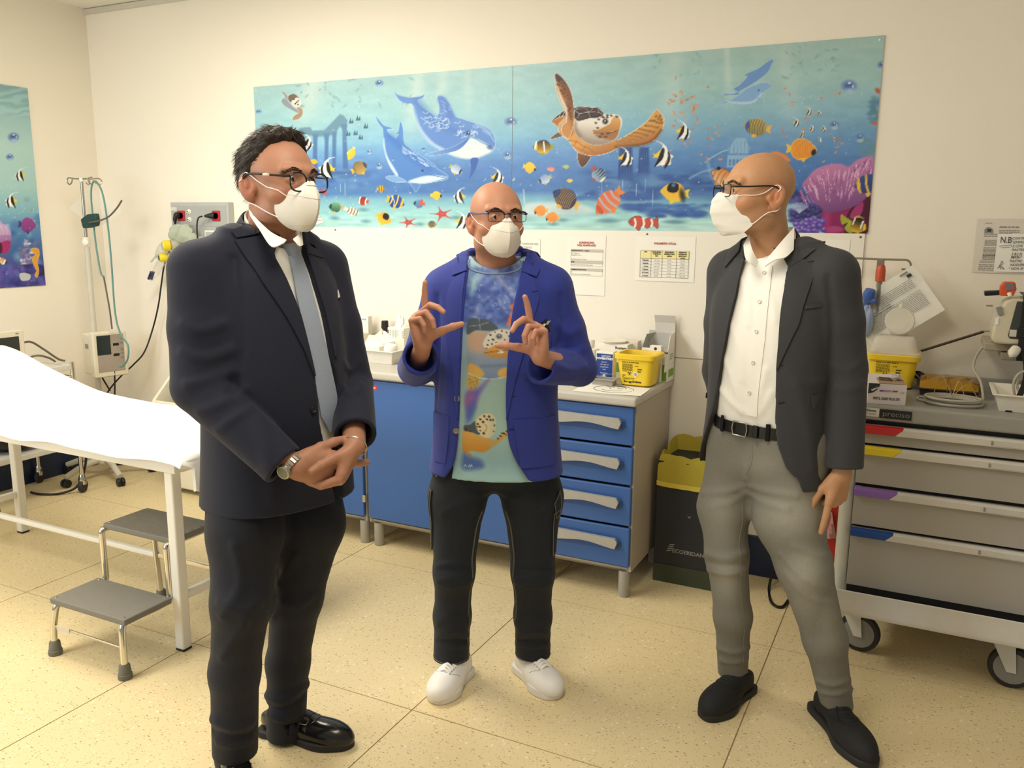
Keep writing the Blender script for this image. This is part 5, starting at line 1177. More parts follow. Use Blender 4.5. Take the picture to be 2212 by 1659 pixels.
MB().box(dx0-.008,dx0+.001,dy0+.08,dy0+.10,dz0+.03,dz1-.03).build('side_bar',M_clear,t,bevel=.001)
MB().lathe([(.012,0),(.018,.004),(.018,.03),(.010,.042),(.006,.05)],(dx0+.083,dy0-.002,dz0-.014),(-.45,-1,-.5),14).build('connector',M_wplast,t,smooth=True)
MB().tube(catmull([(dx0+.20+.012*math.sin(k*1.3),dy0+.06+.012*math.cos(k*1.3),dz1+.012+.001*(k%3))for k in range(0,1)]+[(dx0+.16+.008*k,dy0+.09+.01*math.cos(k*1.6),dz1+.022+.010*math.sin(k*1.6))for k in range(24)],4),.004,6).build('coiled_cord',M_lead,t,smooth=True)
sn=thing('finger_sensor',(dx0+.085,dy0+.06,dz1+.012),'orange sensor clip with a grey face on top of the defibrillator','sensor')
sx0=on(2158,640,1,dy0+.03)[0];sz=dz1+.008
MB().prism([(0,0),(.044,.0),(.052,.024),(.046,.050),(.010,.050),(.0,.034)],(sx0,dy0+.02,sz),(1,0,0),(0,0,1),(0,.045,0)).build('clip',mat('clip_orange','#d4552f',.4),sn,bevel=.005,seg=3)
MB().prism([(.012,.046),(.040,.046),(.046,.024),(.020,.020)],(sx0,dy0+.017,sz),(1,0,0),(0,0,1),(0,.004,0)).build('face',mat('clip_grey','#77747e',.4),sn,bevel=.001)
MB().lathe([(.008,0),(.006,.014)],(sx0+.03,dy0+.018,sz+.010),(.3,-.6,-.8),10).build('nozzle',M_wplast,sn,smooth=True)
MB().obox((sx0-.02,dy0+.07,sz+.006),(1,0,.1),(0,1,0),(-.1,0,1),.026,.03,.008).build('wallet',M_black,sn,bevel=.003)
MB_rod=thing('black_rod',(.08,3.70,1.17),'thin black rod reaching from the sharps container to the defibrillator','rod')
MB().tube([on(1880,797,1,3.73),on(1990,758,1,3.73),on(2126,716,1,3.73)],.0052,10).build('rod',mat('rod_brown','#3a3128',.45),MB_rod,smooth=True)
t=notice('instruction_sheet','grey defibrillator instruction sheet in a clear sleeve on the wall',.137,.36,1.430,1.640,WALL_Y-.001,mat('sheet_grey','#ddd6c8',.5))
yy=WALL_Y-.0045
for x,z,w_,rows,rh,sd in((.165,1.622,.05,1,.003,1),(.215,1.606,.075,1,.006,2),(.215,1.594,.07,3,.0035,3),(.165,1.579,.12,2,.0045,4),(.170,1.556,.10,5,.003,5),(.168,1.527,.10,8,.003,6),(.168,1.497,.10,4,.003,7),(.160,1.475,.10,2,.003,8),(.158,1.460,.13,4,.004,9)):
 bars((x,yy,z),(1,0,0),(0,0,1),w_,rows,rh,M_inkg,t,sd,.8)
MB().prism([(0,0),(.03,.0),(.028,.014),(.018,.022),(.008,.022),(0,.014)],(.165,yy,1.585),(1,0,0),(0,0,1),(0,-.0005,0)).build('print',M_inkg,t);MB().box(.175,.188,yy-.001,yy-.0004,1.590,1.600).build('print',M_ink,t)
t=notice('handwritten_note','white handwritten N.B. note stuck over the instruction sheet',.212,.40,1.436,1.583,WALL_Y-.005)
yy=WALL_Y-.0095
text('N.B',.034,(.222,yy,1.548),(1,0,0),(0,0,1),M_ink,t,sx=.75)
for a,b_ in(((.220,1.535),(.262,1.541)),((.228,1.529),(.258,1.532))):MB().tube([(a[0],yy,a[1]),(b_[0],yy,b_[1])],.0007,5).build('line',M_ink,t)
for k,w in enumerate(('CONTROLLARE','SEMPRE','LE LEVE','PIASTRE','','BE LE','PIASTRE','INDELEBILI','* NON SP')):
 if w:text(w,.0135,(.262 if k%2==0 else .265,yy,1.561-.0145*k),unit((1,0,.03)),(0,0,1),M_ink,t,sx=.85)
for k in range(2):
 MB().tube(catmull([(.270+.018*k,yy,1.512),(.268+.018*k,yy,1.498),(.275+.018*k,yy,1.492),(.281+.018*k,yy,1.498),(.279+.018*k,yy,1.512),(.275+.018*k,yy,1.500)],4),.0007,5).build('line',M_ink,t)
MB().tube(catmull([(.235,yy,1.445),(.232,yy,1.460),(.240,yy,1.468),(.236,yy,1.478),(.228,yy,1.455),(.222,yy,1.449),(.236,yy,1.458),(.246,yy,1.446),(.238,yy,1.452)],4),.0007,5).build('line',M_ink,t)
t=thing('red_container',(-.30,3.42,.32),'red plastic container with a pink bag hung on the cart side behind the grey jeans','container')
MB().prism([(-.10,0),(0,0),(.004,.28),(-.104,.28)],(-.238,3.34,.31),(1,0,0),(0,0,1),(0,.20,0)).build('body',mat('red_plastic','#b02a22',.35),t,bevel=.008)
MB().box(-.352,-.234,3.33,3.55,.578,.60).build('lid',mat('red_plastic','#b02a22',.35),t,bevel=.004)
a_,b_=on(1782,1105,1,3.325),on(1806,1165,1,3.325)
MB().grid([[(a_[0]+(b_[0]-a_[0])*(i/4)*(.55+.45*j/5),3.325-.01*math.sin(i*1.7+j),a_[2]+(b_[2]-a_[2])*j/5)for j in range(6)]for i in range(5)]).build('bag',mat('pink_film','#dfa9a4',.25,trans=.3,ior=1.1),t,smooth=True,solid=.001)
t=thing('power_cable',(-.5,3.6,0),'black cable looping down to the floor behind the grey jeans','cable')
pts=[on(1680,1212,1,3.80),on(1668,1240,1,3.74),on(1661,1275,1,3.70)]+[on(*q,2,.006)for q in((1668,1303),(1690,1311),(1712,1290))]+[np.array([-.36,3.60,.006]),np.array([-.25,3.62,.05])]
MB().tube(catmull(pts,6),.0065,8).build('cord',M_blackc,t,smooth=True)
M_frame=mat('couch_white','#e9e5db',.35,var=.02)
M_sheet=mat('paper_sheet','#f8f7f3',.75,var=.01,bump=.25,bscale=18)
bed=thing('examination_couch',(-3.3,2.38,0),'white metal examination couch with raised head under a white paper sheet','couch')
lx0,lx1,ly0,ly1=-4.135,-2.43,2.12,2.63
for x in(lx0,lx1):
 for y in(ly0,ly1):
  MB().box(x-.022,x+.022,y-.022,y+.022,.006,.71).build('leg',M_frame,bed,bevel=.008,seg=3)
  MB().box(x-.020,x+.020,y-.020,y+.020,0,.008).build('foot',M_black,bed)
for y in(ly0-.012,ly1+.012):
 MB().box(-4.19,-2.385,y-.016,y+.016,.702,.755).build('side_rail',M_frame,bed,bevel=.005)
for x in(-4.18,-2.395):
 MB().box(x-.012,x+.012,ly0,ly1,.702,.755).build('end_rail',M_frame,bed,bevel=.004)
for x in(lx0,lx1):
 MB().box(x-.014,x+.014,ly0+.02,ly1-.02,.195,.228).build('cross_bar',M_frame,bed,bevel=.006)
ym=(ly0+ly1)/2
MB().box(lx0,lx1,ym-.013,ym+.013,.198,.222).build('stretcher',M_frame,bed,bevel=.006)
px_=[-4.24,-4.17,-4.05,-3.91,-3.62,-3.44,-3.15,-2.9,-2.37,-2.34]
pz_=[.985,.968,.935,.890,.815,.788,.780,.782,.786,.782]
xs=np.linspace(-4.22,-2.345,48);zs=np.interp(xs,px_,pz_)
zs=np.convolve(np.pad(zs,3,mode='edge'),np.ones(7)/7,'valid')
def band(dz0,dz1,y0,y1,name,m,b_=.01):
 V=[];F=[]
 for i,(x,z)in enumerate(zip(xs,zs)):
  V+=[(x,y0,z+dz0),(x,y1,z+dz0),(x,y1,z+dz1),(x,y0,z+dz1)]
 for i in range(len(xs)-1):
  for k in range(4):F.append((i*4+k,i*4+(k+1)%4,(i+1)*4+(k+1)%4,(i+1)*4+k))
 F+=[(3,2,1,0),tuple((len(xs)-1)*4+k for k in range(4))]
 return MB().add(V,F).build(name,m,bed,bevel=b_,seg=3)
band(-.036,-.004,2.075,2.685,'mattress',mat('couch_vinyl','#e3dfd6',.45),.012)
sh=thing('paper_cover',(-3.3,2.38,.79),'white paper sheet spread over the couch and hanging off its near end','sheet')
rr=random.Random(3);G=[]
prof=[(2.052,-.034),(2.056,-.018),(2.064,-.004),(2.082,.002),(2.16,.003),(2.3,.003),(2.45,.003),(2.6,.003),(2.672,.002),(2.690,-.004),(2.698,-.018),(2.700,-.03)]
for i,(x,z)in enumerate(zip(xs,zs)):
 G.append([(x,y+(.004*math.sin(i*.9+j)if j in(0,1)else 0),z+dz+.0012*math.sin(i*.7+j*1.3)+(.007*math.sin(i*.45)if j==0 else 0))for j,(y,dz)in enumerate(prof)])
for dx,dz in((.018,-.004),(.032,-.018),(.038,-.05),(.040,-.09),(.041,-.135)):
 x,z=xs[-1]+dx,zs[-1]+dz
 t_=min(1,-dz/.05)
 G.append([(x+.010*math.sin(j*1.1)*t_,2.10+(y-2.052)*(1-.12*t_)if t_>.5 else y,z+.003*math.sin(j*1.7)+(d_*(1-t_)))for j,(y,d_)in enumerate(prof)])
MB().grid(G).build('sheet',M_sheet,sh,smooth=True,solid=.0015)
M_tread=mat('tread_grey','#79766e',.6,bump=.4,bscale=120)
M_rub=mat('rubber_grey','#6f6d62',.7)
st=thing('step_stool',(-2.63,2.1,0),'chrome two step stool with grey treads in front of the couch','step stool')
def tread(x0,x1,y0,y1,z):
 o=MB().box(x0,x1,y0,y1,z-.024,z).build('tread',M_tread,st,bevel=.005)
 for k in range(5):
  y=y0+.018+(y1-y0-.036)*k/4
  MB().box(x0+.01,x1-.01,y-.006,y+.006,z-.001,z+.0015).build('ridge',M_tread,o,bevel=.0006)if z>.4 else None
 for sx in(x0+.02,x1-.02):
  for sy in(y0+.015,y1-.015):
   MB().lathe([(.0005,.0025),(.004,.002),(.005,0)],(sx,sy,z),n=8).build('screw',M_steel,o)
tread(-2.835,-2.435,1.875,2.085,.222);tread(-2.815,-2.44,2.108,2.318,.442)
for sx in(-1,1):
 xa=-2.637+sx*.175;xf=-2.637+sx*.188
 pts=fillet([(xf,1.872,.012),(xf,1.872,.10),(xa,1.885,.203),(xa,2.05,.196),(xa,2.10,.205),(xa,2.098,.420),(xa,2.14,.418),(xa,2.30,.418),(xf,2.345,.40),(xf+sx*.012,2.375,.012)],.032,6)
 fr=MB().tube(pts,.0125,14).build('frame_tube',M_chrome,st,smooth=True)
 for p in((xf,1.872),(xf+sx*.012,2.375)):
  MB().lathe([(.024,0),(.025,.004),(.0245,.018),(.022,.020),(.019,.05),(.014,.056)],(p[0],p[1],0),n=18).build('rubber_foot',M_rub,fr,smooth=True)
MB().tube([(-2.637-.186,1.873,.115),(-2.637+.186,1.873,.115)],.0045,10).build('cross_rod',M_chrome,st,smooth=True)
MB().box(-2.637-.16,-2.637-.09,1.8665,1.8685,.106,.124).build('sticker',mat('sticker_pale','#cfc9bb',.5),st)
MB().box(-2.637-.19,-2.637+.19,2.356,2.374,.205,.228).build('cross_bar',M_chrome,st,bevel=.004)
iy=3.50
Q=lambda u,v:on(u,v,1,iy)
iv=thing('drip_stand',(-4.60,iy,0),'grey drip stand with a monitor and green tubing in the left corner','drip stand')
X=-4.605;kn=Q(191,520)[2];tz=Q(180,386)[2]
MB().tube([(X,iy,.10),(X,iy,kn)],.0165,16).build('lower_pole',mat('pole_white','#c9c4b4',.4),iv,smooth=True)
MB().tube([(X,iy,kn),(X,iy,tz)],.0095,14).build('upper_pole',M_steel,iv,smooth=True)
MB().lathe([(.018,-.035),(.021,-.03),(.021,.018),(.013,.022)],(X,iy,kn),n=18).build('clamp_collar',M_wplast,iv,smooth=True)
MB().lathe([(.010,0),(.019,.006),(.019,.014),(.012,.018)],(X+.012,iy-.012,kn-.008),(.45,-1,0),16).build('knob',M_wplast,iv,smooth=True)
MB().lathe([(.013,-.012),(.013,.006),(.009,.010)],(X,iy,tz-.004),n=14).build('pole_cap',M_wplast,iv,smooth=True)
hk=[]
for sx in(-1,1):
 e=X+sx*.105;z=tz
 hk.append(MB().tube(fillet([(X,iy,z),(X+sx*.05,iy,z),(e,iy-.01,z+.008),(e+sx*.014,iy-.01,z-.012),(e-sx*.004,iy-.01,z-.036),(e-sx*.028,iy-.01,z-.026),(e-sx*.040,iy-.01,z+.004)],.012),.0042,8).build('hook',M_steel,iv,smooth=True))
 MB().tube(fillet([(X,iy,z),(X+sx*.03,iy+.04,z),(X+sx*.05,iy+.085,z+.006),(X+sx*.055,iy+.1,z-.012),(X+sx*.05,iy+.085,z-.034),(X+sx*.04,iy+.06,z-.02)],.012),.0042,8).build('hook',M_steel,iv,smooth=True)
for k in range(5):
 a=k*2*math.pi/5+.9;ex,ey_=X+.27*math.cos(a),iy+.27*math.sin(a)
 lg=MB().tube(catmull([(X+.03*math.cos(a),iy+.03*math.sin(a),.12),(X+.15*math.cos(a),iy+.15*math.sin(a),.105),(ex,ey_,.062)],5),[.020]*6+[.018]*5,10).build('foot_arm',mat('pole_white','#c9c4b4',.4),iv,smooth=True)
 for s_ in(-1,1):
  MB().lathe([(.008,-.009),(.024,-.009),(.026,-.006),(.026,.006),(.024,.009),(.008,.009)],(ex-.012*math.sin(a)*s_,ey_+.012*math.cos(a)*s_,.026),(-math.sin(a),math.cos(a),0),18).build('caster',M_black,lg,smooth=True)
MB().lathe([(.04,.09),(.05,.10),(.05,.13),(.022,.15)],(X,iy,0),n=20).build('hub',mat('pole_white','#c9c4b4',.4),iv,smooth=True)
mc=on(240,765,0,X+.13)
mo=thing('patient_monitor',tuple(mc),'cream patient monitor with a small dark screen clamped to the drip stand','monitor',rz=math.radians(77))
M_mon=mat('monitor_cream','#ddd5c0',.45,var=.02);M_mont=mat('monitor_taupe','#a2968a',.45)
fx0,fx1,fz0,fz1=-.105,.105,-.14,.14;fyf=0.0
LB=dict(local=True)
MB().box(fx0,fx1,fyf,fyf+.05,fz0,fz1).build('casing',M_mon,mo,bevel=.010,seg=3,**LB)
MB().box(fx0+.012,fx1-.012,fyf+.03,fyf+.17,fz0+.012,fz1-.016).build('back_casing',M_mon,mo,bevel=.010,seg=3,**LB)
w_,h_=fx1-fx0,fz1-fz0
MB().box(fx0+w_*.11,fx1-w_*.11,fyf-.002,fyf+.002,fz0+h_*.12,fz1-h_*.07).build('front_panel',M_mont,mo,**LB)
sc_=MB().box(fx0+w_*.11,fx0+w_*.50,fyf-.0035,fyf,fz0+h_*.50,fz1-h_*.08).build('screen',mat('screen_black','#1d2a2a',.2),mo,**LB)
for z in(.68,.45):MB().box(fx0+w_*.57,fx0+w_*.74,fyf-.0035,fyf,fz0+h_*z,fz0+h_*(z+.055)).build('readout',M_black,mo,**LB)
for z in(.84,.75,.60,.52,.42):MB().lathe([(.0005,.004),(.008,.003),(.009,0)],(fx0+w_*.82,fyf-.002,fz0+h_*z),(0,-1,0),12).build('button',M_inkg,mo,**LB)
MB().box(fx0+.0105,fx0+.012,fyf+.09,fyf+.13,fz0+h_*.62,fz0+h_*.72).build('side_label',M_inkg,mo,**LB)
MB().box(-.05,.0,fyf+.165,fyf+.19,-.04,.04).build('clamp',M_mon,mo,bevel=.004,**LB)
M_tub=mat('tube_green','#5f8a86',.35);M_tubd=mat('tube_grey','#5f574a',.4)
tz2=X+.105
t=thing('breathing_hose',(X+.1,iy,1.3),'thin green and grey hose looped over the drip stand hook','hose')
T=lambda u,v,dy=-.02:on(u,v,1,iy+dy)
MB().tube(catmull([T(253,700),T(247,660),T(240,560),T(232,480),T(222,420),T(211,396),T(204,392),T(198,402),T(197,430),T(201,470),T(206,520),T(212,560),T(218,590),T(224,598)],6),.0052,8).build('green_hose',M_tub,t,smooth=True)
MB().tube(catmull([T(253,700),T(262,725),T(276,745),T(277,770),T(270,786),T(262,792),T(257,791)],6),.0052,8).build('green_hose',M_tub,t,smooth=True)
MB().tube(catmull([T(224,598),T(230,630),T(237,670),T(242,711)],6),.0048,8).build('grey_hose',M_tubd,t,smooth=True)
t=thing('cuff_pouch',(X+.06,iy-.04,1.55),'dark green cuff pouch with a curved grey tube tied to the drip stand','pouch')
P=lambda u,v:on(u,v,1,iy-.035)
MB().add([P(178,474),P(192,463),P(210,461),P(213,478),P(211,488),P(196,492),P(183,493)],[(0,1,2,3,4,5,6)]).build('pouch',mat('pouch_green','#27433f',.6),t,solid=.03,bevel=.006)
MB().tube(catmull([on(192,481,1,iy-.06),on(205,479,1,iy-.06),on(220,475,1,iy-.05),on(236,467,1,iy-.05),on(252,450,1,iy-.05),on(263,433,1,iy-.05)],6),.005,8).build('grey_tube',M_tubd,t,smooth=True)
MB().add([on(u,v,1,iy+.04)for u,v in((150,450),(196,405),(250,437),(262,460),(215,490),(180,472))],[(0,1,2,3,4,5)]).build('clear_bag',mat('clear_film','#f4f2ea',.25,alpha=.16),t,solid=.001)
t=thing('monitor_cable',(-4.4,3.7,.8),'long black mains cable from the wall panel to behind the couch','cable')
Wq=lambda u,v,y=3.78:on(u,v,1,y)
MB().tube(catmull([Wq(390,487),Wq(380,512),Wq(366,540),Wq(355,572),Wq(349,610),Wq(342,660),Wq(330,710),Wq(312,760,3.72),Wq(288,788,3.68),Wq(262,812,3.65),Wq(236,842,3.62),Wq(215,880,3.6)],6),.005,8).build('cord',M_blackc,t,smooth=True)
MB().tube(catmull([T(214,803,.05),T(225,823,.05),T(238,844,.05)],5),.005,8).build('cord',M_blackc,t,smooth=True)
MB().tube(catmull([T(247,800,.02),T(248,825,.02),T(248,870,.02),T(250,930,.02)],5),.005,8).build('cord',M_blackc,t,smooth=True)
M_pan=mat('panel_grey','#b4b5b2',.4)
wp=thing('service_panel',(-4.0,WALL_Y,1.3),'grey wall service panel with two red sockets','panel')
zt,zb=1.715,1.36
MB().box(-4.22,-3.75,WALL_Y-.045,WALL_Y-.001,zb,zt).build('housing',M_pan,wp,bevel=.003)
MB().box(-4.204,-3.768,WALL_Y-.048,WALL_Y-.044,1.575,zt-.022).build('fascia',mat('panel_grey2','#a9aba9',.4),wp,bevel=.001)
MB().box(-4.204,-3.768,WALL_Y-.048,WALL_Y-.044,zb+.01,1.568).build('fascia',mat('panel_grey2','#a9aba9',.4),wp,bevel=.001)
M_sock=mat('socket_red','#b3262a',.4)
for x in(-4.128,-3.842):
 s_=MB().box(x-.030,x+.030,WALL_Y-.055,WALL_Y-.047,1.605,1.665).build('socket',M_sock,wp,bevel=.003)
 MB().lathe([(.017,.0),(.020,.001),(.020,.002),(.015,-.003)],(x,WALL_Y-.055,1.635),(0,-1,0),18).build('recess',mat('socket_dark','#6a1218',.5),s_,smooth=True)
for z in(1.660,1.613):
 k_=MB().lathe([(.015,0),(.015,.002),(.009,.003),(.009,.012),(.006,.013)],(-4.063,WALL_Y-.048,z),(0,-1,0),16).build('port',M_wplast,wp,smooth=True)
 MB().lathe([(.0045,0),(.004,.002)],(-4.063,WALL_Y-.061,z),(0,-1,0),8).build('port_hole',M_ink,k_)
MB().box(-4.215,-4.165,WALL_Y-.0486,WALL_Y-.048,1.665,1.688).build('worn_label',mat('label_worn','#d8d6cf',.6,var=.3),wp)
MB().box(-3.94,-3.85,WALL_Y-.055,WALL_Y-.047,1.49,1.55).build('white_frame',M_wplast,wp,bevel=.002);MB().box(-3.93,-3.86,WALL_Y-.0565,WALL_Y-.0545,1.499,1.541).build('frame_inset',M_pan,wp)
M_fl=mat('flow_yellow','#e5cf2a',.4)
for u,v,r_ in((369,530,.032),(362,556,.024)):
 p_=on(u,v,1,WALL_Y-.12)
 k_=MB().lathe([(r_*.2,.05),(r_*.75,.05),(r_,.042),(r_,.01),(r_*.7,.0)],p_,(-.55,-1,-.05),20).build('regulator',M_fl,wp,smooth=True)
 MB().lathe([(r_*.68,0),(r_*.62,.002)],p_+unit((-.55,-1,-.05))*.050,(-.55,-1,-.05),18).build('dial',M_pan if r_>.03 else M_ink,k_)
 MB().lathe([(r_*1.0,0),(r_*1.0,.035),(r_*.6,.08)],p_,(.5,.95,.1),16).build('valve_body',mat('valve_steel','#c8c4b6',.35,.4),k_,smooth=True)
p_=on(375,586,1,WALL_Y-.06);MB().lathe([(.009,0),(.009,.055),(.011,.057),(.011,.066)],p_-np.array([.025,0,.004]),(1,0,.12),10).build('red_tag',mat('tag_red','#8f2c2c',.5),wp,smooth=True)
MB().box(-4.25,-4.06,WALL_Y-.035,WALL_Y-.001,1.24,1.40).build('lower_box',mat('panel_grey3','#d2cdbf',.45),wp,bevel=.004)
for u0,v0 in((384,560),(386,590)):
 p_=on(u0,v0+14,1,WALL_Y-.07);MB().lathe([(.014,.0),(.02,.004),(.02,.05),(.012,.06),(.012,.075)],p_-np.array([0,0,.04]),n=14).build('flask',M_clear,wp,smooth=True)
for u,name,lab,axis in((394,'mains_plug','black mains plug in the socket nearer the corner',(-.7,-1,-.3)),(470,'mains_plug','black mains plug in the socket nearer the navy suit',(-.9,-.9,0))):
 p_=on(u,466,1,WALL_Y-.056)
 t=thing(name,tuple(p_),lab,'plug')
 if u<400:
  MB().lathe([(.017,0),(.019,.005),(.018,.02),(.012,.028)],(-4.143,WALL_Y-.056,1.637),(-.25,-1,0),16).build('plug',M_black,t,smooth=True)
  MB().tube([(-4.146,WALL_Y-.075,1.637),(-4.152,WALL_Y-.08,1.61),(-4.150,WALL_Y-.08,1.585)],[.014,.012,.006],10).build('grip',M_black,t,smooth=True)
 else:
  MB().lathe([(.019,0),(.020,.008),(.016,.022),(.009,.045),(.006,.055)],(-3.854,WALL_Y-.056,1.636),(-.95,-.75,-.05),16).build('plug',M_black,t,smooth=True)
t=thing('short_cable',(-3.93,WALL_Y-.09,1.5),'short black cable drooping from the right-hand red socket behind the navy shoulder','cable')
MB().tube(catmull([(-3.912,WALL_Y-.092,1.632),(-3.935,WALL_Y-.10,1.622),(-3.950,WALL_Y-.10,1.58),(-3.952,WALL_Y-.10,1.50),(-3.950,WALL_Y-.09,1.40),(-3.945,WALL_Y-.05,1.30)],6),.0045,8).build('cord',M_blackc,t,smooth=True)
t=thing('oxygen_tubing_bag',(-4.2,3.74,1.4),'bunch of clear bagged oxygen masks hanging from the service panel','bag')
M_mist=mat('misty_plastic','#dfe0d2',.25,trans=.35,ior=1.1,alpha=.8)
M_green2=mat('mask_pale_green','#cfd8c4',.3,trans=.3,ior=1.1,alpha=.85)
q=on(392,505,1,3.76);crumple(q,.085,(1.25,.4,.62),11,'mask_bag',M_green2,t,.16)
q=on(425,522,1,3.765);crumple(q,.09,(1.4,.3,.30),12,'mask_bag',M_mist,t,.2)
q=on(352,545,1,3.765);crumple(q,.06,(1.0,.35,.8),13,'mask_bag',M_mist,t,.25)
q=on(405,545,1,3.765);crumple(q,.07,(1.3,.3,.6),14,'mask_bag',mat('bag_white','#ecebe2',.4),t,.22)
MB().tube(catmull([on(358,552,1,3.74),on(345,572,1,3.74),on(334,592,1,3.74),on(326,604,1,3.74)],6),[.026]*7+[.024]*6+[.014]*6,10).build('tube_bag',M_clear,t,smooth=True)
for du in(0,5):MB().tube([on(327+du,587,1,3.735),on(321+du*1.1,603,1,3.735)],.0085,8).build('blue_connector',mat('connector_navy','#232a52',.4),t,smooth=True)
MB().tube(catmull([on(326,566,1,3.75),on(338,552,1,3.75),on(350,548,1,3.75)],5),.006,6).build('tube',M_mist,t,smooth=True)
rc=thing('paper_bin',(-4.08,3.62,0),'cream open fronted paper bin with a CARTA sign, behind the couch','bin')
M_cream=mat('bin_cream','#ece5d0',.4,var=.02)
rx0,rx1,ry0,ry1=-4.05,-3.63,3.44,3.83
zf=.56
MB().add([(rx0+.04,ry0+.03,.03),(rx1-.04,ry0+.03,.03),(rx1-.04,ry1-.02,.03),(rx0+.04,ry1-.02,.03),(rx0,ry0,zf-.05),(rx1,ry0,zf-.05),(rx1,ry1,zf-.05),(rx0,ry1,zf-.05)],[(3,2,1,0),(0,1,5,4),(1,2,6,5),(2,3,7,6),(3,0,4,7)]).build('tub',M_cream,rc,bevel=.015,seg=3)
sil=[(ry0-.012,zf-.05),(ry0-.012,zf),(ry0+.17,zf+.17),(ry0+.20,zf+.235),(ry0+.25,zf+.265),(ry1,zf+.265),(ry1,zf-.05)]
for x in(rx0-.012,rx1-.008):
 MB().prism(sil,(x,0,0),(0,1,0),(0,0,1),(.02,0,0)).build('hood_side',M_cream,rc,bevel=.006)
MB().box(rx0-.01,rx1+.01,ry0-.014,ry0+.012,zf-.05,zf+.004).build('front_rim',M_cream,rc,bevel=.010,seg=3)
dome=[[(rx0+(rx1-rx0)*i/10,y,zf+.17+.10*math.sin(math.pi*min(1,max(0,.18+.64*i/10)))*w)for i in range(11)]for y,w in((ry0+.175,.05),(ry0+.20,.75),(ry0+.25,1.05),(ry1-.01,1.05))]
MB().grid(dome).build('hood_top',M_cream,rc,smooth=True,solid=.006)
MB().box(rx0+.0,rx1-.0,ry1-.02,ry1-.005,zf-.05,zf+.25).build('back',M_cream,rc)
sg=MB().box(rx0+.10,rx1-.03,ry0+.165,ry0+.17,zf-.02,zf+.165).build('sign',M_paper,rc)
text('CARTA',.072,(rx0+.185,ry0+.1645,zf+.035),(1,0,0),(0,0,1),mat('sign_brown','#4a2c26',.6),rc,bold=.0016)
b=MB()
for x in(rx0+.125,rx1-.05):b.box(x-.0008,x+.0008,ry0+.1642,ry0+.165,zf+.0,zf+.145)
b.box(rx0+.125,rx1-.05,ry0+.1642,ry0+.165,zf+.1435,zf+.145);b.build('sign_border',M_inkg,rc)
crumple(((rx0+rx1)/2+.02,ry0+.10,zf-.005),.05,(2.0,1.0,.7),21,'crumpled_paper',M_paper,rc,.3)
for x in(rx0+.08,rx1-.08):MB().lathe([(.012,-.012),(.024,-.012),(.026,0),(.024,.012),(.012,.012)],(x,ry0+.05,.026),(1,0,0),14).build('castor',M_black,rc,smooth=True)
tl=thing('equipment_trolley',(-4.62,2.98,0),'chrome equipment trolley with black kit on its shelves by the left wall','trolley')
qx0,qx1,qy0,qy1=-4.85,-4.45,2.68,3.22
zt=on(128,778,1,qy1)[2]
for x in(qx0,qx1):
 for y in(qy0,qy1):
  MB().tube([(x,y,.11),(x,y,zt)],.0125,12).build('post',M_chrome,tl,smooth=True)
  w_=MB().lathe([(.010,-.012),(.036,-.012),(.040,-.006),(.040,.006),(.036,.012),(.010,.012)],(x,y,.040),(.9,.4,0),20).build('caster',mat('caster_rubber','#2c2b29',.6),tl,smooth=True)
  MB().lathe([(.012,.045),(.022,.05),(.022,.085),(.014,.11)],(x,y,0),n=14).build('caster_housing',M_chrome,w_,smooth=True)
for z in(zt-.03,.30):
 MB().box(qx0,qx1,qy0,qy1,z-.012,z).build('shelf',M_frame,tl,bevel=.003)
 for y in(qy0,qy1):MB().box(qx0,qx1,y-.006,y+.006,z-.014,z+.012).build('shelf_rim',M_cl,tl,bevel=.003)
 MB().box(qx1-.006,qx1+.006,qy0,qy1,z-.016,z+.014).build('shelf_rim',M_cl,tl,bevel=.003)
MB().tube([(qx0,qy1,zt-.085),(qx1,qy1,zt-.085)],.006,8).build('rail',M_chrome,tl,smooth=True);MB().tube([(qx1,qy0,zt-.085),(qx1,qy1,zt-.085)],.006,8).build('rail',M_chrome,tl,smooth=True)
kit=thing('kit_bag',(-4.64,2.95,.302),'black equipment bag with loose cables on the lower trolley shelf','bag')
crumple((-4.66,2.95,.40),.17,(.9,1.25,.58),17,'bag',mat('bag_black','#1e1c1c',.6,bump=.5,bscale=40),kit,.1)
for k in range(4):MB().tube(catmull([(-4.50,2.80+.1*k,.44),(-4.46,2.84+.08*k,.50-.02*k),(-4.44,2.92+.06*k,.40),(-4.47,2.98+.05*k,.33)],6),.0045,6).build('cable',M_inkg if k%2 else M_blackc,kit,smooth=True)
ec=thing('ecg_screen',(-4.66,2.95,zt),'cream framed monitor with a dark screen on the left wall trolley','monitor')
u0,u1=on(0,718,0,-4.55),on(48,712,0,-4.55)
sx=-4.56;za=on(45,712,0,sx)[2];yb=on(52,715,0,sx)[1];zbt=zt-.02
pl=[(-.012,0),(yb-2.72,0),(yb-2.72,za-zbt),(-.012,za-zbt)]
MB().prism(pl,(sx,2.72,zbt),(0,1,0),(0,0,1),(-.09,0,0)).build('casing',M_mon,ec,bevel=.010,seg=3)
MB().box(sx-.001,sx+.003,2.74,yb-.035,zbt+.03,za-.035).build('screen',mat('screen_off','#2b2d2b',.25),ec,bevel=.002)
MB().box(sx+.0,sx+.002,yb-.052,yb-.035,za-.022,za-.016).build('badge',M_inkg,ec)
MB().box(sx-.07,sx-.02,yb-.26,yb-.17,za-.002,za+.028).build('top_sensor',M_mon,ec,bevel=.008)
MB().tube(catmull([(sx-.03,yb+.0,za-.08),(sx-.02,yb+.05,za-.08),(sx+.0,yb+.11,za-.13),(sx+.03,yb+.17,za-.19),(sx+.05,yb+.2,zt)],6),.006,8).build('cable',M_tubd,ec,smooth=True)
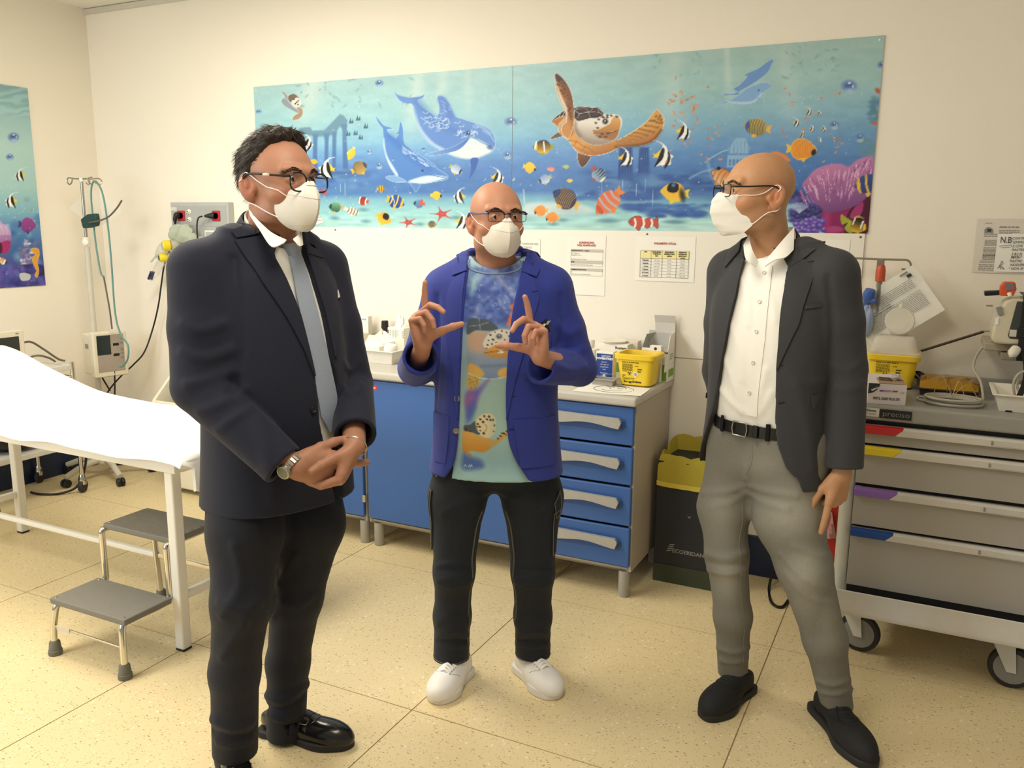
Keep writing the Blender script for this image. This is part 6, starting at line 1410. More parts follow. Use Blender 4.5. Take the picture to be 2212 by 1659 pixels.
MB().tube(catmull([(sx+.0,yb+.01,zt+.04),(sx+.03,yb+.05,zt+.05),(sx+.05,yb+.10,zt+.03),(sx+.06,yb+.13,zt+.005)],6),.006,8).build('cable',M_tubd,ec,smooth=True)
wl_=thing('floor_lead',(-4.5,3.2,.01),'black lead trailing on the floor by the trolley wheel','cable')
MB().tube(catmull([(-4.45,3.24,.35),(-4.44,3.25,.2),(-4.46,3.20,.05),(-4.52,3.12,.009),(-4.62,3.06,.007),(-4.70,3.06,.007)],6),.007,8).build('cord',M_blackc,wl_,smooth=True)
def smin(a,b,k):
 if k<=0:return np.minimum(a,b)
 h=np.maximum(k-np.abs(a-b),0)/k
 return np.minimum(a,b)-h*h*k*.25
def smax(a,b,k):return-smin(-a,-b,k)
class SDF:
 def __init__(s):s.ops=[];s.lo=np.full(3,1e9);s.hi=-s.lo
 def op(s,kind,fn,lo=None,hi=None,k=0.0):
  s.ops.append((kind,fn,None if lo is None else np.asarray(lo,float),None if hi is None else np.asarray(hi,float),k))
  if kind=='u' and lo is not None:
   s.lo=np.minimum(s.lo,lo);s.hi=np.maximum(s.hi,hi)
  return s
 def __call__(s,P):
  d=np.full(len(P),.5)
  for kind,fn,lo,hi,k in s.ops:
   if lo is not None:
    pad=.07
    ix=np.nonzero(np.all((P>lo-pad)&(P<hi+pad),axis=1))[0]
    if not len(ix):continue
    v=fn(P[ix])
    if kind=='u':d[ix]=smin(d[ix],v,k)
    elif kind=='s':d[ix]=smax(d[ix],-v,k)
    elif kind=='d':d[ix]=d[ix]+v
   else:
    v=fn(P)
    if kind=='u':d=smin(d,v,k)
    elif kind=='s':d=smax(d,-v,k)
    elif kind=='i':d=smax(d,v,k)
    elif kind=='d':d=d+v
  return d
 def cap(s,a,b,ra,rb=None,k=0.0,kind='u'):
  """capsule that tapers from ra to rb"""
  a,b=np.asarray(a,float),np.asarray(b,float);rb=ra if rb is None else rb
  e=b-a;L2=e@e+1e-12;r=max(ra,rb)
  def fn(P):
   t=np.clip((P-a)@e/L2,0,1)
   return np.linalg.norm(P-a-t[:,None]*e,axis=1)-(ra+(rb-ra)*t)
  return s.op(kind,fn,np.minimum(a,b)-r,np.maximum(a,b)+r,k)
 def chain(s,pts,rad,k=0.0,kk=.02):
  """smooth tapering limb through the points"""
  sub=SDF()
  for i in range(len(pts)-1):sub.cap(pts[i],pts[i+1],rad[i],rad[i+1],kk)
  return s.sub(sub,k)
 def sub(s,o,k=0.0,kind='u'):return s.op(kind,o,o.lo,o.hi,k)
 def ell(s,c,r,R=None,k=0.0,kind='u'):
  c,r=np.asarray(c,float),np.asarray(r,float);m=r.max()
  def fn(P):
   q=P-c
   if R is not None:q=q@R
   k0=np.linalg.norm(q/r,axis=1);k1=np.linalg.norm(q/(r*r),axis=1)
   return np.where(k1>1e-9,k0*(k0-1)/np.maximum(k1,1e-9),-r.min())
  return s.op(kind,fn,c-m,c+m,k)
 def box(s,c,h,r=0.0,R=None,k=0.0,kind='u'):
  c,h=np.asarray(c,float),np.asarray(h,float);m=np.linalg.norm(h)
  def fn(P):
   q=P-c
   if R is not None:q=q@R
   q=np.abs(q)-(h-r)
   return np.linalg.norm(np.maximum(q,0),axis=1)+np.minimum(q.max(1),0)-r
  return s.op(kind,fn,c-m,c+m,k)
 def plane(s,p,n,k=0.0):
  """keep the side opposite to n"""
  p,n=np.asarray(p,float),unit(n)
  return s.op('i',lambda P:(P-p)@n,None,None,k)
 def fold(s,pts,amp,w):
  """crease along a polyline: amp > 0 raises, < 0 sinks"""
  pts=[np.asarray(p,float)for p in pts];A=np.array(pts)
  def fn(P):
   d=np.full(len(P),1e9)
   for a,b in zip(pts[:-1],pts[1:]):
    e=b-a;t=np.clip((P-a)@e/(e@e+1e-12),0,1)
    d=np.minimum(d,np.linalg.norm(P-a-t[:,None]*e,axis=1))
   return-amp*np.exp(-(d/w)**2)
  return s.op('d',fn,A.min(0)-2.2*w+.07,A.max(0)+2.2*w-.07)
def rotz(a):c,s_=math.cos(a),math.sin(a);return np.array([[c,-s_,0],[s_,c,0],[0,0,1.0]])
def rotx(a):c,s_=math.cos(a),math.sin(a);return np.array([[1.0,0,0],[0,c,-s_],[0,s_,c]])
def roty(a):c,s_=math.cos(a),math.sin(a);return np.array([[c,0,s_],[0,1.0,0],[-s_,0,c]])
def axis_pts(lo,hi,h,fine=()):
 """grid lines from lo to hi, spaced h, finer inside the given (a, b, h) stretches"""
 out=[lo]
 while out[-1]<hi:
  x=out[-1];st=h
  for a,b,hf in fine:
   if a-h<x<b:st=min(st,hf if x>=a-hf*2 else max(hf,min(h,a-x)))
  out.append(x+st)
 return np.array(out)
def surf(f,axes,mirror=False):
 """surface net of f = 0 on a rectilinear grid, evaluated only in blocks near the surface"""
 X,Y,Z=axes;n=np.array([len(X),len(Y),len(Z)]);B=8
 nb=-(-(n-1)//B)
 bi=np.stack(np.meshgrid(*[np.arange(q)for q in nb],indexing='ij'),-1).reshape(-1,3)
 a=np.minimum(bi*B,n-1);b=np.minimum(bi*B+B,n-1)
 lo=np.stack([X[a[:,0]],Y[a[:,1]],Z[a[:,2]]],-1);hi=np.stack([X[b[:,0]],Y[b[:,1]],Z[b[:,2]]],-1)
 dc=f((lo+hi)/2);rad=np.linalg.norm(hi-lo,axis=1)/2
 act=np.abs(dc)<rad*1.5+.012
 D=np.empty(n,np.float32);need=np.zeros(n,bool)
 for q,d_,ac in zip(bi,dc,act):
  s_=tuple(slice(q[i]*B,min(q[i]*B+B,n[i]-1)+1)for i in range(3))
  if ac:need[s_]=True
  else:D[s_]=1.0 if d_>0 else-1.0
 ix=np.nonzero(need);P=np.stack([X[ix[0]],Y[ix[1]],Z[ix[2]]],-1)
 v=np.concatenate([f(P[i:i+200000])for i in range(0,len(P),200000)])if len(P)else np.zeros(0)
 D[ix]=np.where(np.abs(v)<1e-7,1e-7,v)
 S=D<0
 c=[S[i:n[0]-1+i,j:n[1]-1+j,k:n[2]-1+k]for i in(0,1)for j in(0,1)for k in(0,1)]
 cnt=sum(q.astype(np.int8)for q in c);cell=(cnt>0)&(cnt<8)
 ci=np.stack(np.nonzero(cell),-1);idm=np.full(cell.shape,-1,np.int64);idm[cell]=np.arange(len(ci))
 acc=np.zeros((len(ci),3));num=np.zeros(len(ci));ax=(X,Y,Z)
 for d in range(3):
  o1,o2=[q for q in range(3)if q!=d]
  for u in(0,1):
   for w in(0,1):
    p=ci.copy();p[:,o1]+=u;p[:,o2]+=w;q=p.copy();q[:,d]+=1
    v0,v1=D[tuple(p.T)],D[tuple(q.T)];m=(v0<0)!=(v1<0)
    t=np.where(m,v0/np.where(m,v0-v1,1),0)
    pos=np.empty((len(ci),3));pos[:,o1]=ax[o1][p[:,o1]];pos[:,o2]=ax[o2][p[:,o2]]
    g0,g1=ax[d][p[:,d]],ax[d][q[:,d]];pos[:,d]=g0+(g1-g0)*np.clip(t,0,1)
    acc+=pos*m[:,None];num+=m
 V=acc/num[:,None];F=[]
 for d in range(3):
  o1,o2=(d+1)%3,(d+2)%3
  sl=[slice(None)]*3;sl2=[slice(None)]*3;sl[d]=slice(0,-1);sl2[d]=slice(1,None)
  ch=S[tuple(sl)]!=S[tuple(sl2)]
  e=np.stack(np.nonzero(ch),-1)
  e=e[(e[:,o1]>0)&(e[:,o2]>0)&(e[:,o1]<n[o1]-1)&(e[:,o2]<n[o2]-1)]
  inside=S[tuple(e.T)]
  def cid(a_,b_):
   q=e.copy();q[:,o1]-=a_;q[:,o2]-=b_;return idm[tuple(q.T)]
  quad=np.stack([cid(1,1),cid(0,1),cid(0,0),cid(1,0)],-1)
  quad[~inside]=quad[~inside][:,::-1]
  F.append(quad)
 F=np.concatenate(F);F=F[(F>=0).all(1)]
 return V,F
def grad(f,P,e=.0015):
 g=np.stack([f(P+np.eye(3)[i]*e)-f(P-np.eye(3)[i]*e)for i in range(3)],-1)
 return g/np.maximum(np.linalg.norm(g,axis=1),1e-9)[:,None]
def snap(f,V,it=2):
 for _ in range(it):
  V=V-grad(f,V)*(f(V)[:,None])*.9
 return V
def sdf_obj(name,f,h,m,parent,lo=None,hi=None,fine=None,color=None,snapit=1,pad=.02):
 lo=f.lo-pad if lo is None else np.asarray(lo,float);hi=f.hi+pad if hi is None else np.asarray(hi,float)
 fine=fine or((),(),())
 V,F=surf(f,[axis_pts(lo[i],hi[i],h,fine[i])for i in range(3)])
 if snapit:V=snap(f,V,snapit)
 me=npmesh(name,V,F,True,None if color is None else color(V))
 return place(name,me,m,parent)
def march(f,P,d,it=60,maxd=1.2):
 P=P.copy();d=unit(d);tot=np.zeros(len(P))
 for _ in range(it):
  v=np.clip(f(P),-.02,.03)*.85
  P+=v[:,None]*d;tot+=v
 return P
def patch(f,G,Rb,cb,off,name,m,parent,thick=.003,front=-1,smooth=True,bevel=0,n_off=True):
 """cloth laid on the surface f. G: grid (a, b, 2) of body-frame (x, z); front=-1 looks at the chest, +1 at the back"""
 G=np.asarray(G,float);a,b=G.shape[:2]
 P=np.stack([G[...,0].ravel(),np.full(a*b,front*.40),G[...,1].ravel()],-1)@Rb.T+cb
 d=Rb@np.array([0,-front,0.0])
 Q=march(f,P,d);bad=np.abs(f(Q))>.012
 if bad.any()and not bad.all():
  for i in np.nonzero(bad)[0]:Q[i]=Q[~bad][np.argmin(np.linalg.norm(P[~bad]-P[i],axis=1))]
 Q=Q+(grad(f,Q,.006)if n_off else-d)*off
 o=MB().grid(Q.reshape(a,b,3)).build(name,m,parent,smooth=smooth,local=True,solid=thick)
 return o
def strip2(A,B,n,m_):
 """grid between two polylines resampled to n points, m_ across"""
 def rs(P):
  P=np.asarray(P,float);s_=np.r_[0,np.cumsum(np.linalg.norm(np.diff(P,axis=0),axis=1))]
  t=np.linspace(0,s_[-1],n);return np.stack([np.interp(t,s_,P[:,k])for k in range(P.shape[1])],-1)
 a,b=rs(A),rs(B);w=np.linspace(0,1,m_)[None,:,None]
 return a[:,None]*(1-w)+b[:,None]*w
def poly_sdf(poly):
 Q=np.asarray(poly,float)
 def fn(x,y):
  d=np.full(len(x),1e9);ins=np.zeros(len(x),bool)
  for i in range(len(Q)):
   a,b=Q[i-1],Q[i];e=b-a
   t=np.clip(((x-a[0])*e[0]+(y-a[1])*e[1])/(e@e+1e-12),0,1)
   d=np.minimum(d,(x-a[0]-t*e[0])**2+(y-a[1]-t*e[1])**2)
   with np.errstate(divide='ignore',invalid='ignore'):
    ins^=((a[1]>y)!=(b[1]>y))&(x<(b[0]-a[0])*(y-a[1])/(b[1]-a[1])+a[0])
  return np.sqrt(d)*np.where(ins,-1,1)
 return fn
def loft(zs,cx,cy,a,b,Rb,cb,n=2.3):
 """elliptical trunk: per height the centre (cx, cy) and half axes (a, b) in the body frame"""
 zs=np.asarray(zs,float);zz=np.linspace(zs[0],zs[-1],60)
 def cub(v):
  P=catmull(np.stack([zs,np.asarray(v,float)],-1),12);return np.interp(zz,P[:,0],P[:,1])
 CX,CY,A,Bq=cub(cx),cub(cy),cub(a),cub(b)
 def fn(P):
  q=(P-cb)@Rb;z=q[:,2]
  ia=lambda t:np.interp(z,zz,t)
  A_,B_=ia(A),ia(Bq);x=np.abs(q[:,0]-ia(CX));y=np.abs(q[:,1]-ia(CY))
  r=((x/A_)**n+(y/B_)**n)**(1/n)
  return np.maximum((r-1)*np.minimum(A_,B_),np.maximum(zs[0]-z,z-zs[-1]))
 m=max(np.max(a),np.max(b))+max(np.max(np.abs(cx)),np.max(np.abs(cy)))
 return fn,np.array([-m,-m,zs[0]])+np.array([cb[0],cb[1],cb[2]]),np.array([m,m,zs[-1]])+np.array([cb[0],cb[1],cb[2]])
def head_sdf(scale=1.0,jaw=1.0,nose=1.0,brow=1.0,width=1.0):
 """head in its own frame: face towards -y, origin between the ear holes"""
 h=SDF();s=scale;w=width
 E=lambda c,r,k,kind='u',R=None:h.ell(np.array(c)*s*np.array([w,1,1]),np.array(r)*s*np.array([w,1,1]),R,k*s,kind)
 E((0,.010,.042),(.0765,.097,.086),0)
 E((0,-.030,.005),(.068,.066,.085),.03)
 E((0,-.034,-.050),(.057*jaw,.058,.049),.03)
 E((0,-.074,-.081),(.024*jaw,.020,.017),.03)
 for x in(-1,1):
  E((x*.044,-.058,-.020),(.024,.026,.020),.02)
  E((x*.052*jaw,-.010,-.068),(.016,.030,.022),.03)
  h.cap(np.array([x*.012*w,-.092,.036])*s,np.array([x*.046*w,-.080,.040])*s,.0115*brow*s,.009*s,.014*s)
  E((x*.0315,-.108,.016),(.0190,.022,.0135),.012,'s')
  h.ell(np.array([x*.0315*w,-.0795,.0165])*s,np.array([.0150,.0135,.0125])*s,None,.003*s)
  R=rotx(-.22)@rotz(-x*.42)
  E((x*.0805/w,.018,.002),(.0085,.023,.0335),.006,'u',R)
  E((x*.0765/w,.016,-.026),(.007,.012,.013),.008,'u',R)
  E((x*.0875/w,.012,.004),(.0065,.0125,.0215),.004,'s',R)
  E((x*.0835/w,.0175,.005),(.0035,.006,.012),.003,'u',R)
  E((x*.0762/w,-.003,-.004),(.0045,.0055,.008),.007)
  E((x*.0115,-.1045,-.0290),(.0085*nose,.010,.0075),.006)
 h.cap(np.array([0,-.089,.026])*s,np.array([0,-.1115*(.6+.4*nose),-.0235])*s,.0075*s,.0125*nose*s,.010*s)
 E((0,-.093,-.0555),(.021,.010,.006),.006);E((0,-.0915,-.0665),(.018,.010,.0065),.006)
 h.fold([np.array([-.024,-.096,-.0605])*s,np.array([0,-.103,-.0600])*s,np.array([.024,-.096,-.0605])*s],-.0025*s,.0035*s)
 return h
def placed(f,R,c):
 """f moved by rotation R and shift c"""
 o=SDF();g=lambda P:f((P-c)@R)
 m=np.abs(np.stack([f.lo,f.hi])).max()*1.25
 o.op('u',g,np.asarray(c)-m,np.asarray(c)+m)
 return o
def hand_sdf(w,f,t,curls,splay=(.10,.03,-.03,-.12),thumb=((.55,.75,.1),.25,.25),scale=1.0,k=.0012,nails=None,tset=None,lens=None):
 """w wrist; f finger direction; t side of the thumb. curls: per finger (base, middle, tip) bend in radians.
    thumb: direction of its first bone along (f, t, palm), then two bends towards the palm"""
 f=unit(f);t=unit(np.asarray(t,float)-f*np.dot(t,f));pn=np.cross(f,t)*(1 if tset is None else tset)
 h=SDF();s=scale;w=np.asarray(w,float)
 base=[(.090,.030),(.094,.0095),(.089,-.0110),(.080,-.0300)]
 L=lens or[(.043,.026,.021),(.048,.030,.022),(.044,.028,.022),(.034,.021,.019)]
 rad=[(.0106,.0098,.0088,.0074),(.0108,.0100,.0090,.0075),(.0104,.0096,.0086,.0072),(.0094,.0084,.0076,.0064)]
 palm=SDF()
 for(bf,bt),r in zip(base,(.0140,.0140,.0135,.0125)):
  palm.cap(w+f*.012*s+t*bt*.50*s,w+(f*bf+t*bt)*s,.0165*s,r*.86*s,.014*s)
 palm.ell(w+(f*.040+t*.022+pn*.010)*s,np.array([.026,.018,.016])*s,np.stack([f,t,pn],1),.012*s)
 palm.ell(w+(f*.040-t*.024+pn*.008)*s,np.array([.032,.014,.014])*s,np.stack([f,t,pn],1),.012*s)
 tips=[]
 h.sub(palm)
 for i in range(4):
  bf,bt=base[i];p=w+(f*bf+t*bt)*s;d0=unit(f+t*math.tan(splay[i]));ang=0.0;fg=SDF()
  fg.cap(p-f*.012*s,p,rad[i][0]*s*1.02,rad[i][0]*s*1.06,.004)
  for j in range(3):
   ang+=curls[i][j];d=d0*math.cos(ang)+pn*math.sin(ang);q=p+d*L[i][j]*s
   fg.cap(p,q,rad[i][j]*s,rad[i][j+1]*s,.0006)
   p=q
  tips.append((p.copy(),d.copy(),unit(-d0*math.sin(ang)*-1*0+(-(d0*-math.sin(ang)+pn*math.cos(ang))))))
  h.sub(fg,k if i else k)
 d=unit(f*thumb[0][0]+t*thumb[0][1]+pn*thumb[0][2]);tb=w+(f*.022+t*.020+pn*.006)*s
 side=unit(np.cross(d,np.cross(f,d)))if abs(d@f)<.97 else t
 bend=unit(f-d*(f@d))if abs(d@f)<.9 else-t
 p1=tb+d*.046*s;d2=unit(d*math.cos(thumb[1])+bend*math.sin(thumb[1]));p2=p1+d2*.034*s;d3=unit(d*math.cos(thumb[1]+thumb[2])+bend*math.sin(thumb[1]+thumb[2]));p3=p2+d3*.027*s
 th=SDF();th.cap(tb,p1,.0165*s,.0122*s,.0);th.cap(p1,p2,.0118*s,.0104*s,.005*s);th.cap(p2,p3,.0108*s,.0082*s,.004*s)
 h.sub(th,.010*s)
 h.cap(tb+f*.01*s,w+(f*.075+t*.028)*s,.011*s,.009*s,.012*s)
 tips.append((p3,d3,unit(np.cross(d3,np.cross(side,d3)))))
 return h,tips
def skin_mat(name,rough=.48):
 m=mat(name,None,rough,attr='Col',var=.05,scale=60,bump=.12,bscale=420,spec=.42,sss=.10)
 return m
M_skin=skin_mat('skin')
M_lens=mat('lens_glass','#dfe6ea',.04,trans=1.0,alpha=.22,ior=1.05)
M_masks=mat('mask_fabric','#eeeae0',.75,var=.02,bump=.25,bscale=500)
M_loop=mat('ear_loop_elastic','#f3f0ea',.6)
M_eye=mat('eye_white',None,.12,attr='Col',var=0)
class Person:
 def __init__(s,G,label,skin,lips='#a8675a'):
  s.G=np.array([G[0],G[1],0.0]);s.D=math.hypot(*G);s.az=math.atan2(G[0],G[1])
  s.dh=np.array([math.sin(s.az),math.cos(s.az)]);s.rt=np.array([s.dh[1],-s.dh[0]])
  s.root=thing('person',tuple(s.G),label,'person',None,-s.az)
  s.body=SDF();s.skin=skin;s.lips=lips
 def px(s,u,v,t=0.0):
  """a point of the figure in its own frame, measured on the plane t behind its axis"""
  d=ray(u,v);k=(s.D+t)/(d[:2]@s.dh);Q=CAM+k*d
  return np.array([(Q[:2]-s.G[:2])@s.rt,t,Q[2]])
 def floor(s,u,v,z=0.0):
  Q=on(u,v,2,z);q=Q[:2]-s.G[:2]
  return np.array([q@s.rt,q@s.dh,z])
 def world(s,P):
  P=np.asarray(P,float)
  return np.stack([s.G[0]+P[:,0]*s.rt[0]+P[:,1]*s.dh[0],s.G[1]+P[:,0]*s.rt[1]+P[:,1]*s.dh[1],P[:,2]],-1)
 def torso(s,yaw,c):
  s.Rb=rotz(math.radians(yaw));s.cb=np.array([c[0],c[1],0.0])
 def b(s,x,y,z):return s.Rb@np.array([x,y,z])+s.cb
 def setHead(s,c,yaw,pitch=0,roll=0,**kw):
  s.Rh=rotz(math.radians(yaw))@roty(math.radians(roll))@rotx(math.radians(pitch));s.ch=np.asarray(c,float);s.hs=kw.get('scale',1.0)
  s.hf=head_sdf(**kw);s.hw=kw.get('width',1.0)
  s.body.sub(placed(s.hf,s.Rh,s.ch))
 def h(s,x,y,z):return s.Rh@(np.array([x*s.hw,y,z])*s.hs)+s.ch
 def hh(s,P):return(np.asarray(P,float)*s.hs*np.array([s.hw,1,1]))@s.Rh.T+s.ch
 def skin_color(s,V):
  def L(c):return np.array(lin(c))
  base=L(s.skin);C=np.repeat(base[None],len(V),0)
  q=((V-s.ch)@s.Rh)/s.hs/np.array([s.hw,1,1])
  def mixin(w,c):
   nonlocal C
   C=C*(1-w[:,None])+np.array(c)*w[:,None]
  g=lambda c,r:np.exp(-(((q-np.array(c))/np.array(r))**2).sum(1))
  red=base*np.array([1.0,.74,.68])
  for x in(-1,1):
   mixin(.55*g((x*.045,-.07,-.02),(.025,.03,.022)),red);mixin(.8*g((x*.082,.014,0),(.016,.03,.04)),base*np.array([1,.70,.62]))
   mixin(.5*g((x*.032,-.095,.006),(.018,.02,.010)),base*np.array([.8,.68,.64]))
  mixin(.6*g((0,-.115,-.02),(.016,.02,.018)),red)
  mixin(.75*g((0,-.10,-.061),(.022,.012,.010)),L(s.lips))
  beard=np.clip((-.035-q[:,2])/.03,0,1)*np.clip((q[:,2]+.125)/.02,0,1)*np.clip((-.0-q[:,1])/.03,0,1)
  mixin(.35*beard,base*np.array([.62,.60,.62]))
  return C
 def build_body(s,fine=(),h=.012,hf=.0026):
  """fine: list of (lo, hi) boxes that need the fine grid (hands); the head is added here"""
  r=.135*s.hs;boxes=[(s.ch-np.array([r,r,.16]),s.ch+np.array([r,r,.15]))]+[(np.asarray(a),np.asarray(b_))for a,b_ in fine]
  lo=s.body.lo-.02;hi=s.body.hi+.02
  ax=[axis_pts(lo[i],hi[i],h,[(a[i],b_[i],hf)for a,b_ in boxes])for i in range(3)]
  V,F=surf(s.body,ax);V=snap(s.body,V,1)
  me=npmesh('body',V,F,True,s.skin_color(V))
  s.bodyo=place('body',me,M_skin,s.root);return s.bodyo
 def eyes(s,iris='#4a3424',look=(0,0),lid=0.0):
  for x in(-1,1):
   c=s.h(x*.0315,-.0812,.0165);r=.0121*s.hs;b=MB();b.ball((0,0,0),r,20,14)
   d=unit(s.Rh@np.array([look[0],-1,look[1]]))
   V=np.array(b.v);dd=V@d/r
   C=np.where((dd>.93)[:,None],np.array(lin('#0c0a09')),np.where((dd>.80)[:,None],np.array(lin(iris)),np.array(lin('#d8cfc6'))))
   place('eye',npmesh('eye',V+c,[list(f)for f in b.f],True,C),M_eye,s.bodyo)
 def glasses(s,w,hgt,col,temple_col,thick=.0022,zc=.012,yc=-.112,gap=.009,full=True,sq=3.0,pad=0,tthick=.0022,twide=.0045):
  mf=mat('frame_'+col[1:],col,.3);mt=mat('frame_'+temple_col[1:],temple_col,.3)
  g=None
  for x in(-1,1):
   cx=x*(gap+w/2)
   loop=[]
   for a in np.linspace(0,2*math.pi,40,endpoint=False):
    ca,sa=math.cos(a),math.sin(a)
    px_=cx+w/2*np.sign(ca)*abs(ca)**(2/sq);pz=zc+hgt/2*np.sign(sa)*abs(sa)**(2/sq)*(1 if sa>0 else 1)
    loop.append((px_,yc+.035*abs(px_)**1.0*.35+.10*(zc-pz)*.5*0,pz))
   P=s.hh(loop)
   if g is None:
    g=MB().tube(P,thick*s.hs if full else thick*.45*s.hs,8,closed=True).build('glasses',mf,s.root,smooth=True,local=True);first=g;o=g
   else:
    MB().tube(P,thick*s.hs if full else thick*.45*s.hs,8,closed=True).build('rim',mf,g,smooth=True,local=True)
   if not full:
    top=[p for p in loop if p[2]>zc+hgt*.18];top.sort(key=lambda p:p[0])
    MB().tube(s.hh(top),thick*1.25*s.hs,8).build('brow_bar',mf,g,smooth=True,local=True)
   MB().add(P,[tuple(range(len(P)))]).build('lens',M_lens,g,local=True)
   xe=cx+x*w/2
   MB().tube(s.hh(catmull([(xe,yc+.035*abs(xe)*.35+.001,zc+hgt*.30),(xe+x*.007,yc+.016,zc+hgt*.30),(x*.077,-.06,.026),(x*.0815,-.005,.030),(x*.0835,.018,.024),(x*.083,.036,.002)],6)),[tthick*1.3*s.hs]*7+[tthick*s.hs]*24,8).build('temple',mt,g,smooth=True,local=True)
  MB().tube(s.hh(catmull([(-gap,yc+.002,zc+hgt*.22),(0,yc-.002,zc+hgt*.30),(gap,yc+.002,zc+hgt*.22)],5)),thick*s.hs,8).build('bridge',mf,g,smooth=True,local=True)
  return g
 def brows(s,col,n=150,w=1.0,z0=.0345):
  rr=random.Random(5);b=MB();S=[];Dv=[]
  for x in(-1,1):
   for k in range(n):
    t=rr.random();px_=x*(.012+.042*t);z=z0+.008*math.sin(math.pi*min(1,t*1.15))-.004*t+rr.uniform(-.0032,.0032)*w
    S.append(s.h(px_,-.15,z));Dv.append((s.Rh@np.array([x*.9,.15,.25+rr.uniform(-.3,.3)]))*rr.uniform(.005,.009))
  Q=march(s.body,np.array(S),s.Rh@np.array([0,1.0,0]),40);u=s.Rh@np.array([0,-.4,1.0]);nn=s.Rh@np.array([0,-1.0,0])
  for o,d in zip(Q,Dv):
   o=o+nn*.0004;b.add([o-u*.0006,o+d+nn*.0012,o+u*.0006],[(0,1,2)])
  b.build('eyebrow_hair',mat('brow_'+col[1:],col,.6),s.bodyo,local=True)['kind']='stuff'
 def mask(s,surgical=False,ridge=None,edge=None,bulge=.008):
  ridge=ridge or[(0,-.1175,.012),(0,-.134,-.010),(0,-.143,-.034),(0,-.137,-.066),(0,-.117,-.094),(0,-.092,-.107)]
  edge=edge or[(.004,-.112,.014),(.022,-.101,-.003),(.046,-.080,-.015),(.060,-.060,-.042),(.055,-.059,-.074),(.033,-.073,-.099),(.004,-.088,-.108)]
  n=25;R_=catmull(ridge,12);E_=catmull(edge,12)
  def rs(P):
   q=np.r_[0,np.cumsum(np.linalg.norm(np.diff(P,axis=0),axis=1))];t=np.linspace(0,q[-1],n);return np.stack([np.interp(t,q,P[:,k])for k in range(3)],-1)
  R_,E_=rs(R_),rs(E_);G=[]
  for i in range(n):
   row=[]
   for u in np.linspace(-1,1,21):
    a=abs(u);e=E_[i]*np.array([np.sign(u)if u else 1,1,1]);p=R_[i]*(1-a)+e*a
    bb=bulge*math.sin(math.pi*a)
    if surgical:
     v=i/(n-1);p=p+np.array([0,-.0032*((v*4.0)%1.0)*(1-.6*a)-.0012*math.sin(v*38+u*5)*a,0])
    row.append(p+np.array([np.sign(u)*bb*.7,-bb*.8,0]))
   G.append(row)
  G=s.hh(np.array(G).reshape(-1,3)).reshape(n,21,3)
  o=MB().grid(G).build('face_mask',M_masks,s.root,smooth=True,local=True,solid=.0016)
  if surgical:o.modifiers['es'].split_angle=math.radians(28)
  if not surgical:
   for i0 in(8,19):
    L_=[G[i0,j]+(G[i0,10]-s.ch)*0+s.Rh@np.array([0,-.0014,0])for j in range(1,20)]
    MB().tube(L_,.0005*s.hs,5).build('seam',mat('mask_seam','#c9c4b8',.7),o,smooth=True,local=True)
   L_=[G[2,j]+s.Rh@np.array([0,-.0015,.0006])for j in range(4,17)]
   MB().tube(L_,.0016*s.hs,6).build('nose_strip',mat('mask_strip','#dcd8cc',.5),o,smooth=True,local=True)
   rim=[G[i,0]for i in range(n)];rim2=[G[i,20]for i in range(n)]
   for q in(rim,rim2):MB().tube(q,.0012*s.hs,6).build('edge_weld',mat('mask_strip','#dcd8cc',.5),o,smooth=True,local=True)
  for x in(-1,1):
   ea=edge[2]if not surgical else edge[1];eb=edge[4]if not surgical else edge[-3]
   pts=[(x*ea[0],ea[1]-.003,ea[2]-.008),(x*.074,-.030,.006),(x*.0815,.003,.0275),(x*.084,.018,.032),(x*.083,.030,.014),(x*.081,.030,-.012),(x*.080,.018,-.036),(x*.075,-.006,-.046),(x*eb[0],eb[1]-.003,eb[2])]
   L_=s.hh(catmull(pts,6))
   for _ in range(3):L_=L_+grad(s.body,L_,.003)*np.maximum(0,.0012-s.body(L_))[:,None]
   MB().tube(L_,.0014*s.hs,6).build('ear_loop',M_loop,o,smooth=True,local=True)
  return o
 def sleeve(s,f,a,e,w,ra,re,rw,ks=.035,kf=.012,hollow=.045,flare=1.0):
  """jacket arm from the shoulder a over the elbow e to the cuff w"""
  a,e,w=(np.asarray(q,float)for q in(a,e,w))
  up=SDF();up.cap(a,(a+e)/2,ra,(ra+re)/2*1.0,.02);up.cap((a+e)/2,e,(ra+re)/2,re,.02)
  f.sub(up,ks)
  fo=SDF();d=unit(w-e);fo.cap(e,w+d*.03,re*1.0,rw*flare,.02);fo.plane(w,d,.003)
  fo.cap(w-d*hollow,w+d*.05,rw*.90-.005,rw*.93-.004,0,'s')
  f.sub(fo,kf)
 def whole(s,f):
  o=SDF();o.ops=list(f.ops);o.lo,o.hi=f.lo.copy(),f.hi.copy();return o
 def opening(s,f,poly,ymax=.02,zlo=.6,zhi=1.62,k=.004):
  pf=poly_sdf(poly);P_=np.asarray(poly)
  def fn(P):
   q=(P-s.cb)@s.Rb
   return np.maximum(pf(q[:,0],q[:,2]),q[:,1]-ymax)
  c=s.cb;f.op('s',fn,np.array([c[0]-.45,c[1]-.45,P_[:,1].min()]),np.array([c[0]+.45,c[1]+.45,P_[:,1].max()]),k)
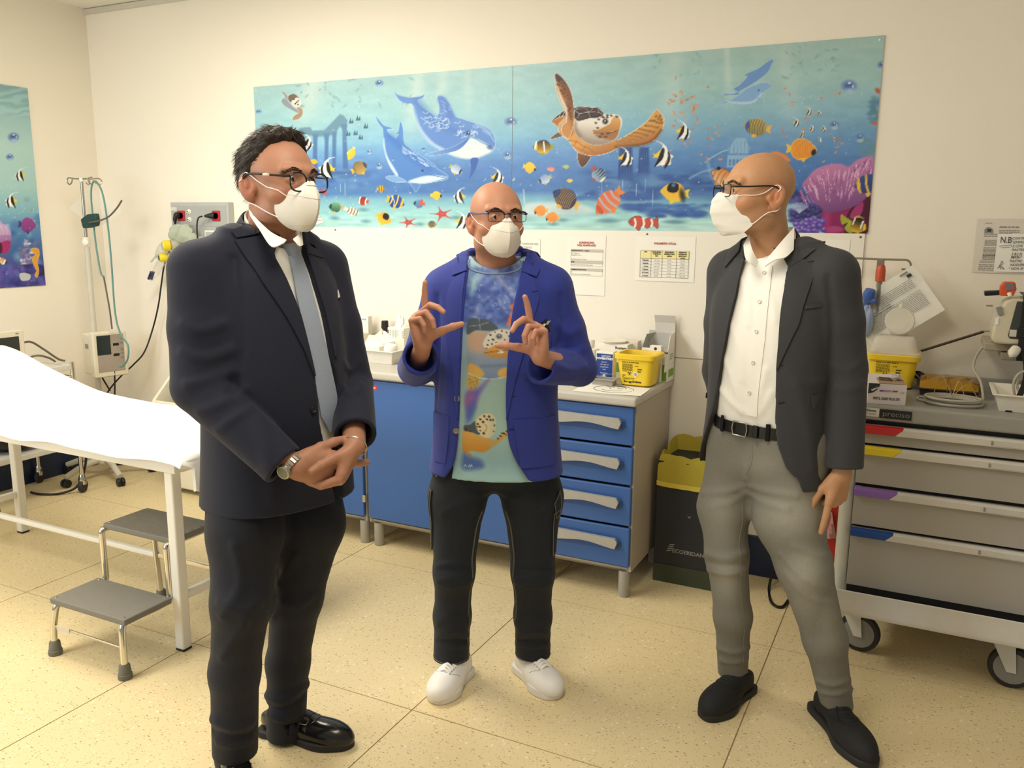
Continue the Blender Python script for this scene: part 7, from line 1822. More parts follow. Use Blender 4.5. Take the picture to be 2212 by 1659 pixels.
 def hit(s,f,pts):
  """where the sight lines through the picture points meet the surface f"""
  c=CAM-s.G;o=np.array([c[:2]@s.rt,c[:2]@s.dh,c[2]])
  D=[ray(u,v)for u,v in pts];D=np.array([unit(np.array([d[:2]@s.rt,d[:2]@s.dh,d[2]]))for d in D])
  P=o+D*(s.D-.55)/np.maximum(D[:,1:2],.3)
  for _ in range(70):
   v=np.clip(f(P),-.02,.04)*.8;P+=D*v[:,None]
   P=np.where((P[:,1]>.6)[:,None],o+D*(s.D-.02)/D[:,1:2],P)
  return P
 def pick(s,f,pts):
  q=(s.hit(f,pts)-s.cb)@s.Rb
  return[(a,b_)for a,b_ in q[:,[0,2]]]
 def creases(s,f,L):
  """folds of the cloth f, each measured along picture points"""
  for pts,am,w in L:
   P=s.hit(f,[tuple(q)for q in catmull(pts,3)]);f.fold(list(P),am,w)
 def sheet(s,rows,name,m,parent,thick=.003):
  """cloth leaf through measured points (u, v, depth)"""
  A=np.array([[s.px(*p)for p in catmull(r,5)]for r in rows]);w=np.linspace(0,1,5)[:,None,None]
  G=A[0][None]*(1-w)+A[1][None]*w
  return MB().grid(G).build(name,m,parent,smooth=True,local=True,solid=thick)
 def lay(s,f,G,off,name,m,parent=None,thick=.003,front=-1,label=None):
  o=patch(f,G,s.Rb,s.cb,off,name,m,parent or s.root,thick,front)
  if label:o['label']=label
  return o
 def button(s,f,x,z,m,parent,r=.0095,off=.002,front=-1):
  P=march(f,s.b(x,front*.4,z)[None],s.Rb@np.array([0,-front,0.0]))[0];n=grad(f,P[None],.006)[0]
  MB().lathe([(.0005,.0016),(r*.55,.0016),(r*.7,.0030),(r*.9,.0030),(r,.0018),(r,0),(r*.5,-.004)],P+n*off,n,18).build('button',m,parent,smooth=True,local=True)
def push_out(f,P,d):
 sh_=P.shape;P=P.reshape(-1,3).copy()
 for _ in range(6):P=P+grad(f,P,.004)*np.maximum(0,d-f(P))[:,None]
 return P.reshape(sh_)
def stitch_line(f,pts,r,name,m,parent,off=.0006):
 """thread lying on the surface f along the points"""
 P=catmull(pts,5);Q=snap(f,P,4);Q=Q+grad(f,Q)*off
 return MB().tube(Q,r,5).build(name,m,parent,smooth=True,local=True)
def shoe_sdf(heel,toe,width=.048,h=.10,collar=None,toe_h=.045,point=1.0,sole=.022):
 """shoe between two floor points; returns upper, sole and the frame"""
 heel,toe=np.asarray(heel,float),np.asarray(toe,float);heel[2]=toe[2]=0
 f=unit(toe-heel);L=np.linalg.norm(toe-heel);sd=np.array([-f[1],f[0],0]);up=np.array([0,0,1.0])
 R=np.stack([f,sd,up],1);P=lambda a,b_,c:heel+f*L*a+sd*b_+up*c
 u=SDF()
 u.ell(P(.14,0,.048),(.050,width*.70,.052),R);u.ell(P(.36,0,.050),(.075,width*.72,.050),R,.03);u.ell(P(.66,0,.036),(.085,width*.98,.040),R,.04)
 u.ell(P(.66+.20*point,0,toe_h*.62),(L*(.34-.20*point)*1.0+.012,width*(.92-.14*point),toe_h*.72),R,.04)
 u.cap(P(.17,0,.06),P(.22,0,h),width*.66,width*.72,.03)
 u.cap(P(.40,0,.06),P(.27,0,h*.92),width*.55,width*.55,.03)
 u.plane(P(0,0,sole*.55),(0,0,-1),.002);u.plane(P(.2,0,h+.005),unit(up*1.0-f*.35),.004)
 pts=[(-.02,0),(.0,.68),(.10,.80),(.30,.74),(.45,.78),(.62,1.02),(.74,1.04),(.86,.90-.1*point),(.97,.62-.16*point),(1.02,.10)]
 out=[np.array([a*L,b_*width*1.07])for a,b_ in pts];poly=catmull(out+[np.array([q[0],-q[1]])for q in out[::-1][1:-1]],5,True)
 pf=poly_sdf(poly);so=SDF()
 def fn(Q):
  q=(Q-heel)@R;d2=pf(q[:,0],q[:,1])-.004
  w=np.stack([d2+.004,np.abs(q[:,2]-sole/2)-sole/2+.004],-1)
  return np.linalg.norm(np.maximum(w,0),axis=1)+np.minimum(w.max(1),0)-.004
 m=np.abs(np.stack([f,sd])).max(0)
 cs=np.stack([P(0,-width*1.3,0),P(0,width*1.3,sole),P(1.05,-width*1.3,0),P(1.05,width*1.3,sole)]);so.op('u',fn,cs.min(0)-.01,cs.max(0)+.01)
 return u,so,(heel,f,sd,L,P)
def C9(*p):return[(1000+x/3.456,560+y/3.456)for x,y in p]
def paint_tee(U,V):
 p=Paint(U,V);r=random.Random(23);t=(V-560)/470
 p.C=ramp(t,[(0,'#a9c4d6'),(.05,'#6f86c0'),(.14,'#4f66ae'),(.28,'#4a62ac'),(.34,'#7fa2b8'),(.56,'#8fa9a8'),(.66,'#98b8b0'),(.8,'#a2c4c0'),(.93,'#8fb6c4'),(1,'#9fc6cc')])
 p.C+=((vnoise(U/9,V/7,3)-.5)*44*np.clip((.36-t)/.1,0,1))[:,None]
 p.fill(C9((60,20),(150,60),(110,180),(60,260)),'#9fc8c8',soft=14,al=.8)
 for k in range(70):
  x,y=C9((r.uniform(60,440),r.uniform(60,470)))[0];p.blob(x,y,r.uniform(4,12),r.uniform(3,8),r.choice(['#3d549e','#5b74ba','#7b92cc','#44589c','#8ea4d6','#4a4f96']),r.uniform(0,3),.6,.55)
 p.fill(C9((190,80),(260,150),(400,300),(440,290),(330,190),(240,90)),'#b9c6da',soft=12,al=.6)
 for k in range(26):
  x,y=r.uniform(90,400),r.uniform(100,420);a=r.uniform(0,3)
  p.stroke(C9((x,y),(x+14*math.cos(a),y+12*math.sin(a)),(x+20*math.cos(a+1),y+20*math.sin(a+1))),1.1,'#b9cae6',al=.6)
 p.fill(C9((430,230),(445,330),(420,420),(370,470),(330,500),(340,440),(370,380),(350,360),(390,310),(410,250)),'#e0754a',soft=6);p.fill(C9((430,270),(440,360),(400,420),(370,440),(390,360)),'#ef9a6a',soft=6,al=.8)
 p.fill(C9((350,500),(430,450),(440,540),(400,560)),'#8fc0bc',soft=10,al=.8)
 p.fill(C9((30,560),(60,530),(160,530),(250,525),(330,520),(400,545),(410,600),(390,700),(370,800),(250,890),(150,880),(40,830)),'#a2a3a8',soft=4,g=(C9((200,560))[0],C9((200,880))[0],'#6f86a6'))
 p.fill(C9((40,540),(150,540),(180,600),(150,700),(60,680),(30,620)),'#b79a86',soft=10,al=.8)
 p.fill(C9((40,450),(90,440),(200,460),(265,525),(180,535),(100,530),(30,560)),'#4a5663',soft=3);p.stroke(C9((50,500),(130,490),(190,470)),1.4,'#8b98a4');p.stroke(C9((120,440),(130,530)),1.2,'#8b98a4')
 p.fill(C9((150,640),(180,570),(240,530),(320,525),(395,545),(400,600),(370,640),(260,640),(200,680)),'#cfcfc6',soft=3)
 p.fill(C9((155,700),(200,660),(290,625),(400,640),(385,700),(330,735),(240,735),(180,720)),'#d9a24e',soft=3,g=(C9((280,630))[0],C9((280,735))[0],'#b0823f'));p.stroke(C9((160,700),(260,685),(330,680)),1.4,'#6a4a24')
 p.fill(C9((258,690),(290,680),(312,685),(295,700),(268,702)),'#e9ece8',al=.9);p.stroke(C9((260,695),(310,684)),1.1,'#4a5560')
 for a in((205,565,9),(225,600,10),(185,640,8),(250,625,8),(240,545,6),(290,535,7),(325,545,7),(345,575,8),(215,632,7),(190,605,6),(175,665,6),(310,600,6),(380,555,5)):p.blob(*C9(a[:2])[0],a[2]/3.2,a[2]/3.9,'#4a4038',.4)
 p.blob(*C9((270,577))[0],7.5,6,'#8b8b88');p.blob(*C9((270,575))[0],4.6,3.8,'#3a4152');p.blob(*C9((272,573))[0],1.6,1.4,'#cfd6e2')
 p.stroke(C9((140,800),(250,795),(350,790)),7,'#5f7290',soft=7,al=.6)
 p.fill(C9((45,780),(110,800),(160,860),(100,880),(40,850)),'#c9a052',soft=5);p.fill(C9((260,840),(310,810),(370,820),(360,870),(280,880)),'#d0a656',soft=5);p.stroke(C9((40,850),(140,888),(260,890),(360,868)),1.6,'#d8dcd8',al=.8)
 p.fill(C9((35,870),(110,880),(120,920),(90,970),(50,990),(35,960)),'#b99c56',soft=4)
 for k in range(18):p.blob(*C9((r.uniform(40,110),r.uniform(880,975)))[0],2,1.5,'#8a7440',0,.4,.7)
 p.fill(C9((20,1000),(110,960),(200,890),(130,1010),(90,1130),(30,1180)),'#6a5fae',soft=10,al=.85);p.fill(C9((30,1010),(80,1010),(60,1080),(25,1110)),'#9a5f9e',soft=10,al=.8);p.fill(C9((40,1100),(90,1080),(70,1200),(20,1220)),'#4d68b4',soft=12,al=.8)
 p.fill(C9((0,1270),(60,1290),(120,1320),(200,1340),(250,1340),(300,1300),(345,1270),(352,1300),(290,1350),(230,1400),(150,1440),(60,1430),(0,1440)),'#d8a95a',soft=3,g=(C9((150,1300))[0],C9((150,1440))[0],'#c48a3a'))
 p.fill(C9((10,1240),(50,1235),(90,1210),(110,1260),(120,1310),(60,1290),(10,1280)),'#4f5860',soft=3)
 p.fill(C9((95,1220),(120,1175),(170,1152),(220,1160),(245,1200),(240,1290),(200,1330),(140,1320),(105,1270)),'#dccda8',soft=3)
 for a in((130,1195,8),(160,1172,8),(195,1175,9),(225,1200,8),(110,1230,8),(125,1250,8),(150,1215,9),(235,1240,7),(205,1200,8),(180,1195,8),(105,1250,6),(130,1280,6),(155,1300,9),(230,1285,6),(120,1300,6),(25,1270,8),(55,1285,6),(280,1320,8),(305,1300,8),(330,1285,8),(262,1340,7),(290,1300,6),(318,1310,6)):p.blob(*C9(a[:2])[0],a[2]/3.0,a[2]/3.6,'#2e3438',.3)
 p.fill(C9((30,1440),(60,1450),(85,1510),(50,1480)),'#c49a4e');p.stroke(C9((165,1230),(180,1260),(160,1290)),1.4,'#8a6a3c')
 p.fill(C9((0,1450),(60,1470),(140,1500),(150,1560),(0,1570)),'#4f6bb0',soft=10,al=.8);p.fill(C9((220,1100),(250,1250),(240,1560),(200,1560),(210,1300)),'#8fb4be',soft=16,al=.4)
 for x in(10,40,55):p.stroke(C9((x,1550),(x+8,1535),(x+16,1550)),1.3,'#c9d8ec')
 return np.clip(p.C,0,255)
def to_lin(c):
 c=c/255.0
 return np.where(c<=.04045,c/12.92,((c+.055)/1.055)**2.4)
M=Person((-1.22,2.43),'bald man in a royal blue jacket and sea turtle T-shirt gesturing with both hands','#c08a70')
M.torso(-6,(-.032,.015))
M.setHead((-.036,-.020,1.606),18,0,scale=.975,width=1.04)
sL,sR=np.array([-.195,.035,1.385]),np.array([.140,.015,1.395])
eL,eR=M.px(898,796,.02),M.px(1252,796,.03)
wL,wR=M.px(914,747,-.215),M.px(1166,772,-.215)
B=M.body
B.cap(M.h(0,.022,-.05),(-.032,.02,1.43),.060,.066,.03);B.cap((-.032,.03,1.44),(-.032,.03,1.35),.06,.09,.04)
B.cap((-.15,.03,1.39),(.09,.02,1.39),.04,.04,.02)
B.cap((-.032,.03,1.34),(-.034,.03,.90),.10,.10,.05)
for s_,e_,w_ in((sL,eL,wL),(sR,eR,wR)):B.chain([s_,e_,w_],[.042,.036,.025],.02)
hL,tipsL=hand_sdf(wL,(-.12,-.05,1),(.6,.75,.1),((.05,.10,.10),(1.05,.75,.35),(1.30,1.1,.6),(1.4,1.2,.7)),(.02,.0,-.03,-.08),((.34,.55,.85),-.05,-.10),1.03,tset=-1)
hR,tipsR=hand_sdf(wR,(-.10,-.08,1),(-.6,.75,-.1),((.05,.12,.12),(1.0,.85,.5),(1.3,1.2,.7),(1.35,1.25,.8)),(-.02,.0,-.03,-.10),((.30,.50,.90),-.02,-.10),1.03,tset=1)
B.sub(hL,.012);B.sub(hR,.012)
for x0,z1,z2,s_ in((-.13,.46,.10,-1),(.08,.46,.10,1)):
 B.chain([(-.034+s_*.09,.02,.88),(-.034+s_*.135,.0,.46),(-.034+s_*.145,.065,.10)],[.075,.045,.03],.03)
M.build_body([(wL-np.array([.07,.12,.03]),wL+np.array([.14,.09,.21])),(wR-np.array([.15,.12,.03]),wR+np.array([.08,.09,.20]))],.014,.0026)
M.eyes('#3b2a1e',(.25,-.05));M.brows('#2a201a',170,1.1)
M.mask()
g=M.glasses(.050,.031,'#1b1c24','#3f5aa0',full=False,zc=.018,sq=4.5,gap=.0095,yc=-.116,tthick=.0026)
T=SDF()
f_,lo,hi=loft([.785,.85,.95,1.10,1.25,1.36,1.43,1.50],[0]*8,[-.004,-.004,-.012,-.016,-.008,0,.008,.02],[.200,.196,.188,.186,.186,.178,.150,.10],[.122,.124,.130,.132,.126,.112,.098,.085],M.Rb,M.cb)
T.op('u',f_,lo,hi);T.cap((-.15,.035,1.415),(.09,.02,1.42),.050,.050,.05)
T.cap((-.030,-.012,1.58),(-.032,.0,1.525),.078,.082,.012,'s')
for a in(((-.10,-.12,.80),(-.09,-.14,.95)),((.0,-.14,.79),(.02,-.15,.93)),((-.06,-.14,.79),(-.05,-.15,.88)),((-.08,-.13,1.36),(-.03,-.14,1.25)),((.05,-.13,1.38),(.0,-.14,1.26))):T.fold([np.array(q)for q in a],.004,.016)
def tee_col(V):
 C=np.tile(np.array(lin('#7f9fbe')),(len(V),1));fr=V[:,1]<.03
 uv=project(M.world(V[fr]));C[fr]=to_lin(paint_tee(uv[:,0],uv[:,1]));return C
M_tee=mat('tee_print',None,.8,attr='Col',var=.02,bump=.2,bscale=500)
lo_,hi_=T.lo-.02,T.hi+.02
tee=sdf_obj('tshirt',T,.009,M_tee,M.root,fine=(((-.19,.09,.0028),),(),((.77,1.47,.0028),)),color=tee_col)
nk=[M.b(.086*math.cos(a)*1.0,-.010+.080*math.sin(a),1.463+.010*math.sin(a)*1.2)for a in np.linspace(math.pi*1.02,2*math.pi-.06,18)]
stitch_line(T,nk,.004,'neck_rib',mat('tee_rib','#7d93b8',.8),tee,.000)
M_jean=mat('dark_denim','#161c26',.85,var=.12,scale=120,bump=.35,bscale=700,sheen=.05)
J=SDF()
J.ell((-.035,.03,.85),(.185,.125,.14));
legL=[M.px(988,1075,.02),M.px(981,1235,-.02),M.px(977,1330,.02),M.px(975,1425,.055)]
legR=[M.px(1150,1075,.03),M.px(1151,1235,.0),M.px(1151,1330,.04),M.px(1151,1420,.085)]
hipL,hipR=np.array([-.125,.025,.86]),np.array([.055,.025,.86])
J.chain([hipL]+legL,[.108,.094,.066,.061,.064],.03,.03);J.chain([hipR]+legR,[.108,.100,.070,.062,.063],.03,.03)
J.plane(M.px(975,1421,.055),(0,-.1,-1),.004)
cr=[]
for x0,x1 in((945,1012),(1115,1190)):
 xm=(x0+x1)/2
 for v,am,w,sl in((1216,.004,.010,8),(1232,-.004,.008,-4),(1250,.004,.010,5),(1268,.003,.012,-10),(1330,.003,.014,16),(1365,.004,.011,10),(1382,-.004,.009,4),(1396,.005,.010,-6)):cr.append((((x0,v+sl),(xm,v),(x1,v+sl*.6)),am,w))
cr+=[(((1055,1062),(1000,1085),(955,1110)),.004,.014),(((1078,1062),(1130,1085),(1180,1105)),.004,.014),(((1040,1100),(1000,1150),(990,1210)),.003,.016),(((1100,1110),(1130,1160),(1150,1210)),.003,.016)]
M.creases(J,cr)
jeans=sdf_obj('jeans',J,.0055,M_jean,M.root)
M_thr=mat('jean_thread','#7d776c',.8)
for s_,sg in((legL,1),(legR,-1)):
 for o_ in(0,.006):
  stitch_line(J,[s_[0]+np.array([sg*.085,-.05-o_,-.03]),s_[0]*.5+s_[1]*.5+np.array([sg*.075,-.05-o_,0]),s_[1]+np.array([sg*.062,-.03-o_,0]),s_[2]+np.array([sg*.056,-.028-o_,0]),s_[3]+np.array([sg*.056,-.02-o_,.02])],.0008,'seam',M_thr,jeans)
 stitch_line(J,[s_[3]+np.array([.066*math.cos(a),.066*math.sin(a),.022])for a in np.linspace(math.pi+.1,2*math.pi-.1,9)],.0009,'hem_stitch',M_thr,jeans)
def cargo(side,pts,flap,nm):
 F_=lambda q:M.px(q[0],q[1],-.02)
 G=np.array([[F_(p)for p in row]for row in pts]);V=G.reshape(-1,3)
 Q=snap(J,V,5);Q=Q+grad(J,Q,.004)*.004
 o=MB().grid(Q.reshape(G.shape)).build(nm,M_jean,jeans,local=True,solid=.005,smooth=True)
 for e in(G[0],G[-1],G[:,0],G[:,-1]):stitch_line(J,[q for q in e],.0008,'stitch',M_thr,o,.0068)
 return o
gr=lambda a,b,c,d,n=5:[[(a[0]*(1-i/n)*(1-j/n)+b[0]*(i/n)*(1-j/n)+c[0]*(i/n)*(j/n)+d[0]*(1-i/n)*(j/n),a[1]*(1-i/n)*(1-j/n)+b[1]*(i/n)*(1-j/n)+c[1]*(i/n)*(j/n)+d[1]*(1-i/n)*(j/n))for i in range(n+1)]for j in range(n+1)]
cargo(1,gr((1178,1098),(1197,1096),(1193,1190),(1175,1194)),None,'cargo_pocket');cargo(1,gr((1177,1082),(1200,1060),(1200,1106),(1184,1110)),None,'pocket_flap')
cargo(-1,gr((938,1058),(950,1062),(950,1180),(943,1186)),None,'cargo_pocket')
MB().tube(catmull([M.px(941,1018,-.03),M.px(944,1040,-.03),M.px(945,1056,-.03)],5),.0016,6).build('white_cord',M_paper,jeans,smooth=True,local=True)
M_sneak=mat('white_leather','#efedea',.42,var=.02);M_snsole=mat('white_rubber','#e4e1dc',.5);M_lace=mat('white_lace','#fbfaf6',.7)
def sneaker(hl,to,lab):
 u,so,(H_,f,sd,L,P)=shoe_sdf(hl,to,.049,.095,toe_h=.052,point=.35,sole=.030)
 o=sdf_obj('shoe',u,.0045,M_sneak,M.root);sdf_obj('sole',so,.0045,M_snsole,o)
 up=np.array([0,0,1.0])
 def top(a,b_):
  q=march(u,(P(a,b_,.2))[None],-up,50)[0];return q
 for k in range(6):
  a0=.72-.058*k;w=.021+.0012*k
  A_,B_=top(a0,-w),top(a0-.03,w);Mi=top(a0-.015,0)
  n_=np.array([0,0,.0030])
  MB().tube(catmull([A_,A_*.5+Mi*.5+n_*1.2,Mi+n_*1.5,B_*.5+Mi*.5+n_*1.2,B_],4),.0036,6).build('lace',M_lace,o,smooth=True,local=True)
  A_,B_=top(a0-.03,-w),top(a0,w)
  MB().tube(catmull([A_,A_*.5+Mi*.5+n_*2,Mi+n_*2.6,B_*.5+Mi*.5+n_*2,B_],4),.0036,6).build('lace',M_lace,o,smooth=True,local=True)
  for q in(A_,B_):MB().lathe([(.0008,.001),(.0028,.0008),(.003,-.001)],q,(0,0,1),8).build('eyelet',M_inkg,o,local=True)
 for b_ in(-1,1):
  stitch_line(u,[top(.70,b_*.03),top(.66,b_*.036),top(.58,b_*.047)],.0009,'stitch',mat('stitch_grey','#bdbab5',.7),o)
 stitch_line(u,[top(.70,-.03),top(.725,-.015),top(.73,0),top(.725,.015),top(.70,.03)],.0010,'toe_seam',mat('stitch_grey','#bdbab5',.7),o)
 return o
sneaker(M.floor(1003,1452),M.floor(941,1520),None);sneaker(M.floor(1126,1443),M.floor(1200,1510),None)
M_royal=mat('royal_wool','#27368f',.78,var=.06,scale=200,bump=.3,bscale=800,sheen=.12)
M_lining=mat('lining_grey','#6f737a',.6)
JK=SDF()
f_,lo,hi=loft([.792,.86,.95,1.05,1.18,1.30,1.40,1.455,1.50],[0]*9,[0,0,-.006,-.008,-.004,0,.006,.014,.024],[.224,.216,.208,.202,.204,.205,.190,.150,.105],[.146,.144,.146,.146,.142,.132,.116,.100,.085],M.Rb,M.cb,2.35)
JK.op('u',f_,lo,hi)
JK.cap(M.b(-.085,.02,1.475),M.b(-.178,.02,1.400),.038,.058,.05);JK.cap(M.b(.085,.02,1.475),M.b(.172,.02,1.410),.038,.058,.05)
opn=[(-.080,1.55),(-.082,1.46),(-.088,1.40),(-.094,1.25),(-.100,1.05),(-.106,.96),(-.112,.90),(-.125,.84),(-.150,.795),(-.17,.76),(.14,.76),(.118,.80),(.080,.86),(.058,.92),(.050,.98),(.046,1.08),(.050,1.20),(.062,1.34),(.080,1.44),(.086,1.55)]
JK0=M.whole(JK);M.opening(JK,catmull(opn,4,True),.0)
JK.cap(M.b(0,-.012,1.56),M.b(0,.012,1.40),.080,.085,.006,'s')
M.sleeve(JK,sL,eL,M.px(909,770,-.165),.068,.057,.056);M.sleeve(JK,sR,eR,M.px(1166,792,-.160),.068,.058,.054)
M.creases(JK,[(((882,800),(910,812),(940,800)),.005,.011),(((885,770),(915,785),(940,772)),.005,.011),(((890,730),(915,745),(938,728)),.004,.012),(((1262,790),(1235,800),(1200,785)),.006,.012),(((1258,755),(1235,765),(1205,752)),.005,.012),(((1240,820),(1200,825),(1175,822)),.004,.011),(((1248,710),(1228,720),(1205,700)),.004,.014),(((945,640),(948,760),(940,900)),-.005,.010),(((1212,640),(1216,720),(1205,760)),-.005,.010),(((960,640),(970,780),(965,930)),.003,.020),(((1160,860),(1175,930),(1180,1000)),.003,.02),(((940,930),(955,970),(958,1010)),.003,.018),(((1140,640),(1150,700),(1150,820)),.003,.02)])
jk=sdf_obj('jacket',JK,.0052,M_royal,M.root)
bt=mat('horn_button','#8a7d68',.4)
M.lay(JK0,strip2([(-.090,1.452),(-.095,1.38),(-.098,1.25),(-.103,1.10),(-.106,1.00)],[(-.128,1.432),(-.150,1.375),(-.142,1.27),(-.120,1.12),(-.108,1.00)],26,7),.0035,'lapel',M_royal,jk,.004)
M.lay(JK0,strip2([(.086,1.455),(.076,1.38),(.058,1.25),(.050,1.12),(.048,1.00)],[(.122,1.435),(.142,1.378),(.112,1.26),(.074,1.12),(.050,1.00)],26,7),.0035,'lapel',M_royal,jk,.004)
def coat_collar(p,f,m,parent,rx,ry,z_front,z_back,w=.045,y0=.02,off=.003,up=.010,n=40,a0=-.62,x0=0):
 """turned down collar round the back of the neck"""
 G=[]
 for a in np.linspace(a0,math.pi-a0,n):
  ca,sa=math.cos(a),math.sin(a);t=(sa-math.sin(a0))/(1-math.sin(a0));zt=z_front+(z_back-z_front)*max(0,t)**.8
  row=[]
  for q in(0,.15,.5,1.0):
   row.append(p.b(x0+rx*ca*(1+q*w/rx*.85),y0+ry*sa*(1+q*w/ry*.55),zt+up*(1-(2*q-.3)**2 if q<.5 else 0)-q*w*(.95 if sa>.2 else .75)))
  G.append(row)
 G=push_out(f,np.array(G),.004);return MB().grid(G).build('collar',m,parent,smooth=True,local=True,solid=.005)
coat_collar(M,JK,M_royal,jk,.083,.078,1.475,1.535,.045,.018)
for sgn in(-1,1):
 xa=-.088 if sgn<0 else .085
 M.lay(JK0,strip2([(xa,1.485),(xa-.002*sgn,1.455)],[(xa+sgn*.052,1.462),(xa+sgn*.044,1.438)],4,6),.0060,'collar_leaf',M_royal,jk,.004)
M.lay(JK0,strip2([(.100,1.262),(.100,1.185),(.104,1.13)],[(.178,1.270),(.178,1.19),(.172,1.13)],10,8),.0030,'patch_pocket',M_royal,jk,.003)
M.lay(JK0,strip2([(.070,1.00),(.078,.94),(.095,.84)],[(.196,1.00),(.198,.94),(.194,.84)],10,10),.0030,'patch_pocket',M_royal,jk,.003)
M.lay(JK0,strip2([(-.195,1.00),(-.196,.94),(-.192,.84)],[(-.135,1.00),(-.137,.94),(-.15,.84)],10,6),.0030,'patch_pocket',M_royal,jk,.003)
M.button(JK,-.108,1.060,bt,jk);M.button(JK,-.112,.955,bt,jk)
for z in(1.075,.97):M.lay(JK0,strip2([(.058,z),(.058,z-.002)],[(.078,z),(.078,z-.002)],3,6),.0012,'buttonhole',mat('buttonhole_navy','#141b4a',.8),jk,.001)
M.lay(JK0,strip2([(.118,1.395),(.118,1.393)],[(.136,1.398),(.136,1.396)],3,6),.0058,'buttonhole',mat('buttonhole_navy','#141b4a',.8),jk,.001)
PQ=[(.106,1.258),(.118,1.280),(.150,1.302),(.168,1.308),(.176,1.290),(.176,1.264)]
M_sq=mat('square_black','#14151a',.6)
o_=M.lay(JK0,strip2([(.106,1.256),(.130,1.286),(.165,1.312)],[(.106,1.255),(.150,1.256),(.178,1.262)],9,7),.0025,'pocket_square',M_sq,jk,.003)
for x,z,c in((.158,1.292,'#e8e6df'),(.170,1.300,'#b9b7b2'),(.122,1.270,'#a9a9a8'),(.146,1.270,'#b98a5a'),(.130,1.261,'#d9d7d0')):
 dx=[(x-.006,z-.006),(x-.005,z+.002),(x-.001,z+.007),(x,z+.002)];ex=[(x-.003,z-.007),(x+.001,z-.001),(x+.004,z+.003),(x+.006,z+.007)]
 M.lay(JK0,strip2(dx,ex,6,4),.0046,'print',mat('square_'+c[1:],c,.7),o_,.0008)
for w_,e_,c_ in((M.px(909,770,-.165),eL,0),(M.px(1166,792,-.160),eR,1)):
 d=unit(w_-e_);MB().lathe([(.0485,-.043),(.0505,-.004)],w_,d,28,cap=False).build('cuff_lining',M_lining,jk,smooth=True,local=True)
R=Person((-.31,2.67),'bald man in a charcoal jacket, white shirt and grey jeans looking sideways','#bd8d68')
R.torso(-28,(-.118,.02))
R.setHead((-.182,-.005,1.686),-60,-2,scale=1.025,width=1.0)
sA,sB=R.b(-.180,.02,1.455),R.b(.180,.02,1.465)
eA,wA=R.px(1556,800,.17),R.px(1590,960,.12)
eB,wB=R.px(1828,795,-.03),R.px(1819,1026,-.075)
B=R.body
B.cap(R.h(0,.03,-.05),R.b(-.028,.025,1.48),.058,.062,.03);B.cap(R.b(0,.035,1.47),R.b(0,.03,.98),.08,.11,.05)
B.cap(R.b(-.13,.03,1.45),R.b(.13,.03,1.45),.04,.04,.02)
for q in((sA,eA,wA),(sB,eB,wB)):B.chain(q,[.042,.036,.026],.02)
hB,_=hand_sdf(wB+np.array([0,0,.01]),(-.12,-.04,-1),(-.62,-.78,.1),((.02,.05,.05),(1.35,1.35,.6),(1.45,1.4,.7),(1.5,1.4,.7)),(.0,.0,-.02,-.06),((.80,.35,.45),.25,.2),1.06,tset=1)
B.sub(hB,.012)
hA,_=hand_sdf(wA,(.3,-.1,-1),(-.4,.9,0),((.3,.3,.2),)*4,scale=1.03,tset=-1);B.sub(hA,.012)
LA=[R.px(1563,1095,.05),R.px(1570,1200,.03),R.px(1583,1330,.06),R.px(1583,1455,.11)]
LB=[R.px(1705,1120,-.02),R.px(1737,1225,-.04),R.px(1782,1380,.0),R.px(1808,1522,.04)]
hpA,hpB=R.b(-.09,.02,.93),R.b(.09,.02,.93)
for a,l in((hpA,LA),(hpB,LB)):B.chain([a]+l,[.07,.06,.05,.04,.03],.03)
R.build_body([(wB-np.array([.08,.08,.22]),wB+np.array([.08,.08,.03]))],.014,.0026)
R.eyes('#4a3626',(-.1,0));R.brows('#3a2c22',170,1.2)
R.mask(True,[(0,-.124,.004),(0,-.137,-.010),(0,-.143,-.035),(0,-.139,-.060),(0,-.124,-.088),(0,-.098,-.112)],[(.004,-.118,.010),(.030,-.094,.002),(.052,-.070,.004),(.055,-.062,-.022),(.056,-.058,-.040),(.066,-.038,-.058),(.062,-.038,-.078),(.046,-.060,-.104),(.004,-.094,-.113)],.005)
R.glasses(.050,.034,'#171616','#1e1614',full=True,thick=.0016,zc=.014,sq=5,gap=.009,yc=-.114,tthick=.0022)
M_shirt=mat('white_shirt','#efece3',.7,var=.02,bump=.2,bscale=600)
T=SDF()
f_,lo,hi=loft([.96,1.02,1.10,1.22,1.34,1.43,1.49,1.54],[0]*8,[.01,.005,-.002,-.004,0,.008,.016,.024],[.168,.170,.172,.178,.182,.170,.13,.08],[.112,.118,.122,.124,.118,.104,.090,.07],R.Rb,R.cb)
T.op('u',f_,lo,hi)
T.cap(R.b(-.03,.0,1.62),R.b(-.03,.0,1.545),.066,.070,.01,'s')
R.creases(T,[(a,am,.012)for a,am in((((1560,760),(1590,840),(1600,890)),.004),(((1550,830),(1580,870),(1610,892)),.004),(((1655,800),(1640,860),(1625,895)),.004),(((1665,850),(1650,880),(1632,900)),.004),(((1575,690),(1600,760),(1605,820)),.003),(((1640,600),(1665,640),(1675,690)),.003),(((1600,600),(1615,640),(1618,700)),.003))])
sh=sdf_obj('shirt',T,.0052,M_shirt,R.root)
pl=R.pick(T,[(1647,572),(1640,640),(1630,730),(1622,800),(1614,896)]);pl2=[(x+.034,z)for x,z in pl]
R.lay(T,strip2(pl,pl2,24,4),.0015,'placket',M_shirt,sh,.002)
M_bt=mat('shirt_button','#d9d5c8',.3)
for q in((1646,590),(1636,652),(1629,716),(1622,783),(1614,848)):
 x,z=R.pick(T,[(q[0]+6,q[1])])[0];R.button(T,x,z,M_bt,sh,.0060,.0030)
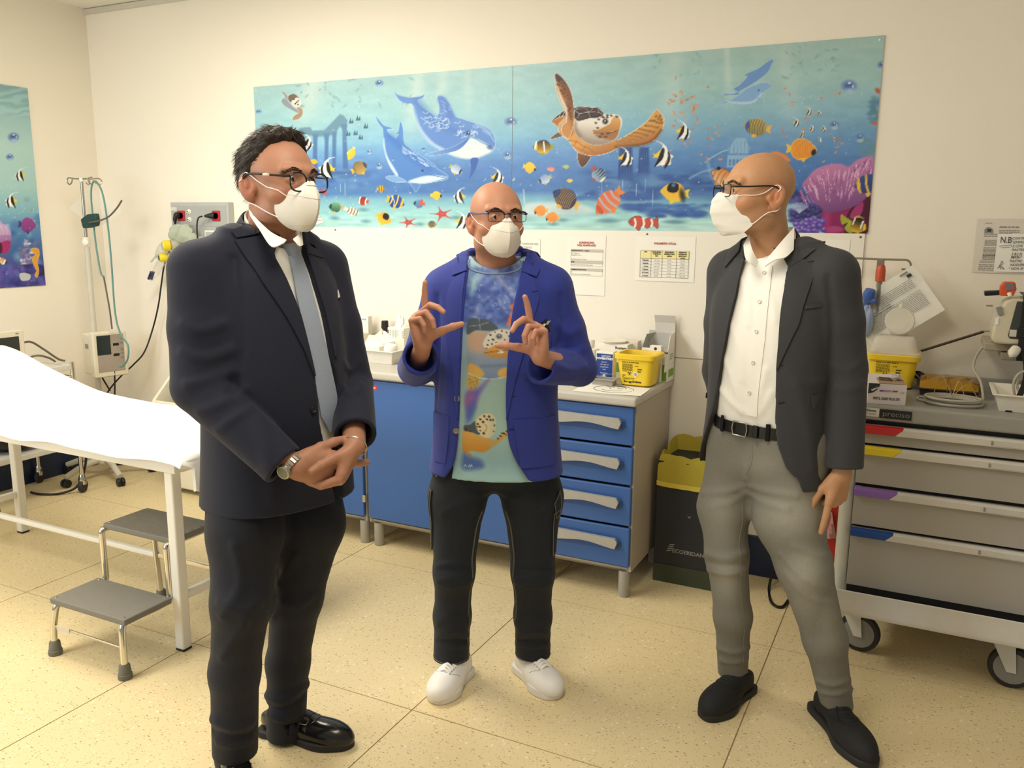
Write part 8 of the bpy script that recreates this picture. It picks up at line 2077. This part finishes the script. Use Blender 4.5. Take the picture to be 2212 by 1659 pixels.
def shirt_collar(p,f,m,parent,rx,ry,y0,zb,zf,hgt,leaf,gap_a=.22,spread=.0,thick=.003,x0=0):
 """band and two leaves of a shirt collar"""
 G=[];n=36
 for i in range(n+1):
  a=-math.pi/2+gap_a+(2*math.pi-2*gap_a)*i/n;ca,sa=math.cos(a),math.sin(a);back=(sa+1)/2;zt=zf+(zb-zf)*back
  tip=max(0,1-back*4.5);row=[]
  for q in(0,.25,.6,1):
   r_=1+.06*q+.10*q*(1-back)+spread*tip*q
   row.append(p.b(x0+rx*ca*r_+np.sign(ca)*.012*tip*q,y0+ry*sa*r_,zt-(hgt*(.75-.1*back)+leaf*tip)*q+(.006 if q==.25 else 0)))
  G.append(row)
 G=push_out(f,np.array(G),.0045)
 o=MB().grid(G).build('shirt_collar',m,parent,smooth=True,local=True,solid=thick)
 G=[[p.b(x0+rx*.985*math.cos(a),y0+ry*.985*math.sin(a),zf+(zb-zf)*(math.sin(a)+1)/2-.004-q*.05)for q in(0,.5,1)]for a in np.linspace(-math.pi/2+gap_a*.8,1.5*math.pi-gap_a*.8,30)]
 MB().grid(G).build('collar_band',m,o,smooth=True,local=True,solid=.002)
 return o
sc_=shirt_collar(R,T,M_shirt,sh,.067,.064,.016,1.600,1.522,.052,.0,1.0,.0,x0=-.03)
R.sheet([[(1650,567,-.090),(1666,549,-.080),(1690,520,-.05),(1716,490,-.005)],[(1652,576,-.108),(1674,562,-.116),(1697,556,-.106),(1714,540,-.07)]],'collar_leaf',M_shirt,sc_)
R.sheet([[(1638,566,-.090),(1627,545,-.080),(1621,525,-.055),(1619,505,-.02)],[(1634,577,-.106),(1620,568,-.110),(1610,557,-.095),(1606,530,-.05)]],'collar_leaf',M_shirt,sc_)
M_gj=mat('grey_denim',None,.85,attr='Col',var=.10,scale=150,bump=.35,bscale=700)
J=SDF();J.ell(R.b(0,.03,.93),(.200,.130,.17),R.Rb);J.cap(R.b(-.055,.03,1.0),R.b(.055,.03,1.0),.118,.118,.05)
J.chain([hpA]+LA,[.105,.080,.066,.059,.050],.05,.03);J.chain([hpB]+LB,[.112,.104,.080,.064,.050],.05,.03)
J.plane(R.b(0,0,1.012),R.Rb@np.array([.0,.06,1]),.003)
sub=SDF();J.op('s',lambda P:np.where((P[:,0]<.0),P[:,2]-0,1)*0+np.maximum(LA[3][2]-.006-P[:,2],-9)*0+1,[0,0,9],[0,0,9])
J.op('i',lambda P:np.where(P[:,0]<(LA[3][0]+LB[3][0])/2,LA[3][2]-P[:,2],LB[3][2]-P[:,2]-.12*(P[:,0]-LB[3][0])))
R.creases(J,((((1620,1050),(1660,1062),(1720,1070)),.006,.012),(((1615,1062),(1650,1085),(1700,1100)),.005,.012),(((1605,1050),(1570,1062),(1520,1065)),.006,.012),(((1608,1065),(1580,1085),(1540,1095)),.004,.012),(((1612,930),(1616,980),(1612,1035)),.005,.010),(((1525,1195),(1565,1205),(1610,1195)),.007,.011),(((1528,1215),(1565,1222),(1612,1218)),-.005,.009),(((1530,1232),(1570,1240),(1610,1232)),.006,.011),(((1690,1200),(1740,1250),(1800,1275)),.007,.013),(((1700,1240),(1745,1290),(1805,1300)),.005,.012),(((1720,1180),(1770,1200),(1800,1195)),.005,.012),(((1550,1400),(1585,1410),(1618,1398)),.006,.010),(((1548,1425),(1585,1432),(1615,1422)),.005,.009),(((1765,1470),(1800,1480),(1838,1465)),.007,.010),(((1770,1495),(1805,1500),(1840,1488)),.006,.009)))
def jcol(V):
 uv=project(R.world(V));b0,b1=np.array(lin('#77746a')),np.array(lin('#a19e92'));w=np.zeros(len(V))
 for x,y,rx,ry,k in((1720,1110,70,60,.9),(1560,1110,40,60,.6),(1740,1240,40,80,.9),(1570,1250,30,50,.8),(1790,1340,25,60,.5),(1640,1000,60,30,.4)):w=np.maximum(w,k*np.exp(-((uv[:,0]-x)/rx)**2-((uv[:,1]-y)/ry)**2))
 return b0*(1-w[:,None])+b1*w[:,None]
jn=sdf_obj('jeans',J,.0055,M_gj,R.root,color=jcol)
M_gt=mat('grey_thread','#8a877c',.8)
for pts in([(1622,930),(1626,985),(1612,1022),(1598,1010)],[(1536,915),(1548,935),(1580,955)],[(1606,1075),(1604,1130),(1600,1200),(1602,1300),(1606,1430)]):stitch_line(J,R.hit(J,pts),.0009,'seam',M_gt,jn)
x,z=R.pick(J,[(1602,933)])[0];R.button(J,x,z,mat('metal_button','#b9b2a2',.25,.9),jn,.0085)
M_belt=mat('black_leather','#151516',.35,bump=.3,bscale=300)
bf=R.pick(T,[(1538,882)]),R.pick(T,[(1604,908)])
G=[]
for i in range(49):
 a=2*math.pi*i/48;ca,sa=math.cos(a),math.sin(a)
 G.append([R.b(.176*np.sign(ca)*abs(ca)**.85,.012+.128*np.sign(sa)*abs(sa)**.85,zz+.010*sa)for zz in(.982,1.000,1.018)])
be=MB().grid(G).build('belt',M_belt,R.root,smooth=True,local=True,solid=.004)
x,z=(-.012,.992)
P0=R.b(x,-.1185,z);ex=R.Rb@np.array([1,0,0.0]);n_=R.Rb@np.array([0,-1.0,0])
fr=[P0+ex*a+np.array([0,0,c])+n_*.004 for a,c in((-.026,-.021),(.018,-.021),(.022,0),(.018,.021),(-.026,.021),(-.030,0))]
MB().tube(np.array(fr),.0026,8,closed=True).build('buckle',M_steel,be,smooth=True,local=True)
MB().obox(P0+ex*.05+n_*.003,ex,(0,0,1),n_,.008,.020,.003).build('belt_keeper',M_belt,be,local=True,bevel=.002)
for xx in(-.085,.075):MB().obox(R.b(xx,-.112,.995),R.Rb@np.array([1,-.35*np.sign(xx)*-1,0]),(0,0,1),n_,.006,.026,.003).build('belt_loop',M_gj,jn,local=True,bevel=.001)
M_nub=mat('black_suede','#1b1b1c',.75,bump=.4,bscale=300);M_bsole=mat('black_sole','#232324',.6)
def derby(p,hl,to,m,w=.050,h=.088,laces=4,sole=.026,point=.45,th=.058):
 u,so,(H_,f,sd,L,P)=shoe_sdf(hl,to,w,h,toe_h=th,point=point,sole=sole)
 o=sdf_obj('shoe',u,.0046,m,p.root);sdf_obj('sole',so,.005,M_bsole,o)
 up=np.array([0,0,1.0]);top=lambda a,b_:march(u,(P(a,b_,.2))[None],-up,50)[0]
 for k in range(laces):
  a0=.60-.055*k;A_,Bq,Mi=top(a0,-.016),top(a0,.016),top(a0,0)+up*.002
  MB().tube(catmull([A_,Mi,Bq],5),.0022,6).build('lace',M_blackc,o,smooth=True,local=True)
 stitch_line(u,[top(.45,-.040),top(.56,-.034),top(.63,-.018),top(.65,0),top(.63,.018),top(.56,.034),top(.45,.040)],.0016,'vamp_seam',m,o)
 return o,u,top,f,sd
derby(R,R.floor(1612,1486),R.floor(1524,1556),M_nub);o,u,top,f,sd=derby(R,R.floor(1768,1530),R.floor(1880,1662),M_nub)
MB().tube(catmull([top(.42,-.015)+np.array([0,0,.004]),top(.50,-.03)+np.array([0,0,.01]),top(.58,-.036)+np.array([0,0,.004]),top(.66,-.03)],6),.002,6).build('lace',M_blackc,o,smooth=True,local=True)
M_char=mat('charcoal_wool','#37373a',.85,var=.12,scale=260,bump=.35,bscale=800,sheen=.08)
JK=SDF()
f_,lo,hi=loft([.825,.90,1.0,1.10,1.22,1.34,1.43,1.49,1.54],[-.01,-.005,0,0,0,0,0,0,0],[.012,.008,0,-.004,-.004,0,.008,.016,.026],[.216,.206,.196,.190,.194,.198,.186,.145,.10],[.150,.142,.136,.134,.136,.130,.116,.102,.085],R.Rb,R.cb,2.35)
JK.op('u',f_,lo,hi)
JK.cap(R.b(-.08,.02,1.535),R.b(-.168,.02,1.468),.038,.056,.05);JK.cap(R.b(.08,.02,1.535),R.b(.168,.02,1.478),.038,.056,.05)
eL_=[(1617,515),(1606,555),(1588,640),(1566,740),(1551,830),(1541,880),(1524,935),(1505,985),(1490,1012),(1480,1040)]
eR_=[(1716,498),(1704,560),(1690,640),(1680,740),(1675,800),(1672,900),(1677,960),(1695,1010),(1722,1038),(1740,1060)]
pL_,pR_=R.pick(JK,eL_[:-2]),R.pick(JK,eR_[:-1])
poly=[(pL_[0][0],1.62)]+pL_+[(pL_[-1][0]-.03,.80),(pR_[-1][0]+.02,.80)]+pR_[::-1]+[(pR_[0][0],1.62)]
JK0=R.whole(JK);R.opening(JK,poly,-.01)
JK.cap(R.b(-.03,-.01,1.66),R.b(-.03,.012,1.50),.068,.072,.006,'s')
R.sleeve(JK,sA,eA,wA+np.array([0,0,-.01]),.066,.058,.050);R.sleeve(JK,sB,eB,R.px(1823,1010,-.07),.068,.060,.054,kf=.006)
R.creases(JK,((((1790,600),(1800,700),(1795,800),(1790,950)),-.007,.010),(((1700,800),(1740,830),(1780,820)),.003,.014),(((1860,780),(1830,800),(1800,790)),.004,.012),(((1862,830),(1830,842),(1800,836)),.004,.012),(((1720,830),(1745,920),(1755,1010)),.004,.02)))
jk=sdf_obj('jacket',JK,.0052,M_char,R.root)
inn=R.pick(JK0,[(1709,560),(1700,600),(1692,640),(1682,740),(1677,800)]);outr=R.pick(JK0,[(1744,563),(1768,566),(1752,612),(1726,700),(1679,800)])
R.lay(JK0,strip2(inn,outr,26,8),.0035,'lapel',M_char,jk,.004)
inn=R.pick(JK0,[(1610,560),(1590,640),(1568,738),(1554,820)]);outr=[(x-w,z)for(x,z),w in zip(inn,(.045,.070,.05,.004))]
R.lay(JK0,strip2(inn,outr,22,7),.0035,'lapel',M_char,jk,.004)
coat_collar(R,JK0,M_char,jk,.075,.070,1.500,1.590,.050,.016,a0=-.6,x0=-.03)
fl_=R.pick(JK0,[(1752,853),(1752,876)]),R.pick(JK0,[(1792,848),(1793,873)])
R.lay(JK0,strip2(fl_[0],fl_[1],5,7),.0040,'pocket_flap',M_char,jk,.004)
pk_=R.pick(JK0,[(1738,660),(1738,668)]),R.pick(JK0,[(1790,652),(1790,661)]);R.lay(JK0,strip2(pk_[0],pk_[1],3,7),.0030,'breast_pocket',M_char,jk,.003)
M_dk=mat('hole_black','#121213',.8)
for q in((1678,790),(1681,870),(1745,567)):
 h_=R.pick(JK0,[q,(q[0],q[1]+2)]),R.pick(JK0,[(q[0]+14,q[1]-2),(q[0]+14,q[1])]);R.lay(JK0,strip2(h_[0],h_[1],3,5),.0014 if q[0]<1740 else .0062,'buttonhole',M_dk,jk,.001)
for q in((1524,855),):x,z=R.pick(JK0,[q])[0];R.button(JK0,x,z,M_dk,jk)
N=Person((-1.67,1.73),'dark haired man in a navy suit and pale blue tie with clasped hands','#b07f66')
N.torso(29,(.072,.035))
N.setHead((.106,.0,1.692),37,0,scale=1.065,width=1.03,brow=1.1)
sA,sB=N.b(-.195,.02,1.475),N.b(.190,.02,1.470)
eA,wA=N.px(430,835,-.10),N.px(636,1008,-.235)
eB,wB=N.px(757,830,.10),N.px(766,962,-.175)
B=N.body
B.cap(N.h(0,.025,-.05),N.b(.022,.025,1.50),.062,.064,.03);B.cap(N.b(0,.035,1.48),N.b(0,.02,.95),.085,.13,.05)
B.cap(N.b(-.14,.03,1.46),N.b(.14,.03,1.46),.042,.042,.02)
for q in((sA,eA,wA),(sB,eB,wB)):B.chain(q,[.046,.040,.030],.02)
kA=N.px(700,1010,-.205)
hA,tA=hand_sdf(wA,kA-wA,(.05,-.15,1),((.25,.35,.2),(.12,.10,.08),(.30,.5,.3),(.5,.7,.4)),(.05,.0,-.05,-.14),((.75,.45,.15),.15,.1),1.16,tset=-1)
hB,tB=hand_sdf(wB,(-.42,-.22,-.88),(-.20,-.86,.375),((.85,.55,.25),(.95,.6,.3),(1.0,.6,.3),(1.0,.55,.3)),(.06,.0,-.08,-.20),((.62,.50,.55),.1,.1),1.08,tset=1)
H=SDF();H.sub(hA);H.sub(hB,.0015);B.sub(H,.010)
LA=[N.px(530,1150,-.06),N.px(522,1300,-.12),N.px(507,1450,-.09),N.px(508,1618,-.06)]
LB=[N.px(668,1130,.03),N.px(640,1290,.03),N.px(622,1430,.08),N.px(618,1580,.11)]
hpA,hpB=N.b(-.09,.02,.92),N.b(.09,.02,.92)
for a,l in((hpA,LA),(hpB,LB)):B.chain([a]+l,[.08,.07,.05,.04,.03],.03)
lo=np.minimum(wA,wB)-np.array([.07,.12,.13]);hi=np.maximum(wA,wB)+np.array([.10,.06,.08])
N.build_body([(lo,hi)],.014,.0026)
N.eyes('#3a281c',(.25,0));N.brows('#3b2a20',220,1.3)
N.mask()
N.glasses(.049,.044,'#17161a','#1c1a1c',full=True,thick=.0021,zc=.010,sq=2.5,gap=.0085,yc=-.115,tthick=.0026)
q=[N.h(-.079-.0035,y,.0262)for y in(-.068,-.050)]
MB().tube(q,.0036,8).build('temple_inlay',mat('temple_cream','#e6cfc0',.4),N.root,smooth=True,local=True)
HR=SDF();h0=SDF();h0.ell((0,.014,.046),(.083,.104,.097));h0.ell((0,-.020,.105),(.058,.050,.034),None,.03)
def hair_clip(P):
 y,z,x=P[:,1],P[:,2],np.abs(P[:,0])
 fr=-((y+.052-.30*(x-.03).clip(0))*.118+(z-.120)*.062)/.133
 temple=-((y+.034)*1.0+(z-.03)*.05)
 low=-(z+.052-.25*(.06-y).clip(0))
 ear=.030-np.hypot(y-.016,z-.0)
 ear=np.where(x>.06,ear,-1)
 return np.maximum(np.maximum(np.maximum(fr,np.where(z<.075,temple,-1)),low),ear-.004)
h0.op('i',hair_clip,None,None,.006)
h0.op('d',lambda P:.0028*np.sin(P[:,0]*190+np.sin(P[:,2]*70)*2)*np.sin(P[:,2]*150+P[:,1]*120)+.0022*np.sin(P[:,1]*260+P[:,0]*150))
hairf=placed(h0,N.Rh,N.ch);hp=SDF();g_=lambda P:h0(((P-N.ch)@N.Rh)/N.hs)*N.hs;hp.op('u',g_,N.ch-.135,N.ch+.16)
M_hair=mat('dark_hair','#2b211b',.55,var=.35,scale=160,bump=.5,bscale=500)
hair=sdf_obj('hair',hp,.0032,M_hair,N.root)
V=np.empty(len(hair.data.vertices)*3,np.float32);hair.data.vertices.foreach_get('co',V);V=V.reshape(-1,3).astype(float)
rr=np.random.RandomState(4);S=V[rr.randint(0,len(V),3600)];q=(S-N.ch)@N.Rh/N.hs
keep=(q[:,2]>.03)|(q[:,1]>-.01);S,q=S[keep],q[keep];nn=grad(hp,S,.004)
fl_=np.stack([.55*q[:,0]/.08+.25*rr.randn(len(q)),.75+.2*rr.randn(len(q))-1.2*np.clip((q[:,2]-.11)/.03,0,1)*(q[:,1]<-.02),-.55+.5*np.clip((q[:,2]-.09)/.05,0,1)+.15*rr.randn(len(q))],-1)
fl_[:,2]-=.6*np.clip((.06-q[:,2])/.05,0,1)
Dv=fl_@N.Rh.T;Dv-=nn*(Dv*nn).sum(1)[:,None]*.85;Dv/=np.linalg.norm(Dv,axis=1)[:,None]
Ln=(.016+.014*rr.rand(len(S)))[:,None];Wd=np.cross(Dv,nn)*.00075
A0=S+nn*.0002;A1=S+Dv*Ln*.5+nn*.0022;A2=S+Dv*Ln+nn*(.0015+.004*rr.rand(len(S))[:,None]**2)
VV=np.stack([A0-Wd,A0+Wd,A1-Wd*.8,A1+Wd*.8,A2],1).reshape(-1,3);i0=np.arange(len(S))*5
FF=[f for k in i0.tolist()for f in((k,k+1,k+3,k+2),(k+2,k+3,k+4))]
place('hair_strands',npmesh('hair_strands',VV,FF),M_hair,hair)['kind']='stuff'
T=SDF();f_,lo,hi=loft([1.0,1.10,1.22,1.34,1.44,1.50,1.57],[0]*7,[-.02,-.02,-.012,-.004,.006,.016,.026],[.180,.184,.186,.186,.172,.13,.085],[.152,.150,.144,.130,.112,.096,.076],N.Rb,N.cb)
T.op('u',f_,lo,hi);T.cap(N.b(.025,.0,1.66),N.b(.025,.0,1.575),.072,.076,.01,'s')
sh=sdf_obj('shirt',T,.006,M_shirt,N.root)
sc_=shirt_collar(N,T,M_shirt,sh,.072,.068,.014,1.640,1.562,.050,.0,1.1,.0,x0=.028)
N.sheet([[(537,449,.01),(556,474,-.045),(586,502,-.085),(619,519,-.108)],[(541,466,-.01),(561,497,-.075),(587,533,-.120),(613,525,-.120)]],'collar_leaf',M_shirt,sc_)
N.sheet([[(633,517,-.105),(642,509,-.088),(651,498,-.06)],[(638,521,-.115),(647,532,-.116),(654,529,-.085)]],'collar_leaf',M_shirt,sc_)
M_tie=mat('tie_silk','#98a3b4',.5,var=.08,scale=180,bump=.3,bscale=900)
ta=N.pick(T,[(620,556),(636,640),(655,730),(672,810),(684,870),(689,900)]);tb_=N.pick(T,[(645,552),(672,640),(694,730),(712,810),(724,870),(728,897)])
tc=N.pick(T,[(708,932)])[0]
G=strip2(ta,tb_,30,9);G=np.concatenate([G,[[[tc[0]+(G[-1][j][0]-tc[0])*.5,tc[1]+(G[-1][j][1]-tc[1])*.5]for j in range(9)],[[tc[0]+.001*(j-4),tc[1]]for j in range(9)]]])
tie=N.lay(T,G,.010,'tie',M_tie,N.root,.003)
ka,kb=[(608,528),(613,541),(622,556),(628,562)],[(647,523),(648,538),(645,553),(643,560)];KG=[]
P0=march(T,N.b(N.pick(T,[(632,552)])[0][0],-.4,N.pick(T,[(632,552)])[0][1])[None],N.Rb@np.array([0,1.0,0]))[0]
for r_ in strip2(ka,kb,6,9):KG.append([N.px(q[0],q[1],P0[1]+.008-.026*math.sin(math.pi*(j+.5)/9))for j,q in enumerate(r_)])
MB().grid(KG).build('knot',M_tie,tie,smooth=True,local=True,solid=.003)
M_navys=mat('navy_suiting','#10131f',.8,var=.12,scale=260,bump=.3,bscale=900,sheen=.06)
J=SDF();J.ell(N.b(0,.02,.93),(.19,.15,.14),N.Rb)
J.chain([hpA]+LA,[.115,.100,.078,.066,.064],.03,.03);J.chain([hpB]+LB,[.115,.100,.074,.062,.060],.03,.03)
J.op('i',lambda P:np.where(P[:,1]<.025+.25*(P[:,0]+.02),LA[3][2]-.012-P[:,2],LB[3][2]-.012-P[:,2]))
N.creases(J,[(((458,1555),(500,1572),(545,1560)),.010,.013),(((460,1580),(500,1592),(540,1585)),-.007,.010),(((470,1604),(505,1612),(540,1602)),.006,.010),(((570,1500),(610,1512),(664,1478)),.010,.013),(((575,1525),(615,1532),(655,1505)),-.007,.010),(((580,1545),(615,1555),(650,1535)),.007,.010),(((505,1180),(520,1260),(480,1330)),.006,.014),(((475,1300),(530,1320),(560,1300)),.006,.014),(((640,1200),(600,1260),(585,1340)),.007,.014),(((530,1340),(505,1380),(480,1420)),.006,.014),(((670,1290),(640,1310),(610,1300)),.005,.014),(((560,1110),(585,1170),(600,1240)),-.005,.012)])
tr_=sdf_obj('trousers',J,.006,M_navys,N.root)
M_bl=mat('black_calf','#141313',.22,bump=.15,bscale=200,coat=.3)
for hl,to in((N.floor(572,1578),N.floor(757,1614)),(N.floor(494,1640),N.floor(540,1775))):
 o,u,top,f,sd=derby(N,hl,to,M_bl,.047,.082,0,.024,.85,.046)
 A_=[top(.50,b_)+np.array([0,0,.001])for b_ in np.linspace(-.045,.045,11)];A2=[top(.57,b_)+np.array([0,0,.001])for b_ in np.linspace(-.042,.042,11)]
 MB().grid([[a,b_]for a,b_ in zip(A_,A2)]).build('strap',M_bl,o,smooth=True,local=True,solid=.003)
 c_=top(.535,-.030)+np.array([0,0,.005]);MB().tube(np.array([c_+f*a+sd*b_+np.array([0,0,z_])for a,b_,z_ in((-.011,-.008,-.004),(.011,-.008,-.004),(.011,.008,.003),(-.011,.008,.003))]),.0018,8,closed=True).build('buckle',M_steel,o,smooth=True,local=True)
JK=SDF()
f_,lo,hi=loft([.825,.90,1.0,1.10,1.22,1.34,1.44,1.50,1.57],[0]*9,[-.005,-.008,-.012,-.014,-.010,-.002,.006,.016,.028],[.222,.216,.210,.206,.206,.206,.192,.150,.105],[.172,.172,.172,.170,.162,.146,.124,.108,.09],N.Rb,N.cb,2.3)
JK.op('u',f_,lo,hi)
JK.cap(N.b(-.085,.02,1.555),N.b(-.182,.02,1.482),.040,.060,.05);JK.cap(N.b(.085,.02,1.555),N.b(.178,.02,1.480),.040,.060,.05)
eL_=[(540,462),(562,495),(590,545),(619,600),(650,675),(670,754),(682,810),(687,860),(692,915),(704,975),(716,1040),(724,1075)]
eR_=[(654,508),(657,545),(680,615),(700,680),(719,778),(729,825),(731,870),(730,910),(729,960),(733,1010),(740,1050)]
pL_,pR_=N.pick(JK,eL_),N.pick(JK,eR_)
poly=[(-.085,1.64)]+pL_+[(pL_[-1][0],.80),(pR_[-1][0],.80)]+pR_[::-1]+[(.085,1.64)]
JK0=N.whole(JK);N.opening(JK,poly,-.02)
JK.cap(N.b(.025,-.01,1.69),N.b(.025,.012,1.535),.076,.080,.006,'s')
N.sleeve(JK,sA,eA,N.px(612,1004,-.22),.076,.070,.058,kf=.008);N.sleeve(JK,sB,eB,N.px(768,940,-.140),.074,.066,.056,kf=.008)
N.creases(JK,((((505,560),(515,650),(520,760),(500,850)),-.008,.012),(((395,700),(430,715),(480,700)),.006,.014),(((395,760),(440,775),(500,755)),.007,.014),(((405,830),(450,820),(510,800)),.007,.014),(((430,890),(480,870),(530,840)),.006,.014),(((470,930),(510,900),(545,880)),.005,.012),(((775,780),(760,800),(745,790)),.005,.012),(((780,830),(760,850),(742,840)),.005,.012),(((560,900),(580,1000),(590,1080)),.004,.02)))
M_suit=mat('navy_jacket','#12172b',.82,var=.12,scale=260,bump=.3,bscale=900,sheen=.08)
jk=sdf_obj('jacket',JK,.0055,M_suit,N.root)
inn=N.pick(JK0,[(560,500),(590,552),(618,605),(648,680),(668,758),(680,812)]);outr=N.pick(JK0,[(508,520),(515,532),(567,611),(619,687),(655,755),(677,812)])
N.lay(JK0,strip2(inn,outr,30,9),.0040,'lapel',M_suit,jk,.005)
inn=N.pick(JK0,[(660,548),(682,615),(702,680),(720,770)]);outr=N.pick(JK0,[(696,562),(722,610),(726,680),(724,770)])
N.lay(JK0,strip2(inn,outr,24,6),.0040,'lapel',M_suit,jk,.005)
coat_collar(N,JK,M_suit,jk,.081,.076,1.550,1.625,.052,.016,x0=.028)
cl=N.pick(JK0,[(545,478),(565,505)]),N.pick(JK0,[(500,500),(512,516)]);N.lay(JK0,strip2(cl[0],cl[1],5,7),.0065,'collar_leaf',M_suit,jk,.005)
cl=N.pick(JK0,[(657,530),(660,550)]),N.pick(JK0,[(690,545),(694,560)]);N.lay(JK0,strip2(cl[0],cl[1],5,7),.0065,'collar_leaf',M_suit,jk,.005)
x,z=N.pick(JK0,[(676,885)])[0];N.button(JK0,x,z,mat('suit_button','#1a1b22',.35),jk)
ps=N.pick(JK0,[(723,628),(725,645)]),N.pick(JK0,[(749,624),(749,640)]);N.lay(JK0,strip2(ps[0],ps[1],4,6),.0040,'pocket_square',M_paper,jk,.003)
d=unit(wA-eA);wc=wA-d*.006;rt_=[]
wt=thing('wristwatch',(0,0,0),None,None);bpy.data.objects.remove(wt)
e1=unit(np.cross(d,(0,0,1)));e2=np.cross(d,e1)
wb=None
for k in range(22):
 a=2*math.pi*k/22;c_=wc+(e1*math.cos(a)*1.12+e2*math.sin(a))*.0335
 o=MB().obox(c_,d,-e1*math.sin(a)+e2*math.cos(a),e1*math.cos(a)+e2*math.sin(a),.0085,.0041,.0016)
 if wb is None:wb=o.build('wristwatch',M_steel,N.root,local=True,bevel=.0006)
 else:o.build('link',M_steel,wb,local=True,bevel=.0006)
g_=unit(np.array([-.25,-.75,-.45]));g_=unit(g_-d*(g_@d));c_=wc+g_*.036
MB().lathe([(.012,-.004),(.0195,-.003),(.0195,.004),(.0175,.006),(.001,.006)],c_,g_,28).build('watch_case',M_steel,wb,smooth=True,local=True)
MB().lathe([(.016,.0062),(.001,.0066)],c_,g_,24).build('dial',mat('dial_green','#6e705a',.3),wb,smooth=True,local=True)
dB=unit(wB-eB);f1=unit(np.cross(dB,(0,1,.2)));f2=np.cross(dB,f1)
MB().tube(np.array([wB+dB*.004+(f1*math.cos(a)*.033+f2*math.sin(a)*.029)+dB*.008*math.cos(a)for a in np.linspace(0,6.283,28,endpoint=False)]),.0016,6,closed=True).build('bracelet',M_steel,N.root,smooth=True,local=True)
